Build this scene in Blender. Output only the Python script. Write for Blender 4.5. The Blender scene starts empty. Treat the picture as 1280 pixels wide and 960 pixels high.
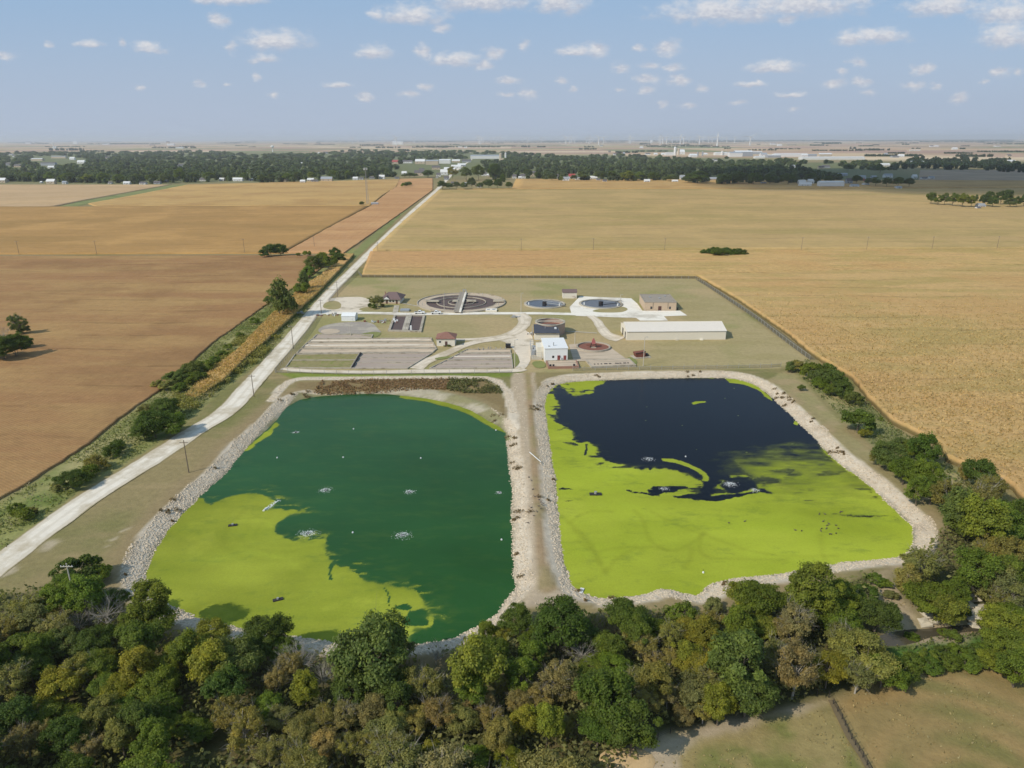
import bpy, math, random
import numpy as np
from mathutils import Matrix, Vector
sc = bpy.context.scene
COL = sc.collection
R_ = math.radians
# ---------------------------------------------------------------- camera
CAM_H = 90.0
PITCH, ROLL, F = 19.04, -0.134, 888.0
CM = Matrix.Rotation(R_(90 - PITCH), 4, 'X') @ Matrix.Rotation(R_(ROLL), 4, 'Z')
cd = bpy.data.cameras.new('camera'); cam = bpy.data.objects.new('camera', cd); COL.objects.link(cam)
cam.matrix_world = Matrix.Translation((0, 0, CAM_H)) @ CM
cd.sensor_width = 36; cd.lens = F / 1280 * 36; cd.clip_start = 1.0; cd.clip_end = 150000
sc.camera = cam
# ---------------------------------------------------------------- light
SUN_EL = 40.0
TS = Vector((-0.82, -0.57, 0)).normalized() * math.cos(R_(SUN_EL)) + Vector((0, 0, math.sin(R_(SUN_EL))))
sl = bpy.data.lights.new('sun', 'SUN'); sl.energy = 3.9; sl.angle = R_(0.5); sl.color = (1, .94, .84)
so = bpy.data.objects.new('sun', sl); COL.objects.link(so); so.rotation_euler = TS.to_track_quat('Z', 'Y').to_euler()
vs = sc.view_settings; vs.view_transform = 'Standard'; vs.look = 'None'; vs.gamma = 1; vs.exposure = -0.06; vs.use_curve_mapping = False
def ray(px, py):
    d = CM.to_3x3() @ Vector(((px - 640) / F, (480 - py) / F, -1)); return d.normalized()
def g(px, py, z=0.0):
    """the point of the plane of height z that the photograph shows at this place"""
    d = ray(px, py); t = (z - CAM_H) / d.z
    return np.array((d.x * t, d.y * t))
def gd(px, py, z=0.0):                       # the same with the depth along the view
    p = g(px, py, z); v = Vector((p[0], p[1], z - CAM_H)); return p, -(CM.to_3x3().transposed() @ v).z
def G(pts, z=0.0): return np.array([g(a, b, z) for a, b in pts])
def S(r, gr, b, k=1.0):
    f = lambda c: ((c / 255 + .055) / 1.055) ** 2.4 if c > 10 else c / 255 / 12.92
    return (f(r) * k, f(gr) * k, f(b) * k)
# ---------------------------------------------------------------- node helpers
class NT:
    def __init__(s, tree): s.t = tree; s.n = tree.nodes; s.l = tree.links
    def add(s, typ, ins=None, **kw):
        n = s.n.new(typ)
        for k, v in kw.items(): setattr(n, k, v)
        for k, v in (ins or {}).items(): s.set(n.inputs[k], v)
        return n
    def set(s, sock, v):
        if isinstance(v, bpy.types.NodeSocket): s.l.new(v, sock)
        elif isinstance(v, tuple) and len(v) == 3 and sock.type == 'RGBA': sock.default_value = (*v, 1)
        else: sock.default_value = v
    def m(s, op, a, b=0.0, c=None, clamp=False):
        n = s.n.new('ShaderNodeMath'); n.operation = op; n.use_clamp = clamp
        s.set(n.inputs[0], a); s.set(n.inputs[1], b)
        if c is not None: s.set(n.inputs[2], c)
        return n.outputs[0]
    def v(s, op, a, b=(0, 0, 0), scale=None):
        n = s.n.new('ShaderNodeVectorMath'); n.operation = op; s.set(n.inputs[0], a); s.set(n.inputs[1], b)
        if scale is not None: s.set(n.inputs['Scale'], scale)
        return n.outputs['Value'] if op in ('LENGTH', 'DOT_PRODUCT', 'DISTANCE') else n.outputs[0]
    def mix(s, f, a, b, blend='MIX'):
        n = s.n.new('ShaderNodeMix'); n.data_type = 'RGBA'; n.blend_type = blend
        s.set(n.inputs[0], f); s.set(n.inputs[6], a); s.set(n.inputs[7], b); return n.outputs[2]
    def ss(s, x, a, b):                      # smoothstep a..b
        n = s.n.new('ShaderNodeMapRange'); n.interpolation_type = 'SMOOTHSTEP'
        s.set(n.inputs[0], x); n.inputs[1].default_value = a; n.inputs[2].default_value = b; return n.outputs[0]
    def noise(s, vec, scale, detail=4, rough=.55, dist=0.0):
        n = s.n.new('ShaderNodeTexNoise'); s.l.new(vec, n.inputs['Vector']); n.inputs['Scale'].default_value = scale
        n.inputs['Detail'].default_value = detail; n.inputs['Roughness'].default_value = rough; n.inputs['Distortion'].default_value = dist
        return n.outputs[0]
# ---------------------------------------------------------------- world: Nishita sky with scattered fair weather clouds
w = bpy.data.worlds.new('World'); sc.world = w; w.use_nodes = True
W = NT(w.node_tree); W.n.clear()
out = W.add('ShaderNodeOutputWorld'); bg = W.add('ShaderNodeBackground', {'Strength': 0.10})
W.l.new(bg.outputs[0], out.inputs[0])
sky = W.add('ShaderNodeTexSky', sky_type='NISHITA', sun_disc=False, sun_elevation=R_(SUN_EL), sun_rotation=math.atan2(TS.x, TS.y))
sky.altitude = 200; sky.air_density = 1.0; sky.dust_density = 1.6; sky.ozone_density = 1.5
tc = W.add('ShaderNodeTexCoord').outputs['Generated']
sep = W.add('ShaderNodeSeparateXYZ', {0: tc})
ay = W.m('MAXIMUM', W.m('ABSOLUTE', sep.outputs[1]), .02)
U = W.m('DIVIDE', sep.outputs[0], ay); V = W.m('DIVIDE', sep.outputs[2], ay)
uv = W.add('ShaderNodeCombineXYZ', {0: U, 1: V}).outputs[0]
nv = W.add('ShaderNodeVectorMath', operation='MULTIPLY', ins={0: uv, 1: (1, 1.9, 1)}).outputs[0]
wn = W.add('ShaderNodeTexNoise', {'Vector': nv, 'Scale': 55.0, 'Detail': 3.0})
warp = W.v('MULTIPLY', W.v('SUBTRACT', wn.outputs['Color'], (.5, .5, .5)), (.022, .010, 0))
uvw = W.v('ADD', uv, warp)
CL = [(290,0,45,8),(515,22,40,11),(470,18,12,7),(552,35,14,5),(345,55,40,12),(330,75,20,6),(272,24,15,8),(6,70,14,5),(60,56,8,4),(112,56,20,5),
(152,54,7,5),(185,62,22,7),(290,60,10,6),(468,68,24,8),(530,66,13,8),(570,77,27,9),(605,83,14,6),(617,67,15,7),(320,95,10,4),(174,109,8,4),
(251,104,11,4),(283,106,8,2.5),(342,118,9,4),(424,107,20,4),(454,121,13,4),(533,110,12,4),(512,117,14,4),(635,101,18,4),(632,118,12,3),
(600,3,62,14),(700,6,34,15),(655,57,9,7),(720,66,22,7),(745,62,16,8),(800,60,10,4),(835,60,18,8),(776,86,13,6),(812,82,14,4),(843,84,14,4),
(812,98,17,6),(849,100,17,5),(704,101,9,5),(660,118,14,5),(715,113,8,3),(775,113,6,3),(808,113,15,4),(876,112,10,4),(829,131,9,4),(860,131,12,4),
(905,18,75,16),(1000,8,80,17),(985,25,15,7),(968,86,30,8),(940,107,20,4),(948,102,8,4),(1042,106,18,5),(1076,101,15,5),(1072,77,13,6),
(1055,90,9,4),(1095,47,38,9),(1062,51,20,9),(990,119,20,4),(925,129,12,3),(992,136,10,3),(1086,116,13,4),(1155,86,18,6),(1143,107,15,5),
(1170,107,10,4),(1198,122,14,6),(1178,10,45,13),(1258,20,42,15),(1258,50,34,14),(1250,90,14,6),(1230,102,8,3),(1275,90,10,5),(1060,-45,90,22),(400,-50,70,18),(760,-70,120,25),(150,-60,60,15)]
mx = -1.0; sw = 0.0; sh = 0.0
for (a, b, rx, ry) in CL:
    d = ray(a, b); c = (d.x / d.y, d.z / d.y, 0)
    q = W.v('MULTIPLY', W.v('SUBTRACT', uvw, c), (F / (rx * 1.3), F / (ry * 1.65), 0))
    big_ = rx >= 20
    q2 = W.v('MAXIMUM', q, W.v('MULTIPLY', q, (-1, -1.9, 0))) if big_ else q
    k = W.m('SUBTRACT', 1.0 - .30 * max(0, 1 - rx / 24), W.v('LENGTH', q2))
    mx = W.m('SMOOTH_MAX', mx, k, .25) if not isinstance(mx, float) else k
    if not big_: continue
    wt = W.m('MAXIMUM', k, 0)
    sw = W.m('ADD', sw, wt); sh = W.m('MULTIPLY_ADD', W.v('DOT_PRODUCT', q, (0, 1, 0)), wt, sh)
fb = W.noise(nv, 46, 7, .6)
dens = W.m('ADD', mx, W.m('MULTIPLY', W.m('SUBTRACT', fb, .5), 1.35))
alpha = W.ss(dens, .0, .85)
alpha = W.m('MULTIPLY', alpha, W.ss(V, -.002, .05))
alpha = W.m('MULTIPLY', alpha, .8)
rel = W.m('DIVIDE', sh, W.m('MAXIMUM', sw, .02))
lit = W.ss(W.m('ADD', rel, W.m('MULTIPLY', W.m('SUBTRACT', W.noise(nv, 110, 4), .5), 1.4)), -.35, .45)
ccol = W.mix(lit, (5.5, 5.7, 6.5), (8.3, 8.1, 8.1))
skyc = W.mix(.8, sky.outputs[0], (3.2, 5.1, 7.6))                     # thin high haze evens the blue out
low = W.ss(V, .24, -.02)
skyc = W.mix(W.m('MULTIPLY', low, .85), skyc, (4.8, 5.45, 6.7))
W.l.new(W.mix(alpha, skyc, ccol), bg.inputs[0])
# ---------------------------------------------------------------- numeric helpers
rng = np.random.default_rng(7)
def _h(ix, iy, seed):
    n = (ix.astype(np.int64) * 374761393 + iy.astype(np.int64) * 668265263 + seed * 1274126177) & 0xffffffff
    n = ((n ^ (n >> 13)) * 1274126177) & 0xffffffff
    return ((n ^ (n >> 16)) & 0xffff) / 65535.0
def vn(x, y, seed=0):
    ix = np.floor(x); iy = np.floor(y); fx = x - ix; fy = y - iy
    fx = fx * fx * (3 - 2 * fx); fy = fy * fy * (3 - 2 * fy)
    a = _h(ix, iy, seed); b = _h(ix + 1, iy, seed); c = _h(ix, iy + 1, seed); d = _h(ix + 1, iy + 1, seed)
    return (a + (b - a) * fx) * (1 - fy) + (c + (d - c) * fx) * fy
def fbm(x, y, s, seed=0, o=4):
    r = 0; amp = .5; x = x / s; y = y / s
    for i in range(o):
        r = r + amp * (vn(x, y, seed + i * 17) - .5) * 2; x = x * 2.03 + 5.1; y = y * 2.03 + 1.7; amp *= .5
    return r
def sdf(x, y, poly):                         # negative inside
    d = np.full(x.shape, 1e18); ins = np.zeros(x.shape, bool); n = len(poly)
    for i in range(n):
        ax, ay_ = poly[i]; bx, by = poly[(i + 1) % n]; ex, ey = bx - ax, by - ay_
        t = np.clip(((x - ax) * ex + (y - ay_) * ey) / (ex * ex + ey * ey + 1e-9), 0, 1)
        d = np.minimum(d, (x - ax - t * ex) ** 2 + (y - ay_ - t * ey) ** 2)
        if ay_ != by:
            c = ((ay_ > y) != (by > y)) & (x < (bx - ax) * (y - ay_) / (by - ay_) + ax); ins ^= c
    return np.where(ins, -1, 1) * np.sqrt(d)
def pdist(x, y, line):
    d = np.full(x.shape, 1e18)
    for i in range(len(line) - 1):
        ax, ay_ = line[i]; bx, by = line[i + 1]; ex, ey = bx - ax, by - ay_
        t = np.clip(((x - ax) * ex + (y - ay_) * ey) / (ex * ex + ey * ey + 1e-9), 0, 1)
        d = np.minimum(d, (x - ax - t * ex) ** 2 + (y - ay_ - t * ey) ** 2)
    return np.sqrt(d)
def smooth(poly, it=2):
    p = np.array(poly)
    for _ in range(it):
        q = np.roll(p, -1, 0); p = np.stack([p * .75 + q * .25, p * .25 + q * .75], 1).reshape(-1, 2)
    return p
def sst(x, a, b):
    t = np.clip((x - a) / (b - a), 0, 1); return t * t * (3 - 2 * t)
# ---------------------------------------------------------------- object helpers
def tag(o, label=None, cat=None, group=None, kind=None):
    if label: o['label'] = label
    if cat: o['category'] = cat
    if group: o['group'] = group
    if kind: o['kind'] = kind
    return o
def empty(name, loc=(0, 0, 0), rz=0.0, label=None, cat=None, group=None, kind=None):
    o = bpy.data.objects.new(name, None); o.location = loc; o.rotation_euler = (0, 0, rz); o.empty_display_size = .5
    COL.objects.link(o); return tag(o, label, cat, group, kind)
def meshobj(name, me, parent=None, mat=None):
    o = bpy.data.objects.new(name, me); COL.objects.link(o)
    if mat and not me.materials: me.materials.append(mat)
    if parent: o.parent = parent
    return o
def npmesh(name, V_, Fc, mat=None, smooth_=False):   # V (n,3) array, F (m,k) array of equal sided faces
    me = bpy.data.meshes.new(name); V_ = np.asarray(V_, np.float32); Fc = np.asarray(Fc, np.int32)
    k = Fc.shape[1]; me.vertices.add(len(V_)); me.vertices.foreach_set('co', V_.ravel())
    me.loops.add(Fc.size); me.loops.foreach_set('vertex_index', Fc.ravel())
    me.polygons.add(len(Fc)); me.polygons.foreach_set('loop_start', np.arange(0, Fc.size, k, dtype=np.int32))
    if smooth_: me.polygons.foreach_set('use_smooth', np.ones(len(Fc), bool))
    me.update(calc_edges=True)
    if mat: me.materials.append(mat)
    return me
def cattr(me, name, C_):
    a = me.attributes.new(name, 'FLOAT_COLOR', 'POINT'); c = np.ones((len(me.vertices), 4), np.float32); c[:, :3] = C_
    a.data.foreach_set('color', c.ravel())
def fattr(me, name, v):
    a = me.attributes.new(name, 'FLOAT', 'POINT'); a.data.foreach_set('value', np.asarray(v, np.float32).ravel())
class MB:
    """collects simple solids and links them as one mesh object"""
    def __init__(s): s.v = []; s.f = []
    def raw(s, v, f):
        b = len(s.v); s.v += [tuple(map(float, p)) for p in v]; s.f += [tuple(i + b for i in q) for q in f]; return s
    def box(s, x0, x1, y0, y1, z0, z1):
        return s.raw([(x0,y0,z0),(x1,y0,z0),(x1,y1,z0),(x0,y1,z0),(x0,y0,z1),(x1,y0,z1),(x1,y1,z1),(x0,y1,z1)],
                     [(0,3,2,1),(4,5,6,7),(0,1,5,4),(1,2,6,5),(2,3,7,6),(3,0,4,7)])
    def cyl(s, c, r0, z0, z1, n=12, r1=None):
        r1 = r0 if r1 is None else r1; v = []
        for z, r in ((z0, r0), (z1, r1)): v += [(c[0] + r * math.cos(2*math.pi*i/n), c[1] + r * math.sin(2*math.pi*i/n), z) for i in range(n)]
        return s.raw(v, [tuple(range(n))[::-1], tuple(range(n, 2*n))] + [(i, (i+1) % n, n + (i+1) % n, n + i) for i in range(n)])
    def ring(s, c, ri, ro, z0, z1, n=48, a0=0, a1=360):
        full = (a1 - a0) >= 360; m_ = n if full else n + 1; v = []
        for i in range(m_):
            t = R_(a0 + (a1 - a0) * i / n); cx, sy = math.cos(t), math.sin(t)
            v += [(c[0]+ri*cx, c[1]+ri*sy, z0), (c[0]+ro*cx, c[1]+ro*sy, z0), (c[0]+ro*cx, c[1]+ro*sy, z1), (c[0]+ri*cx, c[1]+ri*sy, z1)]
        f = []
        for i in range(n):
            a = i * 4; b = ((i + 1) % m_) * 4
            f += [(a+1, b+1, b+2, a+2), (a+2, b+2, b+3, a+3), (a+3, b+3, b, a), (a, b, b+1, a+1)]
        if not full: f += [(0,1,2,3), tuple(n*4 + k for k in (3,2,1,0))]
        return s.raw(v, f)
    def bar(s, p, q, r0, r1=None, n=5):
        r1 = r0 if r1 is None else r1; p = Vector(p); q = Vector(q); d = (q - p)
        if d.length < 1e-6: return s
        d.normalize(); a = d.orthogonal().normalized(); b = d.cross(a); v = []
        for c, r in ((p, r0), (q, r1)): v += [tuple(c + a * (r * math.cos(2*math.pi*i/n)) + b * (r * math.sin(2*math.pi*i/n))) for i in range(n)]
        return s.raw(v, [tuple(range(n))[::-1], tuple(range(n, 2*n))] + [(i, (i+1) % n, n + (i+1) % n, n + i) for i in range(n)])
    def prism(s, poly, z0, z1):
        n = len(poly); v = [(x, y, z0) for x, y in poly] + [(x, y, z1) for x, y in poly]
        return s.raw(v, [tuple(range(n))[::-1], tuple(range(n, 2*n))] + [(i, (i+1) % n, n + (i+1) % n, n + i) for i in range(n)])
    def mesh(s, name, mat=None):
        me = bpy.data.meshes.new(name); me.from_pydata(s.v, [], s.f); me.update()
        if mat: me.materials.append(mat)
        return me
    def build(s, name, mat, parent=None): return meshobj(name, s.mesh(name, mat), parent)
# ---------------------------------------------------------------- materials
def mat(name, col, rough=.85, vary=.15, scale=.6, bump=0.0, spec=.3, metal=0.0, vec='Object', stretch=(1, 1, 1), dirt=None, dirts=.15):
    m = bpy.data.materials.new(name); m.use_nodes = True; T = NT(m.node_tree); b = T.n['Principled BSDF']
    b.inputs['Roughness'].default_value = rough; b.inputs['Specular IOR Level'].default_value = spec; b.inputs['Metallic'].default_value = metal
    c = T.add('ShaderNodeTexCoord').outputs[vec]
    if stretch != (1, 1, 1): c = T.v('MULTIPLY', c, stretch)
    n1 = T.noise(c, scale, 5, .6)
    f = T.m('ADD', 1 - vary, T.m('MULTIPLY', n1, 2 * vary))
    base = T.v('SCALE', col, scale=f)
    if dirt: base = T.mix(T.ss(T.noise(c, dirts, 6, .65), .48, .66), base, dirt)
    T.l.new(base, b.inputs['Base Color'])
    if bump:
        bn = T.add('ShaderNodeBump', {'Strength': .6, 'Distance': bump, 'Height': T.noise(c, scale * 3, 6, .7)}); T.l.new(bn.outputs[0], b.inputs['Normal'])
    return m
M = dict(
 concrete=mat('concrete', S(190,180,160,.9), .9, .18, .35, .02, dirt=S(140,130,112), dirts=.12),
 old_concrete=mat('old_concrete', S(176,166,148,.95), .9, .2, .5, .02, dirt=S(138,128,110), dirts=.3),
 white_concrete=mat('white_concrete', S(230,222,206), .85, .1, .2, .01, dirt=S(196,186,168), dirts=.06),
 gravel_road=mat('gravel_road', S(218,208,190), .95, .24, .35, .03, dirt=S(192,180,158), dirts=.07),
 site_gravel=mat('site_gravel', S(214,200,178), .95, .16, .4, .03, dirt=S(172,158,134), dirts=.09),
 grey_gravel=mat('grey_gravel', S(158,148,136,.95), .95, .25, .5, .04, dirt=S(176,166,148), dirts=.12),
 bed_gravel=mat('bed_gravel', S(166,150,136), .95, .3, .35, .04, stretch=(.12, 1, 1), dirt=S(172,158,136), dirts=.5),
 bed_light=mat('bed_light', S(190,172,148), .95, .22, .35, .04, stretch=(.15, 1, 1), dirt=S(164,148,128), dirts=.5),
 bed_grass=mat('bed_grass', S(142,132,88,.95), .95, .28, .5, .05, dirt=S(120,124,62), dirts=.3),
 cream=mat('cream_siding', S(226,218,200,.93), .55, .04, .8, 0, .4),
 cream_roof=mat('cream_roof', S(228,219,205,.9), .5, .04, .5, 0, .4),
 white=mat('white_paint', S(236,236,232,.9), .5, .05, .8, 0, .4),
 off_white=mat('off_white_wall', S(228,220,202,.9), .7, .06, 1.2),
 brown_roof=mat('brown_shingle', S(122,102,98,.9), .9, .2, 2.5, .02),
 red_roof=mat('red_shingle', S(140,102,88,.95), .9, .25, 2.0, .02),
 tan_brick=mat('tan_brick', S(190,168,142,.95), .9, .12, 2.2, .01),
 red_brick=mat('red_brick', S(160,122,104,.9), .9, .25, 2.0, .02),
 digester_brick=mat('digester_brick', S(178,154,136,.95), .9, .2, 1.0, .02, dirt=S(140,116,100), dirts=.4),
 track_weeds=mat('track_weeds', S(112,98,72), .95, .3, .8, .05),
 grey_roof=mat('grey_roof', S(160,150,136,.9), .9, .15, .7, .01, .1),
 dark_roof=mat('dark_roof', S(78,80,88,.9), .6, .12, .6),
 dark=mat('dark_paint', S(52,48,48), .6, .1, 2),
 black=mat('black_rubber', (.02,.02,.022), .7, .1, 2),
 door_brown=mat('door_brown', S(92,66,58), .6, .1, 2),
 door_red=mat('door_red', S(132,72,66), .6, .1, 2),
 glass=mat('window_glass', (.03,.035,.04), .15, .05, 2, 0, .6),
 steel=mat('galvanised', S(165,165,162), .5, .1, 3, 0, .5, .3),
 rust=mat('rusty_metal', S(120,72,58), .8, .3, 1.5, .02),
 red_paint=mat('red_paint', S(178,104,98,.9), .6, .12, 2),
 rust_water=mat('rust_media', S(130,86,70), .9, .25, .7, .03),
 wood=mat('pole_wood', S(122,108,92), .9, .2, 1.0),
 light_wood=mat('pale_pole', S(190,182,165), .8, .1, 1.0),
 bark=mat('bark', S(120,108,92,.8), .95, .25, 1.5, .02),
 pale_bark=mat('pale_bark', S(172,164,150,.8), .95, .2, 1.5),
 tank_water=mat('tank_water', S(108,92,86,.8), .6, .15, .2, 0, .1),
 tank_water2=mat('clarifier_water', (.022,.026,.034), .1, .2, .3, 0, .5),
 far_white=mat('painted_metal', S(225,224,220,.9), .5, .08, .05),
 far_tan=mat('tan_siding', S(196,180,156,.9), .8, .12, .05),
 far_grey=mat('grey_metal', S(160,164,168,.9), .5, .1, .05),
 far_red=mat('red_siding', S(170,80,78,.9), .8, .12, .05),
 far_dark=mat('asphalt_shingle', S(105,100,100,.9), .8, .12, .05),
)
def attr_mat(name, scale, vary, bump, rough=.95, stretch=(1,1,1)):
    m = bpy.data.materials.new(name); m.use_nodes = True; T = NT(m.node_tree); b = T.n['Principled BSDF']
    b.inputs['Roughness'].default_value = rough; b.inputs['Specular IOR Level'].default_value = .15
    c = T.v('MULTIPLY', T.add('ShaderNodeTexCoord').outputs['Object'], stretch)
    a = T.add('ShaderNodeAttribute', attribute_name='col').outputs['Color']
    f = T.m('ADD', 1 - vary, T.m('MULTIPLY', T.noise(c, scale, 8, .72), 2 * vary))
    T.l.new(T.v('SCALE', a, scale=f), b.inputs['Base Color'])
    bn = T.add('ShaderNodeBump', {'Strength': .7, 'Distance': bump, 'Height': T.noise(c, scale * 2.2, 8, .75)}); T.l.new(bn.outputs[0], b.inputs['Normal'])
    return m, T, b

def track_mat(name, c, side, wear):
    m = mat(name, c, .95, .2, .35, .03, dirt=wear, dirts=.08); T = NT(m.node_tree); b = T.n['Principled BSDF']; base = b.inputs['Base Color'].links[0].from_socket
    co = T.add('ShaderNodeTexCoord').outputs['Object']; a = T.m('MULTIPLY', T.m('ABSOLUTE', T.m('SUBTRACT', T.add('ShaderNodeAttribute', attribute_name='across').outputs['Fac'], .5)), 2.0)
    a = T.m('ADD', a, T.m('MULTIPLY', T.m('SUBTRACT', T.noise(co, .12, 5, .7), .5), .45))
    mid = T.ss(a, .22, .02); col = T.mix(T.m('MULTIPLY', mid, .35), base, wear); col = T.mix(T.m('MULTIPLY', T.ss(a, .5, .72), .55), col, wear); col = T.mix(T.ss(a, .86, 1.0), col, side)
    T.l.new(col, b.inputs['Base Color']); return m
M['road_track'] = track_mat('road_gravel', S(222,212,194), S(150,136,98), S(186,172,146)); M['site_track'] = track_mat('drive_gravel', S(216,202,180), S(158,144,104), S(184,168,142))
# ================================================================ LARGE STRUCTURE
WZ = -1.6                                   # pond water level
P1 = smooth(G([(365.6,504),(381,497.5),(425,493),(475,492),(500,494),(531,497.5),(569,506),(594,515),(612,527),(631,537),(633,554),(637,585),(640.6,616),(639,647.5),
 (641,679),(642,706),(641,725),(647,733),(639,741),(628,757),(621,768),(602,780),(583,790),(567,797.5),(542,804),(511,806),(470,808),(440,806),(391,799),(320,790),(285,782),(260,776),(235,768),(205,752),
 (190,742),(181,722),(187.5,697),(200,676),(219,651),(244,627),(253,617),(281,594),(306,561),(320,549),(344,527),(357,510)], WZ), 1)
P2 = smooth(G([(687,488),(699,479),(734,476),(771,474.7),(827,473),(877,472.5),(912,472.5),(934,477),(952,486),(965,497),(993,524),(1015,544),(1042,575),(1084,604),(1108,628),
 (1126,644),(1138,655),(1143,666),(1141,681),(1133,694),(1120,697),(1099,699),(1049,704),(1009,711),(967,719),(911,724),(884,733),(876,744),(868,745),(850,740),(836,736.6),(822,738),(802,743),(765,747.5),
 (743,747.5),(724,740),(712,728),(703,690),(698,654),(695,610),(691.6,585),(687,554),(683,530),(681,508),(682,497)], WZ), 1)
# zones traced on the ground
Z = {k: G(v) for k, v in dict(
 dike=[(640,466),(668,466),(672,490),(679,520),(684,560),(688,600),(694,650),(702,700),(712,735),(735,752),(640,762),(628,775),(655,745),(662,720),(658,690),(655,640),(652,600),(650,560),(646,520),(636,490)],
 path=[(655,466),(664,466),(667,500),(672,540),(676,580),(682,620),(688,660),(696,700),(702,735),(680,742),(672,735),(672,700),(668,640),(664,580),(660,520)],
 site=[(400,347),(870,348),(1012,449),(975,461),(660,466),(345,466),(368,420),(398,380)],
 ditchL=[(440,305),(330,383),(269,427),(200,489),(103,561),(0,628),(-80,680),(-80,760),(0,692),(100,615),(222,540),(275,490),(328,452),(398,372),(448,318)],
 woods=[(-300,1400),(-300,770),(0,745),(80,735),(150,765),(205,790),(330,815),(470,825),(560,815),(640,790),(700,772),(800,768),(880,765),(1000,745),(1130,705),(1200,640),(1290,650),(1400,800),(1400,835),(1290,832),(1120,835),(1040,870),(960,895),(830,915),(700,1100),(500,1400)],
 woodsR=[(985,455),(1010,450),(1075,495),(1115,530),(1180,580),(1290,650),(1290,700),(1220,690),(1160,620),(1100,565),(1040,510)],
 verge=[(985,462),(1000,470),(1060,540),(1130,600),(1190,660),(1215,700),(1150,700),(1170,672),(1100,612),(1030,555),(950,480)],
 weedbank=[(368,485),(374,478),(420,475.5),(500,474.5),(560,474),(606,475.5),(622,484),(632,500),(632,522),(622,508),(600,497),(560,487),(500,486),(440,488),(400,489)],
 mud=[(372,490),(430,488),(500,484),(560,488),(600,498),(628,520),(640,545),(625,548),(590,525),(540,508),(480,500),(400,505),(345,540),(315,560),(300,560),(340,518)],
 greenstrip=[(345,466),(650,464),(655,470),(600,472),(500,470),(420,471),(370,475)],
 creekbank=[(1090,720),(1130,700),(1150,730),(1190,760),(1225,755),(1240,775),(1200,800),(1110,800)],
 greenR=[(1110,800),(1180,788),(1290,790),(1290,838),(1200,836),(1120,838)],
 dirt=[(740,960),(790,935),(860,912),(960,885),(1040,870),(1050,880),(960,905),(880,925),(840,940),(850,1000),(740,1100)],
 bare=[(0,700),(60,668),(78,672),(20,715),(0,722)],
 dryfield=[(1040,875),(1130,835),(1290,832),(1500,850),(1500,1500),(1120,1500),(1085,960)],
 rough=[(740,960),(860,920),(1040,878),(1085,960),(1150,1500),(600,1500)],
 townwood=[(-1500,226),(0,227),(330,229),(540,221),(640,222),(850,228),(1060,232),(1145,234),(1145,205),(1500,215),(2500,215),(2500,203),(1100,203),(900,198),(640,191.5),(440,189),(250,191),(-1500,193)],
).items()}
CREEK = smooth(G([(1085,800),(1108,791),(1130,787),(1165,785),(1200,781),(1245,779),(1290,775),(1290,782),(1240,787),(1190,791),(1162,796),(1142,805),(1112,808),(1088,808)], -1.1), 1)
RIM = G([(340,500),(350,486),(362,476),(374,473.2),(430,472.4),(500,471.6),(560,471.4),(606,471.8),(622,476),(634,490),(640,510),(643,535)])
def height(x, y):
    d1 = sdf(x, y, P1); d2 = sdf(x, y, P2); d = np.minimum(d1, d2)
    jag = fbm(x, y, 4, 5, 3) * .5
    z = np.clip(WZ + (d + jag) * .35, -2.6, 0.0)
    zc = np.clip(-1.15 + (sdf(x, y, CREEK) + jag) * .4, -1.9, 0.0)
    near = sst(y, 700, 500)
    und = (fbm(x, y, 22, 3, 3) * .22 + fbm(x, y, 3.0, 4, 2) * .05 - .08) * sst(np.minimum(d, 12), 6, 12) * near
    und = und * sst(np.abs(sdf(x, y, Z['site'])) * np.where(sdf(x, y, Z['site']) < 0, 0, 1), 0, 10)
    return np.minimum(z, zc) + np.minimum(und, 0), d1, d2
def mixc(C, w_, col):
    w_ = np.clip(w_, 0, 1)[:, None]; return C * (1 - w_) + np.asarray(col) * w_
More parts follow.
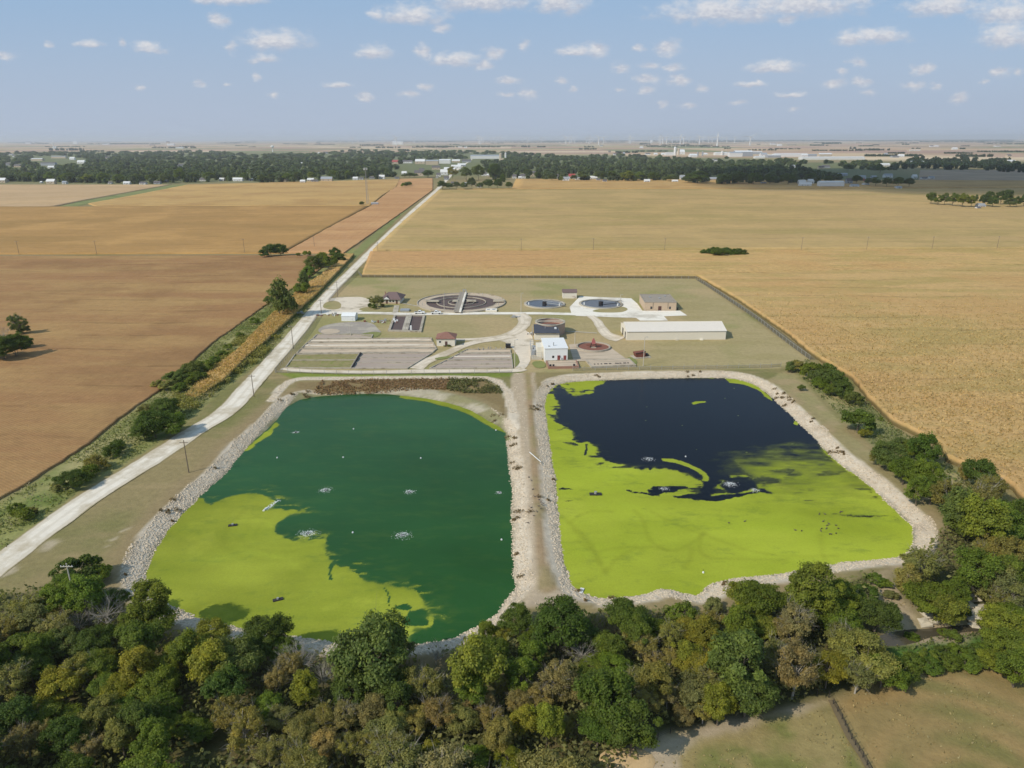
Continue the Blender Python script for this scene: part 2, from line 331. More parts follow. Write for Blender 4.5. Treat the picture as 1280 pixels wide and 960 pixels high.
def ground_colour(x, y, d1, d2):
    n1 = fbm(x, y, 25, 11, 5); n2 = fbm(x, y, 6, 12, 4); n3 = fbm(x, y, 90, 13, 3); n4 = fbm(x * .35, y, 5, 14, 4)
    C = np.tile(np.array(S(142,127,88)), (len(x), 1))
    C = mixc(C, sst(n1 + n3 * .6, -.15, .5), S(120,117,70)); C = mixc(C, sst(n4, .1, .6) * .6, S(158,138,100))
    si = sdf(x, y, Z['site'])
    C = mixc(C, sst(si, 1, -2) * .9, S(166,150,108)); C = mixc(C, sst(si, 1, -2) * sst(n4, -.1, .3) * .5, S(148,136,90)); C = mixc(C, sst(si, 1, -2) * sst(n1, 0, .45) * .75, S(142,138,86))
    C = mixc(C, sst(si, 1, -2) * sst(fbm(x, y, 40, 19, 4), .05, .4) * .75, S(174,152,112))
    # ditch between the bean field and the road
    dl = sdf(x, y, Z['ditchL']) + n2 * 2
    dw = sst(dl, 1.5, -2.5)
    C = mixc(C, dw, S(138,138,82)); C = mixc(C, dw * sst(n2, -.05, .4), S(108,120,60)); C = mixc(C, dw * sst(n1, .05, .45) * .75, S(166,154,108))
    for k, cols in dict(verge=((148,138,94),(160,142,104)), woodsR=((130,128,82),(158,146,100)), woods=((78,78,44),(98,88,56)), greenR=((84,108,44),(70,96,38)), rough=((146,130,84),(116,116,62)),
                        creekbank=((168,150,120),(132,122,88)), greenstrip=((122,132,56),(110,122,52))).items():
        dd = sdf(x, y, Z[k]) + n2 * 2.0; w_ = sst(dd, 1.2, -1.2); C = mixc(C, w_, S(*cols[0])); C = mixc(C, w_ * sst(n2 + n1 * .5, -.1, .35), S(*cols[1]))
    # dry mown field at the lower right with mowing arcs
    df = sst(sdf(x, y, Z['dryfield']) + n2, 1, -1.5)
    cx, cy = g(1215, 985); rr = np.hypot((x - cx) * .85, y - cy); arc = np.sin(rr * 1.15 + fbm(x, y, 20, 31, 2) * 2.4)
    C = mixc(C, df, S(142,122,78)); C = mixc(C, df * sst(arc + n2 * 1.6, -.1, 1.2) * .4, S(162,132,86)); C = mixc(C, df * sst(n1 - arc * .12, .0, .4) * .7, S(112,110,60))
    C = mixc(C, sst(sdf(x, y, Z['dirt']) + n2 * 3, 1, -2) * .9, S(178,160,134))
    # levee crest, banks, rock
    e1 = d1 + n2 * 1.1; e2 = d2 + n2 * 1.1; e = np.minimum(e1, e2)
    C = mixc(C, sst(e, 12, 6) * sst(sdf(x, y, Z['site']), -3, 3) * np.where(d2 < d1, .28, .6), S(144,124,92))
    dk = sst(sdf(x, y, Z['dike']) + n2, .6, -.6)
    C = mixc(C, dk, S(176,158,132))
    pt = sst(sdf(x, y, Z['path']) + n2 * .8, .7, -.7)
    C = mixc(C, pt, S(158,134,102)); C = mixc(C, pt * sst(n2 + n1 * .6, -.1, .35) * .55, S(142,132,88)); 
    med = sst(np.abs(sdf(x, y, Z['path']) + 2.6 + n2), 2.2, .6) * sst(y, 175, 250) * sst(n1 + n2, -.35, .2)
    C = mixc(C, pt * med, S(130,124,76))
    rw = np.where(sdf(x, y, Z['dike']) < 2, 3.7, 4.6); rock = sst(e - rw, .9, -.5)
    C = mixc(C, rock, S(200,186,164)); wet = np.exp(-(np.clip(e, 0, 9) / .55) ** 2) * (e > -1); C = mixc(C, wet * .55, S(110,104,84)); C = mixc(C, rock * sst(n2, .15, .6) * .6, S(150,132,112))
    wb = sst(sdf(x, y, Z['weedbank']) + n2 * 1.5, .8, -.8); C = mixc(C, wb, S(132,114,78))
    md = sst(sdf(x, y, Z['mud']) + n2 * 1.2, .8, -.8) * sst(d1, 6.5, 5); C = mixc(C, md, S(134,128,92)); C = mixc(C, md * sst(n4, 0, .4), S(168,158,136))
    rl0 = pdist(x, y, RIM) + n2 * .6; C = mixc(C, sst(rl0, 2.2, 1.3), S(204,190,168))
    C = mixc(C, sst(d1, .5, .1) * .5 + sst(d2, .5, .1) * .5, S(96,98,60))
    C = mixc(C, sst(sdf(x, y, G([(488,224),(497,204),(545,203),(600,203),(596,214),(565,222),(530,223)])), 10, -10) * .85, S(168,158,144))
    for a, b, r in ((62,682,2.5),(12,714,2),(143,672,1.8),(186,642,1.2),(152,664,1.5)):
        p = g(a, b); C = mixc(C, sst(np.hypot(x - p[0], (y - p[1]) * .7) + n2 * 4, r, r * .4) * .6, S(190,174,150))
    tw = sst(sdf(x, y, Z['townwood']), 20, -20) * sst(y, 800, 1200); C = mixc(C, tw, S(110,112,74))
    return C
def axis(lo, hi, segs):                      # segs: (upto, step)
    a = [lo]
    for up, st in segs:
        while a[-1] < up - 1e-6: a.append(min(a[-1] + st, up))
    return np.array(a)
grow = [10 * 1.25 ** i for i in range(60)]
def far_ax(start, end):
    o = []; p = start
    for s_ in grow:
        p += s_
        if p > end: break
        o.append(p)
    return o + [end]
gx = axis(-230, 240, [(-190, 3), (200, 1.0), (240, 3)]); gx = np.array([-v for v in far_ax(230, 45000)][::-1] + list(gx) + far_ax(240, 45000))
gy = axis(36, 640, [(60, 2), (330, 1.0), (640, 2.5)]); gy = np.array([-3000, -900, -300, -60, 0, 20] + list(gy) + far_ax(640, 52000))
GX, GY = np.meshgrid(gx, gy); X = GX.ravel(); Y = GY.ravel()
Hh, D1, D2 = height(X, Y)
nx, ny = len(gx), len(gy); idx = np.arange(nx * ny).reshape(ny, nx)
Fq = np.stack([idx[:-1, :-1], idx[:-1, 1:], idx[1:, 1:], idx[1:, :-1]], -1).reshape(-1, 4)
gm, T, b = attr_mat('ground_cover', .55, .42, .25)
# far country: a patchwork of fields along the section lines
pos = T.add('ShaderNodeNewGeometry').outputs['Position']
colf = T.add('ShaderNodeAttribute', attribute_name='far').outputs['Fac']
q = T.v('MULTIPLY', pos, (1 / 780.0, 1 / 520.0, 0)); cell = T.v('FLOOR', q)
wnz = T.add('ShaderNodeTexWhiteNoise', {'Vector': cell}, noise_dimensions='2D').outputs['Value']
rp = T.add('ShaderNodeValToRGB', {0: wnz}); rp.color_ramp.interpolation = 'CONSTANT'; el = rp.color_ramp.elements
cols = [S(176,146,116), S(190,160,122), S(166,134,112), S(196,170,134), S(150,136,96), S(182,150,124), S(128,128,84), S(204,180,146)]
el[0].color = (*cols[0], 1); el[1].color = (*cols[1], 1); el[1].position = .14
for i, c in enumerate(cols[2:]): e = el.new(.28 + i * .125); e.color = (*c, 1)
nz = T.noise(T.v('MULTIPLY', pos, (.0006, .0016, 0)), 1.0, 5, .6)
fc = T.v('SCALE', rp.outputs[0], scale=T.m('ADD', .78, T.m('MULTIPLY', nz, .44)))
bc = b.inputs['Base Color'].links[0].from_socket
T.l.new(T.mix(colf, bc, fc), b.inputs['Base Color'])
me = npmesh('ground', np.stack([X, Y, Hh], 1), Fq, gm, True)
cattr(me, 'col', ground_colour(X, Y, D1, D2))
fattr(me, 'far', sst(Y, 2300, 2700) * sst(sdf(X, Y, Z['townwood']), -60, 60))
tag(meshobj('ground', me), 'gently uneven grassy ground round the ponds with farm fields beyond', None, None, 'structure')

# ---------------------------------------------------------------- pond water and duckweed
def pond(name, poly, weedf, watercol, tint, label):
    x0, y0 = poly.min(0) - 1.5; x1, y1 = poly.max(0) + 1.5; st = .55
    ax = np.arange(x0, x1, st); ay2 = np.arange(y0, y1, st); XX, YY = np.meshgrid(ax, ay2); x = XX.ravel(); y = YY.ravel()
    d = sdf(x, y, poly); id_ = np.arange(x.size).reshape(XX.shape)
    keep = (d.reshape(XX.shape) < 1.6); kq = keep[:-1, :-1] & keep[:-1, 1:] & keep[1:, 1:] & keep[1:, :-1]
    Fc = np.stack([id_[:-1, :-1], id_[:-1, 1:], id_[1:, 1:], id_[1:, :-1]], -1)[kq]
    us = np.unique(Fc); mp = np.full(x.size, -1); mp[us] = np.arange(us.size); x = x[us]; y = y[us]; d = d[us]
    wd, shade, soft_ = weedf(x, y, d)
    m = bpy.data.materials.new(name + '_surface'); m.use_nodes = True; T = NT(m.node_tree); b = T.n['Principled BSDF']
    wdn = T.add('ShaderNodeAttribute', attribute_name='weed').outputs['Fac']; shn = T.add('ShaderNodeAttribute', attribute_name='tone').outputs['Fac']
    c = T.add('ShaderNodeTexCoord').outputs['Object']
    fine = T.noise(c, 2.3, 5, .7)
    wm = T.ss(T.m('ADD', wdn, T.m('MULTIPLY', T.m('SUBTRACT', fine, .5), 1.0)), .30, .70)
    big = T.noise(T.v('MULTIPLY', c, (.4, 1, 1)), .06, 6, .6)
    sfn = T.add('ShaderNodeAttribute', attribute_name='soft').outputs['Fac']; stk = T.noise(T.v('MULTIPLY', c, (.35, 1, 1)), .35, 6, .65)
    sm = T.m('ADD', wdn, T.m('MULTIPLY', T.m('SUBTRACT', stk, .5), .8), clamp=True); wm = T.m('ADD', T.m('MULTIPLY', wm, T.m('SUBTRACT', 1.0, sfn)), T.m('MULTIPLY', sm, sfn))
    wc = T.mix(T.ss(big, .35, .65), tint[0], tint[1]); mot = T.noise(T.v('MULTIPLY', c, (.5, 1, 1)), .25, 8, .72); wc = T.mix(T.m('MULTIPLY', T.ss(mot, .5, .72), .5), wc, (.12, .17, .03)); mo2 = T.noise(c, .07, 5, .6); wc = T.mix(T.m('MULTIPLY', T.ss(mo2, .55, .7), .4), wc, (.38, .40, .05)); wc = T.v('SCALE', wc, scale=T.m('ADD', .8, T.m('MULTIPLY', fine, .4)))
    wc = T.v('SCALE', wc, scale=shn)
    ww = T.v('SCALE', watercol, scale=T.m('ADD', .55, T.m('MULTIPLY', T.noise(T.v('MULTIPLY', c, (.5, 1, 1)), .03, 6, .65), .9)))
    T.l.new(T.mix(wm, ww, wc), b.inputs['Base Color'])
    T.l.new(T.m('ADD', .1, T.m('MULTIPLY', wm, .75)), b.inputs['Roughness'])
    T.l.new(T.m('SUBTRACT', .12, T.m('MULTIPLY', wm, .06)), b.inputs['Specular IOR Level'])
    b.inputs['IOR'].default_value = 1.33
    rp1 = T.noise(T.v('MULTIPLY', c, (1, 1.7, 1)), .9, 4, .6)
    hgt = T.m('ADD', T.m('MULTIPLY', rp1, T.m('SUBTRACT', 1.15, wm)), T.m('MULTIPLY', fine, .2))
    bn = T.add('ShaderNodeBump', {'Strength': .5, 'Distance': .1, 'Height': hgt}); T.l.new(bn.outputs[0], b.inputs['Normal'])
    me = npmesh(name, np.stack([x, y, np.full(x.shape, WZ)], 1), mp[Fc], m, True); fattr(me, 'weed', wd); fattr(me, 'tone', shade); fattr(me, 'soft', soft_)
    return tag(meshobj(name, me), label, None, None, 'structure')
def curve(P, it=3):
    for _ in range(it): P = np.r_[P[:1], np.stack([P[:-1]*.75+P[1:]*.25, P[:-1]*.25+P[1:]*.75], 1).reshape(-1, 2), P[-1:]]
    return P
def zz(ox, oy, s_, pts): return G([(ox + a / s_, oy + b / s_) for a, b in pts], WZ)
A1 = G([(238,614),(255,629),(264,633),(272,627),(290,619),(310,616),(325,618),(337,622),(343,629),(338,635),(352,637),(372,638),(378,641),(362,644),(352,652),(348,660),(356,673),(370,677),(388,676),(400,674),(406,676),(408,690),(414,702),
 (422,709),(434,710),(441,719),(450,723),(463,726),(488,729),(505,732),(516,738),(526,748),(534,757),(541,768),(540,778),(533,785),(520,787),(512,795),(512,840),(300,840),(120,780),(120,650)], WZ)
A1b = G([(345,528),(349,531),(337,543),(319,555.5),(311,562),(305,564),(312,557),(330,542)], WZ)
A1c = G([(500,490),(540,496),(575,505),(600,515),(616,527),(634,537),(634,542),(612,533),(590,520),(560,509),(530,502),(500,497)], WZ)
def weed1(x, y, d):
    n = fbm(x, y, 5, 41, 5) * 2.0; n2 = fbm(x, y, 1.6, 42, 3)
    s = sdf(x, y, A1); w_ = sst(s + n * .55 + n2 * .8, .9, -.9)
    w_ = np.maximum(w_, sst(sdf(x, y, A1b) + n * .6, .6, -.4)); w_ = np.maximum(w_, sst(sdf(x, y, A1c) + n * .5, .5, -.4))
    w_ = np.maximum(w_, .62 * sst(s + n * 2, 7, 0) * sst(fbm(x, y * 2.4, 3, 47, 4), .02, .35))
    for a, b2, r in ((518,772,4),(528,766,3),(506,760,2)):
        p = g(a, b2, WZ); w_ = np.minimum(w_, 1 - sst(np.hypot(x - p[0], y - p[1]) + n * 2, r, r * .5))
    for a, b2, r in ((372,656,6.2),(420,672,3)):
        p = g(a, b2, WZ); w_ = np.minimum(w_, 1 - sst(np.hypot(x - p[0], (y - p[1])) + n * .5, r, r - 1.5))
    L = zz(300, 460, 3.2, [(380,770),(365,790),(358,820),(362,845)]); w_ = np.minimum(w_, 1 - .9 * sst(pdist(x, y, L) + n2 * .4, .6, .1))
    L = zz(480, 660, 3.2, [(0,240),(18,262),(20,300)]); w_ = np.minimum(w_, 1 - .8 * sst(pdist(x, y, L), .5, .1))
    tone = 1 + fbm(x, y, 30, 43, 5) * .26 + fbm(x + n * 3, y * 1.6, 12, 44, 4) * .16
    for ring_c, rr_ in (((372,656),(10, 13, 17)),):
        p = g(*ring_c, WZ); rad = np.hypot(x - p[0], y - p[1]) + n
        for q_ in rr_: tone -= .06 * np.exp(-((rad - q_) / .9) ** 2)
    st_ = zz(480, 660, 1, [(-200,90),(-170,60)]); 
    for L in ([(380,750),(392,742),(398,730)],[(300,652),(330,650),(352,662)],[(270,700),(320,690),(360,700),(390,722)],[(350,750),(372,744)]):
        tone += .10 * sst(pdist(x, y, G(L, WZ)) + n * 1.2, 1.8, .2)
    return w_, np.clip(tone, .6, 1.3), np.maximum(.35 * sst(s, 1, 4), .75 * np.exp(-(s / 3.0) ** 2) * sst(n2 + n * .3, -.5, .3))
pond('pond_water', P1, weed1, (.022, .080, .022), ((.215,.250,.026), (.268,.296,.034)), 'green pond water half covered with yellow-green duckweed, left pond')
Z4 = lambda pts: zz(640, 460, 3.2, pts)
B_dark = Z4([(155,95),(178,108),(182,150),(172,212),(222,238),(250,288),(300,298),(338,318),(342,350),(372,372),(402,372),(450,388),(520,410),(600,405),(665,416),(720,440),(760,450),(772,470),(742,486),(745,505),(790,515),(820,500),(818,468),
 (835,462),(860,440),(900,428),(935,426),(960,440),(995,465),(985,488),(1010,495),(1060,420),(1110,420),(1180,380),(1290,330),(1500,200),(1100,30),(880,30),(800,40),(560,38),(380,40),(345,66),(310,100),(240,112),(190,62)])
B_soft = Z4([(830,370),(870,352),(960,332),(1060,318),(1130,306),(1215,302),(1500,330),(1500,600),(1180,560),(1060,530),(1000,500),(990,460),(950,435),(890,420),(840,410)])
B_pock = [Z4([(535,488),(580,472),(690,471),(702,480),(640,500),(580,508),(545,500)]),
          Z4([(640,512),(740,500),(800,515),(900,500),(990,488),(1020,496),(900,516),(820,530),(740,524),(660,524)]),
          Z4([(980,485),(1000,482),(1040,500),(1000,498)]), Z4([(465,490),(520,492),(600,512),(560,512),(480,500)]), Z4([(312,505),(335,498),(358,506),(340,514),(318,512)])]
B_curl = Z4([(590,360),(640,364),(690,376),(740,396),(772,418),(786,440),(780,452),(762,450),(764,432),(742,414),(700,394),(650,378),(600,372)])
B_isl = Z4([(715,138),(740,132),(778,132),(776,138),(745,142),(725,148)])
B_top = [Z4([(190,62),(240,52),(300,60),(312,80),(328,98),(300,108),(260,110),(225,98)]), Z4([(325,62),(345,52),(372,56),(370,64),(340,68)]), Z4([(850,40),(900,36),(960,60),(1010,90),(1040,130),(1020,118),(980,84),(930,66),(870,60)]),
         Z4([(1130,212),(1145,218),(1140,230),(1125,222)])]
def weed2(x, y, d):
    n = fbm(x, y, 5, 51, 5) * 2; n2 = fbm(x, y, 1.5, 52, 3); ns = fbm(x * .45, y, 3, 53, 5)
    w_ = 1 - sst(sdf(x, y, B_dark) + n * 1.0 + n2 * 1.2, .9, -.9)
    soft = sst(sdf(x, y, B_soft) + n * 3, 5, -6)
    rel = sst(y, g(900, 625, WZ)[1], g(900, 560, WZ)[1])
    s2 = .94 - .72 * rel ** .75 + ns * (.22 + .3 * rel)
    w_ = w_ * (1 - soft) + soft * np.clip(s2, .0, 1)
    lobe = Z4([(850,440),(900,428),(950,436),(985,462),(988,486),(930,502),(860,502),(830,470)]); w_ = np.minimum(w_, sst(sdf(x, y, lobe) + n, -1, 1))
    for Pk in B_pock: w_ = np.minimum(w_, sst(sdf(x, y, Pk) + n * .6 + n2 * .8, -.6, .6))
    for Pk in B_top + [B_curl, B_isl]: w_ = np.maximum(w_, sst(sdf(x, y, Pk) + n * .4 + n2 * .5, .6, -.6))
    w_ = np.minimum(w_, 1 - .85 * sst(fbm(x * .4, y, 2.5, 57, 5), .12, .34) * sst(np.abs(sdf(x, y, B_dark)) + n, 6, 1)); w_ = np.minimum(w_, 1 - .7 * sst(fbm(x * .35, y, 3.5, 58, 5), .25, .45) * sst(sdf(x, y, B_soft), 5, 0))
    for a, b2, r in ((668,494,4),): pass
    p = g(708, 614, WZ); w_ = np.minimum(w_, 1 - .75 * sst(np.hypot(x - p[0], y - p[1]) + n * 3, 5, 2) * sst(ns, -.1, .2))
    for q_ in ((300,320,295,345),): w_ = np.minimum(w_, 1 - .9 * sst(pdist(x, y, Z4([(298,305),(297,325),(293,348)])) + n2 * .3, .7, .1))
    specks = sst(vn(x / 2.2, y / 2.2, 77), .965, .985); w_ = np.maximum(w_, specks * .7 * sst(d, -4, -8))
    edge = sst(d + n2, -1.2, -.3); w_ = np.maximum(w_, edge * .9 * sst(y, g(1000, 560, WZ)[1] + 4, g(1000, 560, WZ)[1] - 4))
    tone = 1 + fbm(x, y, 28, 54, 5) * .22 + fbm(x * .6 + n * 2, y * 1.4, 12, 55, 4) * .14
    for L in ([(170,570),(230,620),(300,680),(345,750),(372,820)],[(372,820),(410,770),(480,725),(560,712),(640,735),(700,715),(760,670),(775,655)],[(490,570),(530,610),(535,660),(560,700),(620,730)],
              [(560,575),(620,610),(690,640),(760,665),(860,700),(960,735),(1100,755),(1300,750)],[(735,640),(780,665)],[(760,665),(745,720),(770,760),(900,765),(1100,770)],[(720,720),(715,770),(690,800)],
              [(240,640),(320,720),(350,790)],[(230,620),(300,570),(400,575)],[(1235,670),(1240,760),(1300,800)],[(260,690),(330,740),(400,720),(500,715)]):
        tone -= .10 * sst(pdist(x, y, curve(Z4(L))) + n2 * .25, 1.1, .1)
    return w_, np.clip(tone, .6, 1.3), np.maximum(soft * .95, .7 * np.exp(-(sdf(x, y, B_dark) / 2.5) ** 2) * sst(n2 + n * .3, -.5, .3))
pond('pond_water', P2, weed2, (.006, .009, .014), ((.280,.330,.028), (.328,.370,.036)), 'dark blue pond water with yellow-green duckweed, right pond')
# creek
cm_ = mat('creek_water', S(92,84,66,.7), .08, .2, .3, .02, .5)
cmb = MB(); pc = [tuple(p) for p in CREEK]; 
cmb.raw([(p[0], p[1], -1.15) for p in pc], [tuple(range(len(pc)))]); tag(cmb.build('creek_water', cm_), 'shallow brown creek under the trees at lower right', None, None, 'structure')

# ---------------------------------------------------------------- crop fields
def crop_mat(name, c1, c2, c3, rows=None, tracks=(.012, 'Y'), low=None, west=None, streak=(.004, .02), fine=1.2, amp=.35, tuft=None):
    m = bpy.data.materials.new(name); m.use_nodes = True; T = NT(m.node_tree); b = T.n['Principled BSDF']
    b.inputs['Roughness'].default_value = .95; b.inputs['Specular IOR Level'].default_value = .1
    c = T.add('ShaderNodeNewGeometry').outputs['Position']
    s1 = T.noise(T.v('MULTIPLY', c, (streak[0], streak[1], 0)), 1, 6, .65); s2 = T.noise(c, .012, 5, .6); s3 = T.noise(T.v('MULTIPLY', c, (.35, 1, 1)), fine, 6, .8)
    s4 = T.noise(T.v('MULTIPLY', c, (.3, 1, .3)), .09, 5, .7)
    col = T.mix(T.ss(s1, .42, .62), c1, c2); col = T.mix(T.m('MULTIPLY', T.ss(s2, .45, .65), .8), col, c3)
    col = T.mix(T.m('MULTIPLY', T.ss(s4, .5, .68), .35), col, c2)
    f = T.m('ADD', 1 - amp, T.m('MULTIPLY', s3, 2 * amp)); xyz = T.add('ShaderNodeSeparateXYZ', {0: c}); f = T.m('MULTIPLY', f, T.m('ADD', .80, T.m('MULTIPLY', T.noise(T.v('MULTIPLY', c, (.6, 1, 0)), .22, 5, .75), .40)))
    if west: col = T.mix(T.m('MULTIPLY', T.ss(xyz.outputs[0], 180, -60), T.ss(xyz.outputs[1], 470, 560)), col, west)
    trk = T.add('ShaderNodeTexWave', {0: T.v('ADD', c, T.v('SCALE', T.add('ShaderNodeTexNoise', {'Vector': c, 'Scale': .006, 'Detail': 2.0}).outputs['Color'], scale=34)), 'Scale': tracks[0]}, wave_type='BANDS', bands_direction=tracks[1]).outputs['Fac'] if tracks else None
    if tracks: f = T.m('MULTIPLY', f, T.m('SUBTRACT', 1.0, T.m('MULTIPLY', T.ss(trk, .96, 1.0), T.m('MULTIPLY', T.ss(T.noise(c, .03, 3), .42, .6), .22))))
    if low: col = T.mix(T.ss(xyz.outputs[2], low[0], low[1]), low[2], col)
    if rows:
        rr_ = T.m('SINE', T.m('MULTIPLY', T.v('DOT_PRODUCT', T.v('ADD', c, T.v('SCALE', T.add('ShaderNodeTexNoise', {'Vector': c, 'Scale': .02}).outputs['Color'], scale=1.5)), rows), 6.283))
        f = T.m('MULTIPLY', f, T.m('ADD', .94, T.m('MULTIPLY', rr_, .07)))
    T.l.new(T.v('SCALE', col, scale=f), b.inputs['Base Color'])
    bn = T.add('ShaderNodeBump', {'Strength': .8, 'Distance': .5, 'Height': s3}); T.l.new(bn.outputs[0], b.inputs['Normal'])
    return m
def crop(name, L, Rr, h, m, label, nu, nvp, rough_=.25, seed=1):
    """a crop standing between two border lines, with its height and sides; nvp rows per metre scale from near to far"""
    L = np.array(L, float); Rr = np.array(Rr, float)
    def resample(P, n):
        s = np.r_[0, np.cumsum(np.hypot(*np.diff(P, axis=0).T))]; t = np.linspace(0, s[-1], n); return np.stack([np.interp(t, s, P[:, 0]), np.interp(t, s, P[:, 1])], 1)
    if len(L) == len(Rr):
        sg = np.r_[0, np.cumsum(np.maximum(np.hypot(*np.diff(L, axis=0).T), np.hypot(*np.diff(Rr, axis=0).T)))]; tt = np.linspace(0, sg[-1], nvp)
        a = np.stack([np.interp(tt, sg, L[:, 0]), np.interp(tt, sg, L[:, 1])], 1); c = np.stack([np.interp(tt, sg, Rr[:, 0]), np.interp(tt, sg, Rr[:, 1])], 1)
    else: a = resample(L, nvp); c = resample(Rr, nvp)
    u = np.linspace(0, 1, nu)[None, :, None]
    P = a[:, None, :] * (1 - u) + c[:, None, :] * u; x = P[..., 0].ravel(); y = P[..., 1].ravel()
    z = h + fbm(x, y, 1.7, seed, 3) * rough_ + fbm(x, y, 30, seed + 5, 2) * .1
    j = fbm(x, y, 3, seed + 9, 2) * .9; x = x + j; 
    z = z.reshape(nvp, nu); edge = np.zeros((nvp, nu), bool); edge[0] = edge[-1] = True; edge[:, 0] = edge[:, -1] = True
    id_ = np.arange(nvp * nu).reshape(nvp, nu); V_ = np.stack([x, y, z.ravel()], 1)
    Fc = np.stack([id_[:-1, :-1], id_[:-1, 1:], id_[1:, 1:], id_[1:, :-1]], -1).reshape(-1, 4)
    loop = np.r_[id_[0], id_[1:, -1], id_[-1, -2::-1], id_[-2:0:-1, 0]]; n0 = len(V_)
    B_ = V_[loop].copy(); B_[:, 2] = -.3; k = len(loop); i = np.arange(k); Fs = np.stack([loop[i], n0 + i, n0 + (i + 1) % k, loop[(i + 1) % k]], 1)
    me = npmesh(name, np.r_[V_, B_], np.r_[Fc, Fs], m, True)
    return tag(meshobj(name, me), label, None, None, 'structure')
m_soy = crop_mat('bean_crop', S(162,123,82), S(176,141,92), S(147,112,74), streak=(.006,.03), fine=1.1, amp=.3, rows=(.55,.9,0))
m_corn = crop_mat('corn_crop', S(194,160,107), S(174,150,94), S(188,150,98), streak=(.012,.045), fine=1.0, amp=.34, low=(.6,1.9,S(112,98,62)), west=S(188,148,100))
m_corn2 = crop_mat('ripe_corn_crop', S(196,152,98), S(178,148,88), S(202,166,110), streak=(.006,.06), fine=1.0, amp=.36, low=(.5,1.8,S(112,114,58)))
m_tan = crop_mat('tan_crop', S(180,152,103), S(166,145,92), S(190,160,107), streak=(.003,.016), fine=.5, amp=.25)
m_gold = crop_mat('golden_crop', S(184,150,96), S(194,158,100), S(170,134,84), streak=(.002,.008), fine=.4, amp=.2)
m_brn = crop_mat('brown_crop', S(172,134,82), S(160,126,76), S(186,146,90), streak=(.003,.012), fine=.45, amp=.25)
m_pink = crop_mat('stubble_crop', S(186,156,118), S(196,164,122), S(178,148,108), streak=(.003,.01), fine=.4, amp=.15)
m_org = crop_mat('orange_crop', S(188,146,102), S(180,136,92), S(198,156,108), streak=(.004,.03), fine=.45, amp=.25)
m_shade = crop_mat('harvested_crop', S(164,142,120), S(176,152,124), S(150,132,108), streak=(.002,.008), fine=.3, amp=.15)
diag = G([(9,620),(103,561),(162,514),(200,489),(269,427),(331,383),(375,355),(424,319.5)])
diag = np.r_[[g(-110,690)], diag]
crop('bean_field', np.stack([np.full(len(diag), -520.0), diag[:, 1] - 20 + np.linspace(0, 20, len(diag))], 1), diag, .5, m_soy, 'brown ripe bean field left of the ditch', 420, 420, .14, 61)
# fields beyond, left of the road
yA, yB, yC = g(300, 317.5)[1], g(300, 258)[1], g(300, 229)[1]
p1, p2 = g(352, 317.5), g(462, 258)
crop('brown_field', [(-900, yA), (-1500, yB)], [p1, p2], .9, m_brn, 'tan brown crop field behind the bean field', 160, 60, .3, 62)
wl = [g(-200, 305), g(0,273), g(50,264), g(100,252), g(160,241), g(215,231)]; wr = [g(-200, 318), g(0,279), g(60,267), g(110,255), g(170,244), g(236,231)]
crop('golden_field', [(wr[2][0] + 5, yB + 4), wr[3], wr[4], wr[5]], [g(463, 257.6), g(478,245), g(496,234), g(500,224.5)], .9, m_gold, 'golden crop field in front of the town, left of the road', 120, 70, .3, 63)
crop('stubble_field', [(-1700, yA + 200), (-1800, yC)], [wl[1], wl[3], wl[5]], .6, m_pink, 'pinkish tan field at far left before the town', 90, 70, .3, 64)
crop('orange_field', [g(356,317), g(410,286), g(465,257.2), g(493,234.5), g(500,224)], [g(430,317), g(470,289), g(508,262), g(541,238), g(541,223)], .9, m_org, 'orange brown crop strip left of the straight road', 60, 110, .3, 65)
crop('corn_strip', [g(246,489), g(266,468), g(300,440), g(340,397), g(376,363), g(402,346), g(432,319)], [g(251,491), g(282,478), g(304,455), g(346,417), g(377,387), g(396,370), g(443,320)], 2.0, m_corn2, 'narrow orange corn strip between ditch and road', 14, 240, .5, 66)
yR = g(640, 315.5)[1]; yR2 = g(900, 229)[1]
crop('big_field', [g(466,314), g(505,277), g(549,238)], [(1500, yR + 18), (2400, g(549,238)[1])], 1.6, m_tan, 'large tan corn field right of the straight road', 260, 150, .5, 67)
crop('upper_field', [g(552,236.8), g(640,236), g(645,224)], [(2400, g(549,236.8)[1]), (2500, 1450), (2600, g(1145,232)[1])], 1.2, m_gold, 'pale orange crop at the edge of the town', 120, 24, .3, 68)
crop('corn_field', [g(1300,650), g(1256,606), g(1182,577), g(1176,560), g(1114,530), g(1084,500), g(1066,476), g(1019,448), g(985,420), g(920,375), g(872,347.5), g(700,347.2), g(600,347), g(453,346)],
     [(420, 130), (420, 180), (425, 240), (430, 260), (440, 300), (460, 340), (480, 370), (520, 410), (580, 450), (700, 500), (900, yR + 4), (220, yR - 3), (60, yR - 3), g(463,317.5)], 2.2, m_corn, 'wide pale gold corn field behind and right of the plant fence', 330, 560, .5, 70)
crop('shaded_field', [g(1147,234.5), g(1150,213)], [(4200, 1500), (5200, 2350)], .4, m_shade, 'harvested field under the cloud shadow at far right', 60, 40, .2, 71)
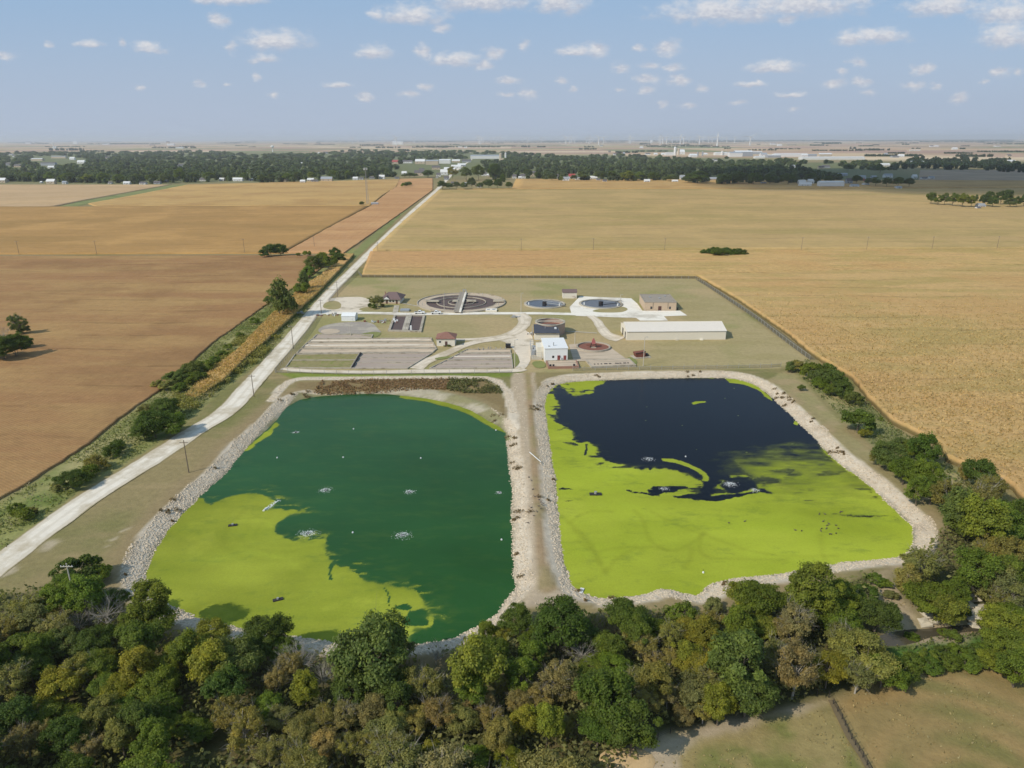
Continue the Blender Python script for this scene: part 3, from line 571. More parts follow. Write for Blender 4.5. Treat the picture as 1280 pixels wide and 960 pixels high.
# waterway of grass between the far left fields
def sheet(name, pts, z, m, label, jag=0.0, it=0, kind='structure'):
    p = np.array(pts, float)
    if it: p = smooth(p, it)
    if jag: p = p + np.stack([fbm(p[:, 0], p[:, 1], 3, 91, 3), fbm(p[:, 0], p[:, 1], 3, 92, 3)], 1) * jag
    mb = MB().raw([(a, b_, z) for a, b_ in p], [tuple(range(len(p)))]); return tag(mb.build(name, m), label, None, None, kind)
def ribbon(name, pts, wd, z, m, label, jag=.25, sub=6):
    p = np.array(pts, float); wd = np.broadcast_to(wd, (len(p),)).astype(float)
    # Catmull-Rom through the points
    q = []; ww = []
    pp = np.r_[[2 * p[0] - p[1]], p, [2 * p[-1] - p[-2]]]
    for i in range(1, len(pp) - 2):
        for t in np.linspace(0, 1, sub, endpoint=False):
            q.append(.5 * (2*pp[i] + (pp[i+1]-pp[i-1])*t + (2*pp[i-1]-5*pp[i]+4*pp[i+1]-pp[i+2])*t*t + (3*pp[i]-pp[i-1]-3*pp[i+1]+pp[i+2])*t**3)); ww.append(wd[i-1]*(1-t)+wd[i]*t)
    q.append(p[-1]); ww.append(wd[-1]); q = np.array(q); ww = np.array(ww)
    tn = np.gradient(q, axis=0); tn /= np.hypot(tn[:, 0], tn[:, 1])[:, None]; nr = np.stack([-tn[:, 1], tn[:, 0]], 1)
    jl = fbm(q[:, 0], q[:, 1], 6, 95, 3) * jag; jr = fbm(q[:, 0], q[:, 1], 6, 96, 3) * jag
    a = q + nr * (ww / 2 + jl)[:, None]; c = q - nr * (ww / 2 + jr)[:, None]; n = len(q)
    V_ = np.r_[np.c_[a, np.full(n, z)], np.c_[c, np.full(n, z)]]; i = np.arange(n - 1); Fc = np.stack([n + i, n + i + 1, i + 1, i], 1)
    me_ = npmesh(name, V_, Fc, m); fattr(me_, 'across', np.r_[np.zeros(n), np.ones(n)]); return tag(meshobj(name, me_), label, None, None, 'structure')
m_grass = mat('verge_grass', S(126,128,74), .95, .3, .05, .05, dirt=S(104,116,56), dirts=.02)
m_lawn = mat('dry_lawn', S(156,142,98), .95, .2, .25, .05, dirt=S(134,132,80), dirts=.08)
wl2 = [np.array(p) for p in wl]; sheet('grass_waterway', [*wl2, *wr[::-1]], .25, m_grass, 'green grass waterway crossing the far left fields')
# ---------------------------------------------------------------- roads
road = [(g(-60,738)+g(-60,770))/2, (g(0,690)+g(0,720))/2, (g(87,628)+g(120,628))/2, (g(175,570)+g(219,569))/2, (g(219,545)+g(259,538))/2, (g(269,514)+g(300,511))/2, (g(300,483)+g(323,483))/2, (g(328,455)+g(347,453))/2,
        (g(369,408)+g(386,408))/2, (g(398,374)+g(412,374))/2, (g(420,352)+g(432,352))/2, g(448,330), g(475,303), g(516,264), g(546,237.5), g(560,223), g(569,214), g(590,199)]
ribbon('gravel_road', road, [8.2,8,7.8,8.2,8,8.4,8.4,8.2,8.2,7.6,7.2,7.2,7.6,8.0,9,9,9,9], .05, M['road_track'], 'pale gravel road running straight to the town', .35)
rl = G([(452,323),(475,300.5),(512,264),(543,238)]) + np.array([-8.5, 0])
ribbon('grass_verge', rl, 8, .03, m_grass, 'dark green ditch verge along the straight road', 1.2)
K = .06
def rd(name, pts, wd, label, m='site_track', jag=.2):
    global K; K += .006
    return ribbon(name, G(pts), wd, K, M[m], label, jag)
def pad(name, pts, m, label, jag=.25, it=2):
    global K; K += .006
    return sheet(name, G(pts), K, m if not isinstance(m, str) else M[m], label, jag, it)
pad('parking_apron', [(401,386),(408,377),(416,371.5),(462,371),(463,383),(456,389),(430,391),(398,392)], 'site_gravel', 'gravel parking apron by the brown roofed office', .3, 1)
pad('grass_island', [(402.5,384),(406,378.5),(416,375.5),(426,378),(427,384),(422,387),(410,387)], m_lawn, 'oval grass island in the parking apron')
pad('grass_island', [(447,387),(455,384),(470,383.5),(490,384),(494,386),(492,389.5),(455,389)], m_lawn, 'grass patch in front of the office')
pad('gravel_lot', [(396,413),(404,407),(425,403),(455,402),(468,405),(473,412),(478,416),(460,418),(430,417),(405,419)], 'grey_gravel', 'grey gravel lot below the white shed')
pad('gravel_yard', [(650,396),(661,395),(660,404),(655,412),(664,418),(668,428),(664,440),(663,453),(655,463),(640,464.5),(647,456),(650,450),(643,438),(630,426),(606,424),(606,422),(630,421),(644,412),(650,405)], 'site_gravel', 'pale gravel yard beside the white building')
pad('concrete_apron', [(725,370.5),(789,373),(797,380),(803,388.5),(850,388.5),(859,394.5),(830,395.5),(835,401),(800,401),(793,396),(745,396),(720,395),(714,391),(712,384)], 'white_concrete', 'white concrete apron round the right clarifier', 0, 0)
pad('grass_island', [(738,389),(750,386),(776,383),(784,385),(785,388),(776,391),(750,391)], m_lawn, 'grass patch below the right clarifier')
rd('service_road', [(392,391.5),(430,391.3),(470,391.5),(500,392.3),(530,392.5),(560,392.3),(600,391.8),(650,391.8),(680,391.8),(720,393),(760,395),(797,396)], 5.5, 'concrete drive running across the plant', 'white_concrete')
rd('service_road', [(648,392.5),(655,397),(655.5,403),(651,410),(642,416),(628,420.5),(605,423.5),(575,424.5),(548,423)], [8,8,7,7,7,6,5,4,2.5], 'gravel loop road round the oval lawn')
rd('service_road', [(640,420),(618,424),(598,427),(580,432),(562,440),(545,447),(530,453),(518,461)], [8,7,6,5.5,5.5,6,7,8], 'gravel track running down from the loop road')
rd('service_road', [(352,461),(372,463),(400,464.5),(460,465.5),(520,464.5),(580,464),(640,463.5),(655,461)], [3,4.5,4.5,4.5,5.5,5,5,5], 'gravel track along the foot of the drying beds')
rd('service_road', [(738,395),(746,401),(751,409),(758,417),(767,422),(777,424)], [5,5,5.5,6.5,10,12], 'gravel road curving to the long building')
rd('footpath', [(502,379),(515,381.5),(530,384.5),(545,388),(560,390)], 1.3, 'narrow concrete footpath from the office', 'concrete', 0)
rd('footpath', [(706,414.5),(725,415.2),(746,416.6)], 1.2, 'narrow concrete footpath behind the digester', 'concrete', 0)
rd('footpath', [(496,382),(495,387),(494,391)], 3.0, 'short walk beside the office', 'concrete', 0)
pad('stone_pad', [(711,431),(730,429),(758,431),(782,448.5),(780,450.5),(717,452)], 'bed_light', 'stone paved pad round the rusty round basin', .2, 0)
pad('gravel_patch', [(400,413.5),(410,411),(425,412),(424,417),(404,418)], 'bed_light', 'sandy patch by the drying beds')
ribbon('ditch_strip', G([(868,350.5),(884,360),(905,374),(945,401),(985,432),(1010,451)]) + np.array([3.2, 1.5]), 3.5, .03, mat('dark_weeds', S(112,104,78), .95, .3, .3, .05), 'dark weedy strip between the fence and the corn', .5)
for pts, lab in (([(452,417),(470,414.5),(478,417),(470,422),(462,421),(450,420)], 'green weeds at the top of the drying beds'), ([(639.5,441),(646,443),(650,451),(647,458),(641.5,459)], 'green weeds at the right end of the drying beds'),
    ([(543,447.5),(560,445.5),(568,446.5),(556,449),(545,450.5)], 'green strip beside the gravel track'), ([(570,441),(582,437.5),(588,436.8),(578,440.5)], 'green strip along the upper track'), ([(782,448),(790,446),(797,452),(795,458),(788,457)], 'green grass beside the rusty hopper'), ([(664,452),(680,451),(684,460),(668,461)], 'green grass by the brick terrace')): pad('weedy_patch', pts, m_grass, lab, .5)
rd('field_track', [(1040,876),(1052,900),(1064,925),(1078,948),(1092,975),(1120,1040)], 1.1, 'dark fence line track through the lower right pasture', 'track_weeds', .3)
# ================================================================ PLANT BUILDINGS AND TANKS
def fit(FL, FR):
    """origin, turn and width of a front wall seen between two places of the photograph"""
    a = g(*FL); c = g(*FR); d = c - a; return a, math.atan2(d[1], d[0]), float(np.hypot(*d))
def gable(mb, w_, d, h, rise, ov=.35, t=.18, along='x'):
    if along == 'x':
        prof = [(-ov, h - rise * ov / (d / 2)), (d / 2, h + rise), (d + ov, h - rise * ov / (d / 2))]
        for (y0, z0), (y1, z1) in ((prof[0], prof[1]), (prof[1], prof[2])):
            mb.raw([(-ov,y0,z0),(w_+ov,y0,z0),(w_+ov,y1,z1),(-ov,y1,z1),(-ov,y0,z0+t),(w_+ov,y0,z0+t),(w_+ov,y1,z1+t),(-ov,y1,z1+t)], [(0,3,2,1),(4,5,6,7),(0,1,5,4),(1,2,6,5),(2,3,7,6),(3,0,4,7)])
    return mb
def hip(mb, w_, d, h, rise, ov=.5, ridge=None, t=.2):
    r = max(0, (w_ - d)) / 2 if ridge is None else ridge
    v = [(-ov,-ov,h),(w_+ov,-ov,h),(w_+ov,d+ov,h),(-ov,d+ov,h),(w_/2-r,d/2,h+rise),(w_/2+r,d/2,h+rise),(-ov,-ov,h-t),(w_+ov,-ov,h-t),(w_+ov,d+ov,h-t),(-ov,d+ov,h-t)]
    return mb.raw(v, [(0,1,5,4),(1,2,5),(2,3,4,5),(3,0,4),(6,7,1,0),(7,8,2,1),(8,9,3,2),(9,6,0,3),(9,8,7,6)])
def pent(w_, d, h, rise):                    # walls with pointed gable ends
    return MB().raw([(0,0,0),(w_,0,0),(w_,d,0),(0,d,0),(0,0,h),(w_,0,h),(w_,d,h),(0,d,h),(0,d/2,h+rise),(w_,d/2,h+rise)],
                    [(0,1,5,4),(2,3,7,6),(1,2,6,9,5),(3,0,4,8,7),(0,3,2,1)])
def door(root, x, w_, h, m='door_brown', y=-.06, name='door', z=0):
    o = MB().box(x, x + w_, y, .02, z, z + h).build(name, M[m], root); MB().box(x + w_ * .78, x + w_ * .86, y - .06, y, z + 1.0, z + 1.1).build('handle', M['steel'], o); return o
def window(root, x, w_, z, h, fr='white'):
    o = MB().box(x - .1, x + w_ + .1, -.05, .02, z - .1, z).box(x - .1, x + w_ + .1, -.05, .02, z + h, z + h + .1).box(x - .1, x, -.05, .02, z, z + h).box(x + w_, x + w_ + .1, -.05, .02, z, z + h).build('window', M[fr], root)
    MB().box(x, x + w_, -.03, .02, z, z + h).build('pane', M['glass'], o); return o
# white shed
a, rz, w_ = fit((427,401.5), (444,401.5))
t = empty('metal_shed', (*a, 0), rz, 'small bright white metal shed standing above the grey gravel lot', 'shed')
pent(w_, 6.5, 2.7, 1.1).build('wall', M['white'], t); gable(MB(), w_, 6.5, 2.7, 1.1, .15, .1).build('roof', M['white'], t); door(t, w_ - 2.2, 1.0, 2.1, 'white')
# brown roofed office
a, rz, w_ = fit((477,379.5), (500,379.8))
t = empty('office_building', (*a, 0), rz, 'office with purplish brown hip roof and pale brick front, left of the ringed basin', 'building')
MB().box(0, w_, 0, 12, 0, 2.7).build('wall', M['off_white'], t)
rf = hip(MB(), w_, 12, 2.72, 3.0, .9, ridge=w_ * .22).build('roof', M['brown_roof'], t)
MB().raw([(1.2,-1.1,2.75),(5.2,-1.1,2.75),(3.2,-1.1,4.3),(1.2,3,2.75),(5.2,3,2.75),(3.2,5.0,4.3)], [(0,1,2),(0,2,5,3),(1,4,5,2)]).build('porch_gable', M['white'], t)
MB().raw([(.9,-1.25,2.7),(3.2,-1.25,4.45),(3.2,5.2,4.45),(.9,3,2.7)], [(0,1,2,3)]).raw([(3.2,-1.25,4.45),(5.5,-1.25,2.7),(5.5,3,2.7),(3.2,5.2,4.45)], [(0,1,2,3)]).build('porch_roof', M['brown_roof'], t)
MB().box(0, w_, -.05, 0, .0, .9).build('brick_skirt', M['tan_brick'], t)
door(t, w_ - 2.4, 1.1, 2.1); door(t, 2.6, 1.1, 2.1); 
for x in (.6, 4.6, 6.4): window(t, x, 1.1, 1.0, 1.0)
MB().box(1.3, 1.8, 4, 4.5, 4.6, 6.2).build('chimney', M['red_brick'], rf)
# small pump house
a, rz, w_ = fit((546,432.7), (568.6,432.7))
t = empty('pump_house', (*a, 0), rz, 'small square pump house with cream walls and reddish brown hip roof', 'building')
MB().box(0, w_, 0, 8.0, 0, 3.7).build('wall', M['off_white'], t); hip(MB(), w_, 8.0, 3.7, 2.1, .5, ridge=.4).build('roof', M['red_roof'], t)
door(t, w_ * .46, 1.1, 2.3); window(t, w_ * .13, .9, 1.6, .9)
for x, r in ((4.6, .5), (5.6, .65), (6.4, .45), (2.0, .35)):
    pass
# little garage
a, rz, w_ = fit((703.3,373), (720.8,373))
t = empty('garage', (*a, 0), rz, 'small cream garage with brown roof between the two round clarifiers', 'shed')
pent(w_, 6, 3.6, 1.3).build('wall', M['off_white'], t); gable(MB(), w_, 6, 3.6, 1.3, .3).build('roof', M['brown_roof'], t)
door(t, w_ * .72, .9, 2.1, 'off_white'); MB().bar((w_*.88,-.3,.0),(w_*.88,-.3,1.4),.06).bar((w_*.66,-.3,1.2),(w_*.88,-.3,1.2),.06).build('railing', M['door_red'], t)
# brick building
a, rz, w_ = fit((805.5,388.2), (845,388.4))
t = empty('brick_building', (*a, 0), rz, 'flat roofed tan brick building with dark brown door at the end of the concrete apron', 'building')
H_, D_ = 4.5, 21.0
MB().box(0, w_, 0, D_, 0, H_).build('wall', M['tan_brick'], t)
rf = MB().box(.3, w_ - .3, .3, D_ - .3, H_ + .0, H_ + .15).build('roof', M['grey_roof'], t)
MB().box(-.1, w_ + .1, -.1, .3, H_, H_ + .45).box(-.1, w_ + .1, D_ - .3, D_ + .1, H_, H_ + .45).box(-.1, .3, .3, D_ - .3, H_, H_ + .45).box(w_ - .3, w_ + .1, .3, D_ - .3, H_, H_ + .45).build('parapet', M['grey_roof'], t)
for x, y in ((4, 12), (9, 9), (13, 15)): MB().box(x, x + 1, y, y + 1, H_ + .15, H_ + .75).build('roof_vent', M['steel'], rf)
door(t, w_ * .43, 1.8, 2.5); window(t, w_ * .19, .8, 1.0, 1.2, 'dark'); window(t, w_ * .78, .8, 1.0, 1.2, 'dark')
for x in (.26, .73): MB().box(w_ * x, w_ * x + .15, -.12, -.02, 1.2, H_).build('downspout', M['dark'], t)
MB().cyl((w_ + 1.0, 1), .4, 0, 1.6).build('vent_pipe', M['dark'], t)
# long building
a, rz, w_ = fit((783,425.3), (906.8,424.4))
t = empty('storage_building', (*a, 0), rz, 'very long low cream metal building with plain gable roof', 'building')
H_, D_, R0 = 4.3, 17.0, 2.3
pent(w_, D_, H_, R0).build('wall', M['cream'], t)
rf = gable(MB(), w_, D_, H_, R0, .25, .12).build('roof', M['cream_roof'], t)
MB().bar((-.25, D_/2, H_ + R0 + .16), (w_ + .25, D_/2, H_ + R0 + .16), .14).build('ridge_cap', M['cream'], rf)
seam = MB()
for i in range(56):
    x = i * w_ / 55.
    seam.raw([(x-.03,-.2,H_+.12),(x+.03,-.2,H_+.12),(x+.03,D_/2,H_+R0+.2),(x-.03,D_/2,H_+R0+.2),(x,-.2,H_+.16),(x,D_/2,H_+R0+.24)], [(0,4,5,3),(4,1,2,5)])
seam.build('roof_seam', M['cream_roof'], rf)
rib = MB()
for i in range(110): rib.box(i * w_ / 110. + .02, i * w_ / 110. + .08, -.04, 0, .1, H_ - .1)
rib.build('siding_rib', M['cream'], t)
MB().box(-.15, w_ + .15, -.38, -.26, H_ - .12, H_ + .04).build('gutter', M['white'], t)
for y0, y1, h in ((2.5, 4.8, 3.2), (9.0, 11.6, 3.4)): MB().box(-.08, 0.02, y0, y1, 0, h).build('door', M['dark'], t)
for x in (.49, .74): MB().box(w_ * x, w_ * x + 1.4, -1.0, -.05, 0, .5).build('door_step', M['white_concrete'], t)
# white process building
a, rz, w_ = fit((681,453), (709.3,452.4))
t = empty('process_building', (*a, 0), rz, 'tall white metal building with two dark red doors beside the digester', 'building')
H_, D_ = 6.0, 14.5
MB().box(0, w_, 0, D_, 0, H_).build('wall', M['white'], t)
rf = MB().raw([(-.2,-.2,H_),(w_+.2,-.2,H_),(w_+.2,D_+.2,H_+.5),(-.2,D_+.2,H_+.5),(-.2,-.2,H_+.25),(w_+.2,-.2,H_+.25),(w_+.2,D_+.2,H_+.75),(-.2,D_+.2,H_+.75)], [(0,3,2,1),(4,5,6,7),(0,1,5,4),(1,2,6,5),(2,3,7,6),(3,0,4,7)]).build('roof', M['white'], t)
MB().box(w_*.4, w_*.4+.35, 3, 3.35, H_ + .3, H_ + 1.9).build('flue', M['steel'], rf); MB().box(w_*.17, w_*.17+.6, 2, 2.6, H_ + .3, H_ + .7).build('roof_vent', M['steel'], rf)
door(t, w_ * .55, 1.2, 2.9, 'door_red'); door(t, w_ * .82, 1.2, 2.9, 'door_red')
MB().cyl((w_*.55+.6, 0), .6, 2.9, 3.0).build('door_lintel', M['door_red'], t)
window(t, w_ * .33, .7, 2.0, .8, 'dark'); MB().box(w_ * .72, w_ * .72 + .5, -.2, 0, .6, 1.9).build('meter_box', M['steel'], t)
MB().box(-2.7, -.02, 5.5, 13, 0, 5.2).build('annex', M['off_white'], t)
# dark roofed control house in front of the digester
a, rz, w_ = fit((667.5,426.5), (700,426.5))
t = empty('control_house', (*a, 0), rz, 'low building with black mono pitch roof in front of the round digester', 'building')
MB().box(.2, w_ - .2, 2.0, 10.5, 0, 3.6).build('wall', M['off_white'], t)
rf = MB().raw([(0,1.2,3.5),(w_,1.2,3.5),(w_-1.5,11,5.2),(0,11,5.2),(0,1.2,3.75),(w_,1.2,3.75),(w_-1.5,11,5.45),(0,11,5.45)], [(0,3,2,1),(4,5,6,7),(0,1,5,4),(1,2,6,5),(2,3,7,6),(3,0,4,7)]).build('roof', M['dark_roof'], t)
MB().box(w_*.8, w_*.8+1.0, 5.5, 6.7, 4.4, 5.1).build('skylight', M['white'], rf); MB().cyl((w_*.44, 6), .12, 4.3, 6.0, 8).build('flue', M['steel'], rf)
MB().bar((-.6,2,0),(-.6,2,4.6),.08).bar((-.6,10,0),(-.6,10,5.2),.08).bar((-.6,2,4.6),(-.6,10,5.2),.06).build('pipe_frame', M['steel'], t)
# round tanks
def circ(px0, px1, pyc):
    a = g(px0, pyc); c = g(px1, pyc); return (a + c) / 2, float(np.hypot(*(c - a))) / 2
def radial_water(name, r, z, root, m): return MB().cyl((0, 0), r, z - .2, z, 48).build(name, M[m], root)
c, r = circ(669, 706, 416)
t = empty('digester_tank', (*c, 0), 0, 'tall round open brick digester tank behind the white building', 'tank')
MB().ring((0,0), r-.6, r, 0, 5.4, 56).build('tank_wall', M['digester_brick'], t); MB().ring((0,0), r-.75, r+.15, 5.4, 5.75, 56).build('coping', M['concrete'], t); radial_water('sludge', r-.6, 3.6, t, 'rust_water')
rl_ = MB().ring((0,0), r-.08, r-.02, 6.65, 6.7, 40)
for i in range(28): q = 2*math.pi*i/28; rl_.bar(((r-.05)*math.cos(q),(r-.05)*math.sin(q),5.75),((r-.05)*math.cos(q),(r-.05)*math.sin(q),6.7),.03,n=4)
rl_.build('railing', M['steel'], t); MB().box(-r, r, -.6, .6, 5.8, 6.0).build('walkway', M['concrete'], t)
# ringed basin
c, r = circ(521.5, 632, 378.5)
t = empty('ringed_basin', (*c, 0), 0, 'large round basin of three concrete ring walls crossed by a wide grey bridge', 'tank')
for i, (rr_, z1, wd) in enumerate(((r, .75, .55), (r*.80, .45, .4), (r*.56, .55, .4), (r*.30, .55, .4))): MB().ring((0,0), rr_-wd, rr_, -.5, z1, 72).build('ring_wall', M['old_concrete'], t)
MB().ring((0,0), r*.80, r-.55, -.5, .28, 72).build('channel_floor', M['bed_light'], t); MB().ring((0,0), .5, r*.8-.4, -.6, -.0+.1, 72).build('water_surface', M['tank_water'], t)
br = MB().box(-2.4, .5, -r-1.0, r+1.0, .8, 1.05).build('bridge_deck', M['grey_roof'], t); MB().box(.5, 1.7, -r-2.0, r+2.0, .85, 1.1).build('walkway', M['white_concrete'], t)
rl_ = MB()
for x in (-2.4, 1.7):
    rl_.bar((x,-r-1,2.1),(x,r+1,2.1),.04)
    for i in range(19): y = -r-1 + i*(2*r+2)/18; rl_.bar((x,y,1.0),(x,y,2.1),.035,n=4)
rl_.build('railing', M['steel'], br)
for x0, x1 in ((-r*.80, -r*.5), (r*.12, r*.34), (r*.72, r*.98), (-r*.2, -r*.06)): MB().box(x0, x1, -1.6, 1.8, .9, 1.15).box(x0 + .2, x1 - .2, -1.0, 1.2, 1.15, 1.55).build('rotor_cover', M['concrete'], t)
for x in (.5, -.8): MB().box(x, x + .7, r + .2, r + .9, 1.3, 2.7).build('control_box', M['steel'], t)
for q in (15, 60, 120, 165, 200, 340): MB().cyl((r*.9*math.cos(R_(q)), r*.9*math.sin(R_(q))), .12, .2, 1.9, 6).build('bollard', M['steel'], t)
# clarifiers
for (x0, x1, yc, lab, rot) in ((655, 706.5, 380.3, 'left one of two round clarifiers, dark water and thin diagonal walkway', -32), (723.5, 778.5, 380.3, 'right one of two round clarifiers, ringed by white concrete', 24)):
    c, r = circ(x0, x1, yc)
    t = empty('clarifier', (*c, 0), 0, lab, 'tank')
    MB().ring((0,0), r-1.3, r, -.5, .5, 64).build('rim', M['concrete'], t); MB().ring((0,0), r-2.6, r-2.2, -.5, .45, 64).build('weir', M['steel'], t); radial_water('water_surface', r-1.3, .32, t, 'tank_water2')
    b_ = MB(); ca, sa = math.cos(R_(rot)), math.sin(R_(rot)); 
    P_ = lambda u, v: (u*ca - v*sa, u*sa + v*ca)
    for u0, u1 in ((-1.2, r+1.2),):
        q = [P_(u0,-.5), P_(u1,-.5), P_(u1,.5), P_(u0,.5)]; b_.prism(q, .9, 1.15)
        for v in (-.5, .5):
            b_.bar((*P_(u0, v), 2.1), (*P_(u1, v), 2.1), .04)
            for k in range(9): u = u0 + (u1-u0)*k/8; b_.bar((*P_(u, v), 1.15), (*P_(u, v), 2.1), .03, n=4)
    b_.build('walkway', M['steel'], t); MB().cyl((0,0), 1.3, .2, 1.6, 20).build('drive_unit', M['dark'], t)
    for q in (200, 320): MB().box(r*.86*math.cos(R_(q)), r*.86*math.cos(R_(q))+.6, r*.86*math.sin(R_(q)), r*.86*math.sin(R_(q))+.6, .5, 1.8).build('control_box', M['white'], t)
# rusty round basin with red machine
c, r = circ(720.5, 763, 434.8)
t = empty('rusty_basin', (*c, 0), 0, 'round rust coloured basin on the stone pad with a low concrete rim', 'tank')
MB().ring((0,0), r-.6, r, -.4, .9, 56).build('rim', M['old_concrete'], t); MB().ring((0,0), 1.5, r-.6, -.3, .3, 56).build('media', M['rust_water'], t)
rc = c
t = empty('red_pump', (*c, .3), 0, 'red pump tower standing in the middle of the rusty round basin', 'pump')
MB().raw([(-.9,-.7,1.8),(.9,-.7,1.8),(.9,.7,1.8),(-.9,.7,1.8),(-.6,-.5,3.6),(.7,-.5,3.3),(.7,.5,3.3),(-.6,.5,3.6)], [(0,3,2,1),(4,5,6,7),(0,1,5,4),(1,2,6,5),(2,3,7,6),(3,0,4,7)]).build('housing', M['red_paint'], t)
MB().cyl((0,0), .3, 3.3, 4.2, 10).build('motor', M['red_paint'], t)
for x, y in ((-.9,-.6),(.9,-.6),(.9,.6),(-.9,.6)): MB().bar((x*1.5,y*1.5,0),(x,y,2.05),.12).build('leg', M['dark'], t)
MB().box(-3.2, 3.2, -.15, .15, .9, 1.2).build('arm', M['rust'], t)
# rectangular basins
def quad_frame(pts):                         # centre and local coordinates of a traced quadrangle
    P = G(pts); c = P.mean(0); return c, P - c
def wallseg(mb, p, q, wd, z0, z1, o=0.0):
    p = np.array(p); q = np.array(q); d = q - p; L = np.hypot(*d); d /= L; n = np.array([-d[1], d[0]]) * wd / 2; e = d * o
    return mb.prism([tuple(p - e - n), tuple(q + e - n), tuple(q + e + n), tuple(p - e + n)], z0, z1)
c, P = quad_frame([(493.5,395.4),(530,395.4),(525.5,415.2),(486.5,414.2)])
t = empty('settling_basin', (*c, 0), 0, 'pair of rectangular concrete settling basins holding purple brown water', 'tank')
for i in range(4): wallseg(MB(), P[i], P[(i+1) % 4], 1.2, -.4, .75 - .006 * (i % 2), .6).build('basin_wall', M['old_concrete'], t)
Mt, Mb_ = P[0]*.5 + P[1]*.5 , P[3]*.5 + P[2]*.5
wallseg(MB(), Mt + [0,-.61], Mb_ + [0,.61], 3.0, -.4, .70).build('centre_walkway', M['concrete'], t)
MB().raw([(*(p * .99), .12) for p in P], [(3,2,1,0)]).build('water_surface', M['tank_water'], t)
rl_ = MB()
for i in range(12):
    p = Mt + (Mb_ - Mt) * i / 11; rl_.bar((p[0]-1.2, p[1], .7), (p[0]-1.2, p[1], 1.8), .04, n=4).bar((p[0]+1.2, p[1], .7), (p[0]+1.2, p[1], 1.8), .04, n=4)
for s_ in (-1.2, 1.2): rl_.bar((Mt[0]+s_, Mt[1]-.7, 1.8), (Mb_[0]+s_, Mb_[1]+.7, 1.8), .04)
rl_.build('railing', M['steel'], t); q = P[3]*.35 + P[2]*.65; MB().box(q[0], q[0]+.9, q[1]+2, q[1]+2.6, .1, 2.6).build('sampler_box', M['white'], t)
# sludge drying beds
beds = [([(396,419),(466,419.2),(464,423.6),(391,423.8)], 'bed_gravel', 'topmost of the long gravel drying beds'), ([(390,424.7),(539,423.2),(540,427.6),(385,428.4)], 'bed_light', 'long gravel drying bed second from the top'),
 ([(384,429.3),(541,428.5),(545,435.6),(377,436)], 'bed_light', 'long tan drying bed just above the pale concrete strip'), ([(376,437.4),(546,436.6),(541,441.2),(371,442.4)], 'bed_light', 'pale concrete strip between the upper and lower drying beds'),
 ([(369,443.8),(449.3,443),(438.3,461),(357,460.6)], 'bed_grass', 'overgrown grassy drying bed at the lower left'), ([(451,442.6),(540,442.2),(509,461.4),(440,461.2)], 'bed_gravel', 'dark gravel drying bed right of the black divider wall'),
 ([(584,437.6),(637.5,437.5),(638.3,441.6),(575,442)], 'bed_light', 'short pale strip bed below the loop road'), ([(574,443),(638.5,442.6),(639.6,449.6),(560,450.4)], 'bed_gravel', 'upper right gravel drying bed beside the yard'),
 ([(558,451.2),(639.8,450.6),(640.6,460.6),(537,461.4)], 'bed_gravel', 'lower right gravel drying bed above the levee track')]
for bi, (pts, mm, lab) in enumerate(beds):
    c, P = quad_frame(pts); t = empty('drying_bed', (*c, 0), 0, lab, 'drying bed', 'sludge drying beds')
    n = 14; V_ = []; 
    for j in range(n + 1):
        for i in range(n * 3 + 1):
            u, v = i / (n * 3), j / n; p = (P[3]*(1-u) + P[2]*u)*(1-v) + (P[0]*(1-u) + P[1]*u)*v
            x_, y_ = np.array([p[0]+c[0]]), np.array([p[1]+c[1]]); ridge = .11 * math.sin(v * 6.283 * 3 + float(fbm(x_, y_, 12, 5, 2)[0]) * 2)
            V_.append((p[0], p[1], .2 + ridge + .08 * float(fbm(x_, y_, 1.5, 8, 2)[0])))
    w3 = n * 3 + 1; Fc = [(j*w3+i, j*w3+i+1, (j+1)*w3+i+1, (j+1)*w3+i) for j in range(n) for i in range(n*3)]
    MB().raw(V_, Fc).build('bed_surface', M[mm], t)
    for u in ({2: (.5,), 5: (.36, .7), 8: (.5,), 1: (.5,), 7: (.5,), 4: (.55,)}.get(bi, ())):
        a_ = P[0]*u + P[3]*(1-u); b_ = P[1]*u + P[2]*(1-u); wallseg(MB(), a_*.985, b_*.985, .5, 0, .5).build('divider_curb', M['white_concrete' if bi in (1, 2, 7) else 'old_concrete'], t)
    for i in range(4):
        k_ = 'black_curb' if (bi == 5 and i == 3) else 'curb'
        wallseg(MB(), P[i], P[(i+1) % 4], .45, -.2, (.55 if k_ == 'curb' else 1.0) - .004 * (i % 2), -.25 if i % 2 else .2).build(k_, M['dark' if k_ != 'curb' else 'old_concrete'], t)
for px, py in ((610.5,437),(613.5,437),(620,437.4),(626,437.4),(598,438),(632,437.6),(604,437.8)):
    a = g(px, py); tag(meshobj('valve_post', MB().cyl((0,0), .18, 0, 1.1, 8).mesh('valve_post', M['steel'])), None, None).location = (*a, .2)
    o = COL.objects[-1]; tag(o, 'short grey valve post standing along the pale strip bed', 'post', 'valve posts along the pale strip bed')
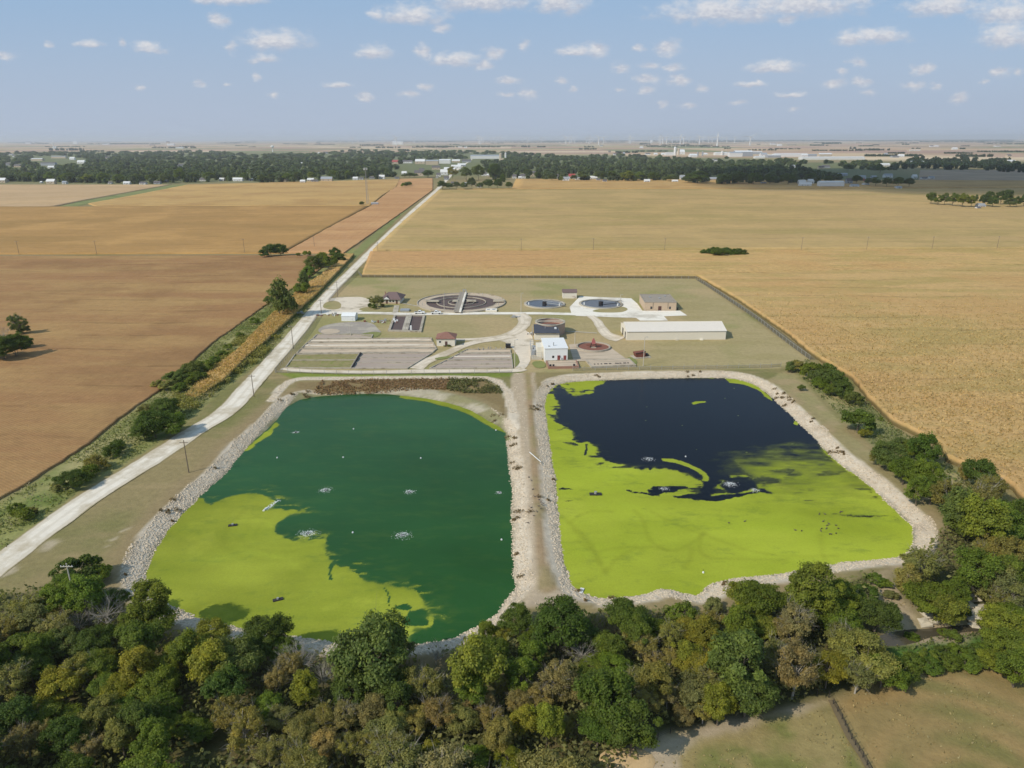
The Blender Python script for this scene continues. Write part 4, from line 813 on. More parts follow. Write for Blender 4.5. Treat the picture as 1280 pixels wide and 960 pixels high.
# low concrete tanks, terrace, skids
c, P = quad_frame([(733,452.2),(786,450.6),(794,458.2),(740,460.4)])
t = empty('chlorine_tank', (*c, 0), 0, 'low flat concrete tank with a row of dark openings, right of the process building', 'tank')
for i in range(4): wallseg(MB(), P[i], P[(i+1) % 4], .6, -.3, .9 - .005*(i % 2), .3).build('tank_wall', M['old_concrete'], t)
MB().raw([(*(p*.99), .8) for p in P], [(3,2,1,0)]).build('tank_cover', M['bed_light'], t)
for u, wd in ((.10,.03),(.18,.03),(.26,.03),(.36,.07),(.46,.05),(.62,.08),(.70,.04),(.80,.06),(.88,.03)):
    p = (P[3]*(1-u)+P[2]*u)*.68 + (P[0]*(1-u)+P[1]*u)*.32; MB().box(p[0]-wd*10, p[0]+wd*10, p[1]-.45, p[1]+.45, .8, .93).build('hatch', M['dark'], t)
c, P = quad_frame([(683,453.2),(720,452.6),(723,460.4),(686,461)])
t = empty('brick_terrace', (*c, 0), 0, 'low reddish brick terrace with concrete rim in front of the white building', 'terrace')
for i in range(4): wallseg(MB(), P[i], P[(i+1) % 4], .5, -.3, 1.0 - .005*(i % 2), .25).build('terrace_wall', M['red_brick' if i != 0 else 'old_concrete'], t)
MB().raw([(*(p*.99), .7) for p in P], [(3,2,1,0)]).build('terrace_floor', M['bed_light'], t)
for u in (.06, .16, .86):
    p = P[3]*(1-u)+P[2]*u; MB().box(p[0]-.4, p[0]+.4, p[1]+.6, p[1]+1.2, .7, 1.6).build('hatch', M['dark'], t)
c, P = quad_frame([(664.5,433),(675,433),(675.5,450),(664,450)])
t = empty('equipment_skid', (*c, 0), 0, 'open grey equipment platform with railings and pipes left of the white building', 'platform')
x1, y1 = P[:, 0].max(), P[:, 1].max(); x0, y0 = -x1, -y1
MB().box(x0, x1, y0, y1, 0, .5).build('slab', M['concrete'], t)
rl_ = MB()
for z in (1.5, 2.3, 3.2):
    for p, q in (((x0,y0),(x1,y0)),((x1,y0),(x1,y1)),((x1,y1),(x0,y1)),((x0,y1),(x0,y0))): rl_.bar((*p, z), (*q, z), .07)
for i in range(5):
    for x in (x0, x1): y = y0 + (y1-y0)*i/4; rl_.bar((x, y, .5), (x, y, 3.2), .09)
rl_.build('frame', M['steel'], t)
for x, y, r, h in ((-1,-4,.9,2.2),(1,-3.6,.8,1.8),(0,-1,.9,2.6),(-.8,3,.7,2),(1,5,.6,1.6)): MB().cyl((x,y), r, .5, .5+h, 14).build('pressure_vessel', M['far_grey'], t)
MB().bar((-1,-4,1.6),(-1,6,1.6),.2,n=8).bar((1,-3.6,1.2),(1,5,1.2),.2,n=8).build('pipe', M['dark'], t)
# dark roofed dumpster like hopper on its slab
c = g(800, 446)
t = empty('rusty_hopper', (*c, 0), R_(12), 'rusty brown hopper lying on a slab beside the tall pale pole', 'hopper')
MB().box(-3.8, 4.2, -2.6, 2.2, 0, .25).build('slab', M['concrete'], t)
MB().raw([(-2.2,-1.4,.25),(1.8,-1.4,.25),(1.8,1.4,.25),(-2.2,1.4,.25),(-2.8,-1.6,2.1),(2.0,-1.2,2.5),(2.0,1.6,2.5),(-2.8,1.6,2.1)], [(0,3,2,1),(4,5,6,7),(0,1,5,4),(1,2,6,5),(2,3,7,6),(3,0,4,7)]).build('bin', M['rust'], t)
MB().bar((-2.8,-1.6,2.15),(2.0,-1.2,2.55),.12).bar((2.0,-1.2,2.55),(2.0,1.6,2.55),.12).build('rim', M['dark'], t); MB().box(2.3, 3.6, -1, 1, .25, 1.3).build('motor', M['dark'], t)
a, rz, w_ = fit((632,435.4), (638.4,435.4))
t = empty('dumpster', (*a, 0), rz, 'small black dumpster at the corner of the gravel yard', 'dumpster')
MB().raw([(0,0,.2),(w_,0,.2),(w_,1.6,.2),(0,1.6,.2),(0,-.2,1.5),(w_,-.2,1.5),(w_,1.8,1.8),(0,1.8,1.8)], [(0,3,2,1),(4,5,6,7),(0,1,5,4),(1,2,6,5),(2,3,7,6),(3,0,4,7)]).build('bin', M['dark'], t)
MB().raw([(-.05,-.25,1.53),(w_+.05,-.25,1.53),(w_+.05,1.8,1.86),(-.05,1.8,1.86)], [(0,1,2,3)]).build('lid', M['black'], t)
a, rz, w_ = fit((607,389.8), (621,389.8))
t = empty('concrete_vault', (*a, 0), rz, 'low white concrete vault beside the drive right of the ringed basin', 'vault')
MB().box(0, w_, 0, 4.5, 0, .9).build('body', M['white_concrete'], t); MB().box(.6, 2.2, .8, 2.4, .9, 1.05).box(3.6, 5.2, .8, 2.4, .9, 1.05).build('hatch', M['steel'], t)
a, rz, w_ = fit((481,390), (492,388))
t = empty('picnic_canopy', (498*0+g(500,389.5)[0], g(500,389.5)[1], 0), 0, 'small grey concrete box with railing above the rectangular basins', 'vault')
MB().box(0, 5, 0, 4.0, 0, .8).build('body', M['far_grey'], t); rl_ = MB()
for x in (0, 1.25, 2.5, 3.75, 5): rl_.bar((x,0,.8),(x,0,1.8),.05)
rl_.bar((0,0,1.8),(5,0,1.8),.05).build('railing', M['steel'], t)
# debris heaps
def junk(name, c, n, sx, sy, mats, lab, cat, seed):
    rr = random.Random(seed); t = empty(name, (*c, 0), 0, lab, cat)
    for i in range(n):
        x, y = rr.uniform(-sx, sx), rr.uniform(-sy, sy); l = rr.uniform(.6, 2.6); a_ = rr.uniform(0, 3.14)
        m_ = MB().bar((x, y, .2), (x + l*math.cos(a_), y + l*math.sin(a_)*.5, rr.uniform(.2, .9)), rr.uniform(.12, .3), n=6) if rr.random() < .5 else MB().box(x, x + l*.6, y, y + l*.5, 0, rr.uniform(.4, 1.3))
        m_.build('scrap_piece', M[rr.choice(mats)], t)
junk('scrap_pile', g(475, 403), 26, 9, 2.2, ['steel','far_grey','rust','concrete','white'], 'row of scrap pipes and fittings right of the white shed', 'scrap', 3)
junk('scrap_pile', g(408, 394.5), 14, 5.5, 1.8, ['rust','white','steel','rust'], 'rusty scrap heap near the gate, left of the white shed', 'scrap', 4)
junk('scrap_pile', g(373, 392.5), 9, 3, 1.4, ['steel','concrete'], 'pale culvert pieces on the verge across the gravel road', 'scrap', 5)
junk('scrap_pile', g(644.5, 397), 6, 2.6, .8, ['steel','far_grey'], 'grey pipe fittings on the oval lawn beside the loop road', 'scrap', 6)
junk('scrap_pile', g(666, 418), 9, 3.2, 1.4, ['dark','white','steel','wood'], 'odds and ends beside the black roofed control house', 'scrap', 8)
# pickup trucks
def truck():
    t = empty('pickup_truck', (0, 0, 0), 0)
    prof = [(-2.8,.45),(2.75,.45),(2.85,.8),(2.7,1.08),(1.45,1.18),(.75,1.78),(-.55,1.8),(-.85,1.15),(-2.75,1.15)]
    n = len(prof); b_ = MB().raw([(x, -.95, z) for x, z in prof] + [(x, .95, z) for x, z in prof], [tuple(range(n)), tuple(range(n, 2*n))[::-1]] + [((i+1) % n, i, n+i, n+(i+1) % n) for i in range(n)])
    b_.build('body', M['white'], t); MB().box(-2.65, -.95, -.8, .8, 1.12, 1.17).build('bed', M['dark'], t)
    MB().raw([(.72,-.97,1.2),(.62,-.97,1.65),(-.45,-.97,1.65),(-.6,-.97,1.2)], [(0,1,2,3)]).raw([(.72,.97,1.2),(-.6,.97,1.2),(-.45,.97,1.65),(.62,.97,1.65)], [(0,1,2,3)]).build('side_window', M['glass'], t)
    MB().raw([(1.42,-.8,1.22),(1.42,.8,1.22),(.80,.75,1.76),(.80,-.75,1.76)], [(0,1,2,3)]).build('windscreen', M['glass'], t)
    for x in (-1.8, 1.85):
        for y in (-.98, .74):
            wm = MB(); wm.raw([(x + .4*math.cos(k*.524), y, .4 + .4*math.sin(k*.524)) for k in range(12)] + [(x + .4*math.cos(k*.524), y + .24, .4 + .4*math.sin(k*.524)) for k in range(12)], [tuple(range(12)), tuple(range(12, 24))[::-1]] + [((i+1) % 12, i, 12+i, 12+(i+1) % 12) for i in range(12)]).build('wheel', M['black'], t)
    for y in (-.8, .55): MB().box(2.78, 2.87, y, y + .25, .75, .92).build('headlight', M['glass'], t)
    return t
def copy_tree(o, parent=None):
    c_ = o.copy(); COL.objects.link(c_)
    if parent: c_.parent = parent
    for ch in list(o.children): copy_tree(ch, c_)
    return c_
tr = truck(); tr.location = (*g(524.5, 392.3), .12); tag(tr, 'white pickup truck on the drive, the left of the two parked in line', 'pickup truck', 'white pickup trucks'); tr.rotation_euler.z = R_(2)
t2 = copy_tree(tr); t2.location = (*g(545, 392.6), .12); tag(t2, 'white pickup truck on the drive, the right of the two parked in line', 'pickup truck', 'white pickup trucks')

# ---------------------------------------------------------------- poles, fences
def pole(px, py, h, lab, kind='utility', m='wood'):
    a = g(px, py); t = empty('utility_pole' if kind == 'utility' else 'lamp_post', (*a, 0), 0, lab, 'utility pole' if kind == 'utility' else 'lamp post')
    MB().bar((0,0,0), (0,0,h), .17, .11, 8).build('pole', M[m], t)
    if kind == 'utility':
        MB().box(-1.25, 1.25, -.16, -.04, h-.75, h-.6).build('crossarm', M[m], t)
        for x in (-1.1, -.5, .5, 1.1): MB().cyl((x, -.1), .06, h-.6, h-.38, 6).build('insulator', M['white'], t)
    else:
        MB().bar((0,0,h-.1), (.9,0,h+.1), .05).build('arm', M['steel'], t); MB().box(.7, 1.35, -.15, .15, h, h+.14).build('lamp_head', M['steel'], t)
    return t
pole(236,590.5,10,'wooden utility pole with crossarm on the grass between road and left pond'); pole(317.5,495.5,8.6,'wooden utility pole at the bend of the gravel road above the left pond')
pole(366.8,436,11,'wooden utility pole inside the roadside fence by the drying beds'); pole(97,764,11.2,'utility pole whose pale crossarm shows above the bushes at lower left', m='light_wood')
pole(401.8,392,8,'utility pole at the plant gate beside the grass island'); pole(422.3,372,10,'tall utility pole at the top corner of the parking apron'); 
pole(438.5,419.5,6.3,'short lamp post above the drying beds below the white shed','lamp','light_wood'); pole(643.5,459.5,12,'pale lamp post at the right end of the drying beds','lamp','light_wood')
pole(804,457.5,12.5,'tall pale lamp post beside the rusty hopper','lamp','light_wood'); pole(651.3,390,10.5,'thin pale lamp post between ringed basin and left clarifier','lamp','light_wood')
pole(555.4,390,9.4,'thin lamp post in front of the ringed basin','lamp','light_wood'); pole(718.5,430.5,6,'lamp post behind the rusty round basin','lamp','light_wood'); pole(775.4,378,4.6,'small lamp post behind the right clarifier','lamp','light_wood')
pole(472.5,315,8.5,'utility pole beside the straight road level with the plant corner'); pole(500,276,9,'utility pole farther along the straight road')
pole(393,309,9,'utility pole among the hedge bushes left of the road'); pole(629,205,9,'distant pole at the town edge')
for i, (px, py) in enumerate(((24,318.4),(121,318),(306,317.2),(651.5,315.4),(741.5,315),(830.6,314.6),(1001.5,313.4),(1083,313),(1164.6,312.6),(1245.8,312))):
    t = pole(px, py, 11.5 if px != 306 else 12.5, 'weathered pole of the field power line, ' + ['leftmost','second from the left','just left of the hedge bushes','first right of the straight road','second right of the road','just left of the corn field bushes','first right of the corn field bushes','third from the right','second from the right','rightmost'][i])
    t['group'] = 'power line across the fields'
# radio mast
a = g(459.5, 255.4); t = empty('radio_mast', (*a, 0), R_(20), 'tall grey lattice radio mast in the fields left of the road', 'mast'); mb = MB(); Hm = 52.0
for k in range(3):
    q = k * 2.094; mb.bar((2.2*math.cos(q), 2.2*math.sin(q), 0), (.8*math.cos(q), .8*math.sin(q), Hm), .16, .12, 4)
mb.build('legs', M['steel'], t); mb = MB()
for i in range(26):
    z0, z1 = Hm*i/26, Hm*(i+1)/26; f0, f1 = 2.2-1.4*i/26, 2.2-1.4*(i+1)/26
    for k in range(3):
        q0, q1 = k*2.094, (k+1)*2.094; mb.bar((f0*math.cos(q0), f0*math.sin(q0), z0), (f1*math.cos(q1), f1*math.sin(q1), z1), .07, n=4).bar((f1*math.cos(q0), f1*math.sin(q0), z1), (f1*math.cos(q1), f1*math.sin(q1), z1), .06, n=4)
mb.build('lattice', M['steel'], t)
for k in range(6): q = k*1.047; MB().box(2.6*math.cos(q)-.25, 2.6*math.cos(q)+.25, 2.6*math.sin(q)-.2, 2.6*math.sin(q)+.2, Hm-4, Hm-1).build('antenna', M['far_white'], t)
MB().ring((0,0), 2.0, 2.6, Hm-2.8, Hm-2.4, 12).build('platform', M['steel'], t)
a = g(464, 256.2); t = empty('equipment_hut', (*a, 0), 0, 'small grey equipment hut at the foot of the radio mast', 'hut'); MB().box(0, 10, 0, 4, 0, 3.2).build('wall', M['far_grey'], t); MB().box(-.2, 10.2, -.2, 4.2, 3.2, 3.45).build('roof', M['far_white'], t)
# chain link fences
fm = bpy.data.materials.new('chain_link'); fm.use_nodes = True; T = NT(fm.node_tree); T.n.clear(); o_ = T.add('ShaderNodeOutputMaterial'); df_ = T.add('ShaderNodeBsdfDiffuse', {'Color': S(120,116,106)}); tp = T.add('ShaderNodeBsdfTransparent')
mxs = T.add('ShaderNodeMixShader'); mxs.inputs[0].default_value = .34; T.l.new(tp.outputs[0], mxs.inputs[1]); T.l.new(df_.outputs[0], mxs.inputs[2]); T.l.new(mxs.outputs[0], o_.inputs[0])
post_me = MB().bar((0,0,0), (0,0,2.1), .07, n=6).mesh('fence_post', M['steel'])
def fence(pts, sp, lab, m=None, h=1.9):
    P = G(pts); c = P[0]; t = empty('chain_link_fence', (*c, 0), 0, lab, 'fence'); P = P - c
    fb_ = MB(); rail = MB(); s = np.r_[0, np.cumsum(np.hypot(*np.diff(P, axis=0).T))]; n = max(2, int(s[-1] / sp))
    ss_ = np.linspace(0, s[-1], n + 1); px_ = np.interp(ss_, s, P[:, 0]); py_ = np.interp(ss_, s, P[:, 1])
    for i in range(n + 1):
        o = bpy.data.objects.new('post', post_me); COL.objects.link(o); o.parent = t; o.location = (px_[i], py_[i], 0)
        if i < n: fb_.raw([(px_[i],py_[i],.02),(px_[i+1],py_[i+1],.02),(px_[i+1],py_[i+1],h),(px_[i],py_[i],h)], [(0,1,2,3)]); rail.bar((px_[i],py_[i],h+.05),(px_[i+1],py_[i+1],h+.05),.05,n=4)
    fb_.build('mesh_fabric', fm, t); rail.build('top_rail', M['steel'], t); return t
fence([(344,466),(350,459),(366,440),(385,416),(397,397)], 3, 'chain link fence between the gravel road and the drying beds')
fence([(411,378),(420,367),(432,355),(447,341),(452,346.6)], 3.5, 'chain link fence along the road above the parking apron')
fence([(452,346.8),(600,347.2),(815,347.8),(869,348.6)], 4.5, 'long chain link fence along the back of the plant')
fence([(869,348.6),(884,358),(905,372),(945,399),(985,430),(1012,449.5)], 4.5, 'chain link fence between the right lawn and the corn field')
fence([(716,463.5),(800,462.3),(900,460.8),(972,459.3),(976,458.5)], 4.5, 'low dark fence above the right pond', h=1.3)
fence([(345,466),(440,468.6),(560,468),(640,466)], 5, 'low fence below the drying beds', h=.7)
wood_post = MB().bar((0,0,0), (0,0,1.3), .06, n=5).mesh('wooden_post', M['dark'])
P = G([(1036,872),(1052,900),(1064,925),(1078,948),(1094,978)]); c = P[0]; t = empty('wire_fence', (*c, 0), 0, 'old wire fence with dark posts running through the lower right pasture', 'fence'); P = P - c; wr_ = MB()
for i in range(len(P)-1):
    for k in range(3):
        p = P[i] + (P[i+1]-P[i])*k/3; q = P[i] + (P[i+1]-P[i])*(k+1)/3; o = bpy.data.objects.new('post', wood_post); COL.objects.link(o); o.parent = t; o.location = (*p, 0)
        for z in (.5, .85, 1.2): wr_.bar((*p, z), (*q, z), .025, n=3)
wr_.build('wire', M['dark'], t)
P = G([(790,940),(868,902),(900,890),(960,876),(1036,868)]); c = P[0]; t = empty('wire_fence', (*c, 0), 0, 'wire fence at the edge of the woods behind the dirt strip', 'fence'); P = P - c; wr_ = MB()
for i in range(len(P)-1):
    for k in range(5):
        p = P[i] + (P[i+1]-P[i])*k/5; q = P[i] + (P[i+1]-P[i])*(k+1)/5; o = bpy.data.objects.new('post', wood_post); COL.objects.link(o); o.parent = t; o.location = (*p, 0)
        for z in (.5, .85, 1.2): wr_.bar((*p, z), (*q, z), .025, n=3)
wr_.build('wire', M['dark'], t)
# ---------------------------------------------------------------- things in the ponds
foam = bpy.data.materials.new('foam'); foam.use_nodes = True; T = NT(foam.node_tree); b = T.n['Principled BSDF']; b.inputs['Base Color'].default_value = (.75,.78,.76,1); b.inputs['Roughness'].default_value = .6
def aerator(px, py, r, lab, strength=1.0):
    a = g(px, py, WZ); t = empty('aerator', (*a, WZ), 0, lab, 'aerator', 'aerators in the ponds'); rr = random.Random(int(px))
    MB().cyl((0,0), .45, -.1, .18, 12).cyl((0,0), .2, .18, .4, 10).build('float', M['dark'], t)
    for part, n, r0, r1, s0 in (('splash', int(110*strength), 0, .55, .07), ('foam_ring', int(70*strength), .4, 1.0, .05)):
        mb = MB()
        for _ in range(n):
            q = rr.uniform(0, 6.283); d = r * (r0 + (r1-r0) * rr.random() ** (.8 if part == 'splash' else 1.0)); z = .02 + (max(0, .5 * (1 - d/(r*.6))) * rr.random() if part == 'splash' else 0); s_ = s0 * rr.uniform(.5, 1.4)
            x, y = d*math.cos(q), d*math.sin(q)*.8
            mb.raw([(x-s_*1.3,y,z),(x,y-s_,z),(x+s_*1.3,y,z),(x,y+s_,z),(x,y,z+s_)], [(0,1,4),(1,2,4),(2,3,4),(3,0,4)])
        o_ = mb.build(part, foam, t); o_['kind'] = 'stuff'
for px, py, r, lab, st in ((407,613,2.6,'aerator splash near the tip of the duckweed, upper left of the left pond',1),(512,615,2.2,'aerator splash in open green water, upper middle of the left pond',.8),(385,667,3.2,'strong aerator splash in the round opening at the duckweed edge',1.6),
    (503,669,3.0,'aerator splash in the middle of the left pond, lower of the two',1.2),(370,540.5,1.6,'faint aerator ripple near the upper left shore',.4),(624,616,1.3,'faint aerator ripple by the right shore of the left pond',.4),
    (811,574,2.4,'aerator splash above the duckweed curl in the right pond',.8),(830,611,1.8,'aerator splash in the small dark pocket below the curl',.6),(913,605.5,2.8,'bright aerator splash in the dark lobe of the right pond',1.3),(944,613,1.8,'small aerator splash at the right tip of the dark lobe',.6)): aerator(px, py, r, lab, st)
def buoy(px, py, lab, m='white'):
    a = g(px, py, WZ); t = empty('buoy', (*a, WZ), 0, lab, 'buoy', 'small floats in the ponds'); MB().cyl((0,0), .22, -.1, .2, 10).cyl((0,0), .22, .2, .35, 10, .1).build('float', M[m], t); MB().bar((0,0,.5),(0,0,.9),.04).build('staff', M['dark'], t)
for px, py, lab in ((346.5,572.5,'white float nearest the left shore of the left pond'),(429,572,'white float in the upper middle of the left pond'),(526,573,'pale float in the upper right of the left pond'),(442,536.5,'white float near the top shore of the left pond'),(441,666,'small brown float between the two lower splashes'),
    (620,538,'tiny float at the upper right shore of the left pond'),(627,675,'tiny white float near the dike in the left pond'),(879,716,'pale float on the duckweed near the bottom shore of the right pond'),(857,571,'white float in the dark water of the right pond')): buoy(px, py, lab)
def raft(px, py, lab, s_=1.0, rz=0, m='dark'):
    a = g(px, py, WZ); t = empty('floating_raft', (*a, WZ), rz, lab, 'raft'); MB().box(-1.5*s_, 1.5*s_, -.6*s_, .6*s_, -.05, .25).build('deck', M[m], t); MB().cyl((0,0), .35*s_, .25, .8*s_, 10).build('motor', M['steel'], t)
raft(744.5,618,'dark aerator raft idle in the duckweed of the right pond', 1.1); raft(347.5,750,'dark raft floating in the duckweed of the left pond', .7, .4); raft(291,657,'small dark raft in the upper duckweed of the left pond', .7, .2); raft(726.5,739.5,'pale pipe float at the bottom left corner of the right pond', .7, 1.2, 'far_white')
a = g(330, 638.5, WZ); t = empty('floating_pipe', (*a, WZ), 0, 'white pipe float with a pale wake at the duckweed edge of the left pond', 'pipe')
e = g(349, 625, WZ) - a; MB().bar((0,0,.2),(e[0]*.3,e[1]*.3,.15),.22,n=8).build('pipe', M['white'], t); mb = MB(); rr = random.Random(5)
for _ in range(160): u = rr.random(); x, y = e[0]*u + rr.gauss(0, .35), e[1]*u + rr.gauss(0, .35); s_ = .1*rr.uniform(.5,1.4); mb.raw([(x-s_,y,.03),(x,y-s_,.03),(x+s_,y,.03),(x,y+s_,.03),(x,y,.03+s_)], [(0,1,4),(1,2,4),(2,3,4),(3,0,4)])
mb.build('wake', foam, t)
# ducks and geese: small bodies floating near the right shore, resting on the dike path
def bird_mesh(name, col):
    m_ = mat(name, col, .8, .1, 3); V_, Fc = [], []
    prof = [(-.34,.10,.02),(-.26,.14,.07),(-.12,.16,.13),(.05,.16,.14),(.18,.17,.10),(.24,.24,.06),(.27,.36,.045),(.30,.42,.055),(.37,.41,.03),(.43,.39,.012)]; n = 8
    for x, z, r in prof: V_ += [(x, r*math.cos(k*math.pi/4), z + r*math.sin(k*math.pi/4)*.85) for k in range(n)]
    for i in range(len(prof)-1):
        for k in range(n): Fc.append((i*n+k, i*n+(k+1) % n, (i+1)*n+(k+1) % n, (i+1)*n+k))
    Fc += [tuple(range(n))[::-1], tuple(range((len(prof)-1)*n, len(prof)*n))]
    return MB().raw(V_, Fc).mesh(name, m_)
dk_me, gs_me = bird_mesh('duck', (.10,.08,.06)), bird_mesh('goose', (.16,.13,.10)); rr = random.Random(12); bl = []
for px, py in ((994,663),(1002,664),(1027,661),(1033,661),(1034,657),(1036,655),(1026,664),(1039,668),(1045,667),(1048,661),(1045,657),(1037,668),(1024,643),(1031,643),(1050,641),(1052,640),(931,652),(911,654),(1029,652)):
    a = g(px, py, WZ); o = meshobj('duck', dk_me); o.location = (*a, WZ - .05); o.rotation_euler.z = rr.uniform(0, 6); o.scale = (1.15,)*3; tag(o, 'small dark duck resting on the duckweed near the right shore', 'duck', 'ducks on the duckweed'); bl.append(o)
for px, py in ((661,597),(664,601),(668,621),(672,622),(674,625),(676,628),(677,631),(673,633),(664,635),(662,640),(667,645),(676,636),(679,630),(666,612),(671,640),(660,654)):
    a = g(px, py); o = meshobj('goose', gs_me); o.location = (*a, 0); o.rotation_euler.z = rr.uniform(0, 6); o.scale = (1.15,)*3; tag(o, 'dark goose standing on the dirt path of the middle dike', 'goose', 'geese on the dike')
pl = MB().bar((0,0,.2), (g(676,578)[0]-g(662,566)[0], g(676,578)[1]-g(662,566)[1], .2), .12, n=6).build('white_pipe', M['white'], None); pl.location = (*g(662,566), 0); tag(pl, 'thin white pipe lying across the middle dike', 'pipe')
# ================================================================ VEGETATION
def leaf_mat(name, tr=.48):
    m = bpy.data.materials.new(name); m.use_nodes = True; T = NT(m.node_tree); T.n.clear()
    oi = T.add('ShaderNodeObjectInfo').outputs['Color']; a = T.add('ShaderNodeAttribute', attribute_name='leaf').outputs['Color']
    s3 = T.add('ShaderNodeSeparateColor', {0: a})
    c = T.v('SCALE', oi, scale=T.m('ADD', .45, T.m('MULTIPLY', s3.outputs[0], 1.1)))
    c = T.mix(T.m('MULTIPLY', s3.outputs[1], .55), c, T.v('MULTIPLY', c, (1.32, 1.10, .72)))     # some leaves turned yellow or brown
    d = T.add('ShaderNodeBsdfPrincipled', {'Base Color': c, 'Roughness': .6}); d.inputs['Specular IOR Level'].default_value = .25
    t = T.add('ShaderNodeBsdfTranslucent', {'Color': T.v('MULTIPLY', c, (1.1, 1.15, .6))})
    mx_ = T.add('ShaderNodeMixShader'); mx_.inputs[0].default_value = tr; T.l.new(d.outputs[0], mx_.inputs[1]); T.l.new(t.outputs[0], mx_.inputs[2])
    T.l.new(mx_.outputs[0], T.add('ShaderNodeOutputMaterial').inputs[0]); return m
LM = leaf_mat('leaves')
def leaves(P, N, size, r, jit=.7, asp=1.5):
    """diamond leaves at points P facing roughly N: returns vertices and quads"""
    n = len(P); N = N + r.normal(0, jit, (n, 3)); N /= np.linalg.norm(N, axis=1)[:, None] + 1e-9
    ref = r.normal(0, 1, (n, 3)); A = np.cross(N, ref); A /= np.linalg.norm(A, axis=1)[:, None] + 1e-9; B = np.cross(N, A)
    s_ = (size * r.uniform(.55, 1.35, n))[:, None]
    V_ = np.stack([P - A * s_ * asp * .5, P - B * s_ * .5, P + A * s_ * asp * .5, P + B * s_ * .5], 1).reshape(-1, 3)
    return V_, np.arange(4 * n).reshape(-1, 4)
def crown(seed, R, H, z0, nclump, nleaf, size, shape='round', dens=.8, cr=.30, mix_=.25):
    """leafy crown: clumps of leaves spread through an uneven crown volume; returns mesh and the clump centres"""
    r = np.random.default_rng(seed); C_ = []
    lean = r.normal(0, .1, 2)
    while len(C_) < nclump:
        u = r.normal(0, 1, 3); u /= np.linalg.norm(u); rad = r.uniform(.45, 1.0) ** .6
        if u[2] < -.55: continue
        x, y, z = u * rad
        if shape == 'cone': k = 1 - .75 * (z * .5 + .5); x *= k * 1.3; y *= k * 1.3
        if shape == 'vase': k = .65 + .45 * (z * .5 + .5); x *= k; y *= k
        th = math.atan2(y, x); k = 1 + .22 * math.sin(th * 2 + seed) + .14 * math.sin(th * 3 + seed * 1.7)
        C_.append(((x * k + lean[0] * z) * R * .82, (y * k + lean[1] * z) * R * .82, z0 + H * (.5 + z * .42)))
    C_ = np.array(C_); w_ = r.dirichlet(np.full(nclump, 3.0)); cnt = (w_ * nleaf).astype(int) + 6
    Ps, Ns, col = [], [], []
    for c, k in zip(C_, cnt):
        u = r.normal(0, 1, (k, 3)); u /= np.linalg.norm(u, axis=1)[:, None]; u[:, 2] = np.where(u[:, 2] < -.3, -u[:, 2] * .5, u[:, 2])
        rc_ = R * cr * r.uniform(.65, 1.35); rd_ = rc_ * (r.uniform(0, 1, k) ** .35) * (1 + .25 * r.normal(0, 1, k) * .5)
        P = c + u * rd_[:, None] * np.array([1, 1, .8 if shape == 'round' else 1.25]); Ps.append(P); Ns.append(u + (c - [0, 0, z0 + H * .4]) / R * .5 + [0, 0, .35])
        ct = r.uniform(0, 1); col.append(np.stack([np.clip(.5 + (ct - .5) * .35 + r.normal(0, .16, k), 0, 1), np.clip(r.beta(1.2, 3, k) + (ct > 1 - mix_) * .45, 0, 1), np.zeros(k)], 1))
    P = np.concatenate(Ps); N = np.concatenate(Ns); c = np.concatenate(col)
    V_, Fc = leaves(P, N, size, r); me = npmesh('crown', V_, Fc, LM); cattr(me, 'leaf', np.repeat(c, 4, 0)); return me, C_
def trunk(seed, R, H, z0, C_, nl, tr, m, twigs=0, name='trunk'):
    rr = random.Random(seed); mb = MB(); lean = rr.uniform(-.4, .4); top = z0 + H * .55; p0 = Vector((0, 0, -.3)); pts = [p0]
    for i in range(1, 5): pts.append(Vector((lean * i * .25 + rr.uniform(-.15, .15), rr.uniform(-.2, .2), top * i / 4)))
    for i in range(4): mb.bar(pts[i], pts[i+1], tr * (1 - .19 * i), tr * (1 - .19 * (i + 1)), 7)
    idx_ = list(range(len(C_))); rr.shuffle(idx_)
    for k in idx_[:nl]:
        c = Vector(C_[k]); b_ = pts[rr.choice([1, 2, 2, 3, 3])].lerp(pts[4], rr.uniform(0, .4)); mid = b_.lerp(c, .5) + Vector((rr.uniform(-.5, .5), rr.uniform(-.5, .5), rr.uniform(-.1, .7)))
        mb.bar(b_, mid, tr * .42, tr * .27, 5); mb.bar(mid, c, tr * .27, tr * .1, 4)
        for _ in range(twigs):
            s_ = mid.lerp(c, rr.uniform(.1, 1)); d_ = (c - b_).normalized() + Vector((rr.gauss(0, .45), rr.gauss(0, .45), rr.gauss(.25, .35))); e = s_ + d_ * rr.uniform(.8, 1.0) * R * .30
            mb.bar(s_, e, tr * .12, tr * .04, 3)
            for _ in range(3 if twigs > 3 else 1):
                s2 = s_.lerp(e, rr.uniform(.3, .95)); d2 = d_ + Vector((rr.gauss(0, .5), rr.gauss(0, .5), rr.gauss(.1, .4))); mb.bar(s2, s2 + d2 * R * .16, tr * .06, tr * .025, 3)
    return mb.mesh(name, m)
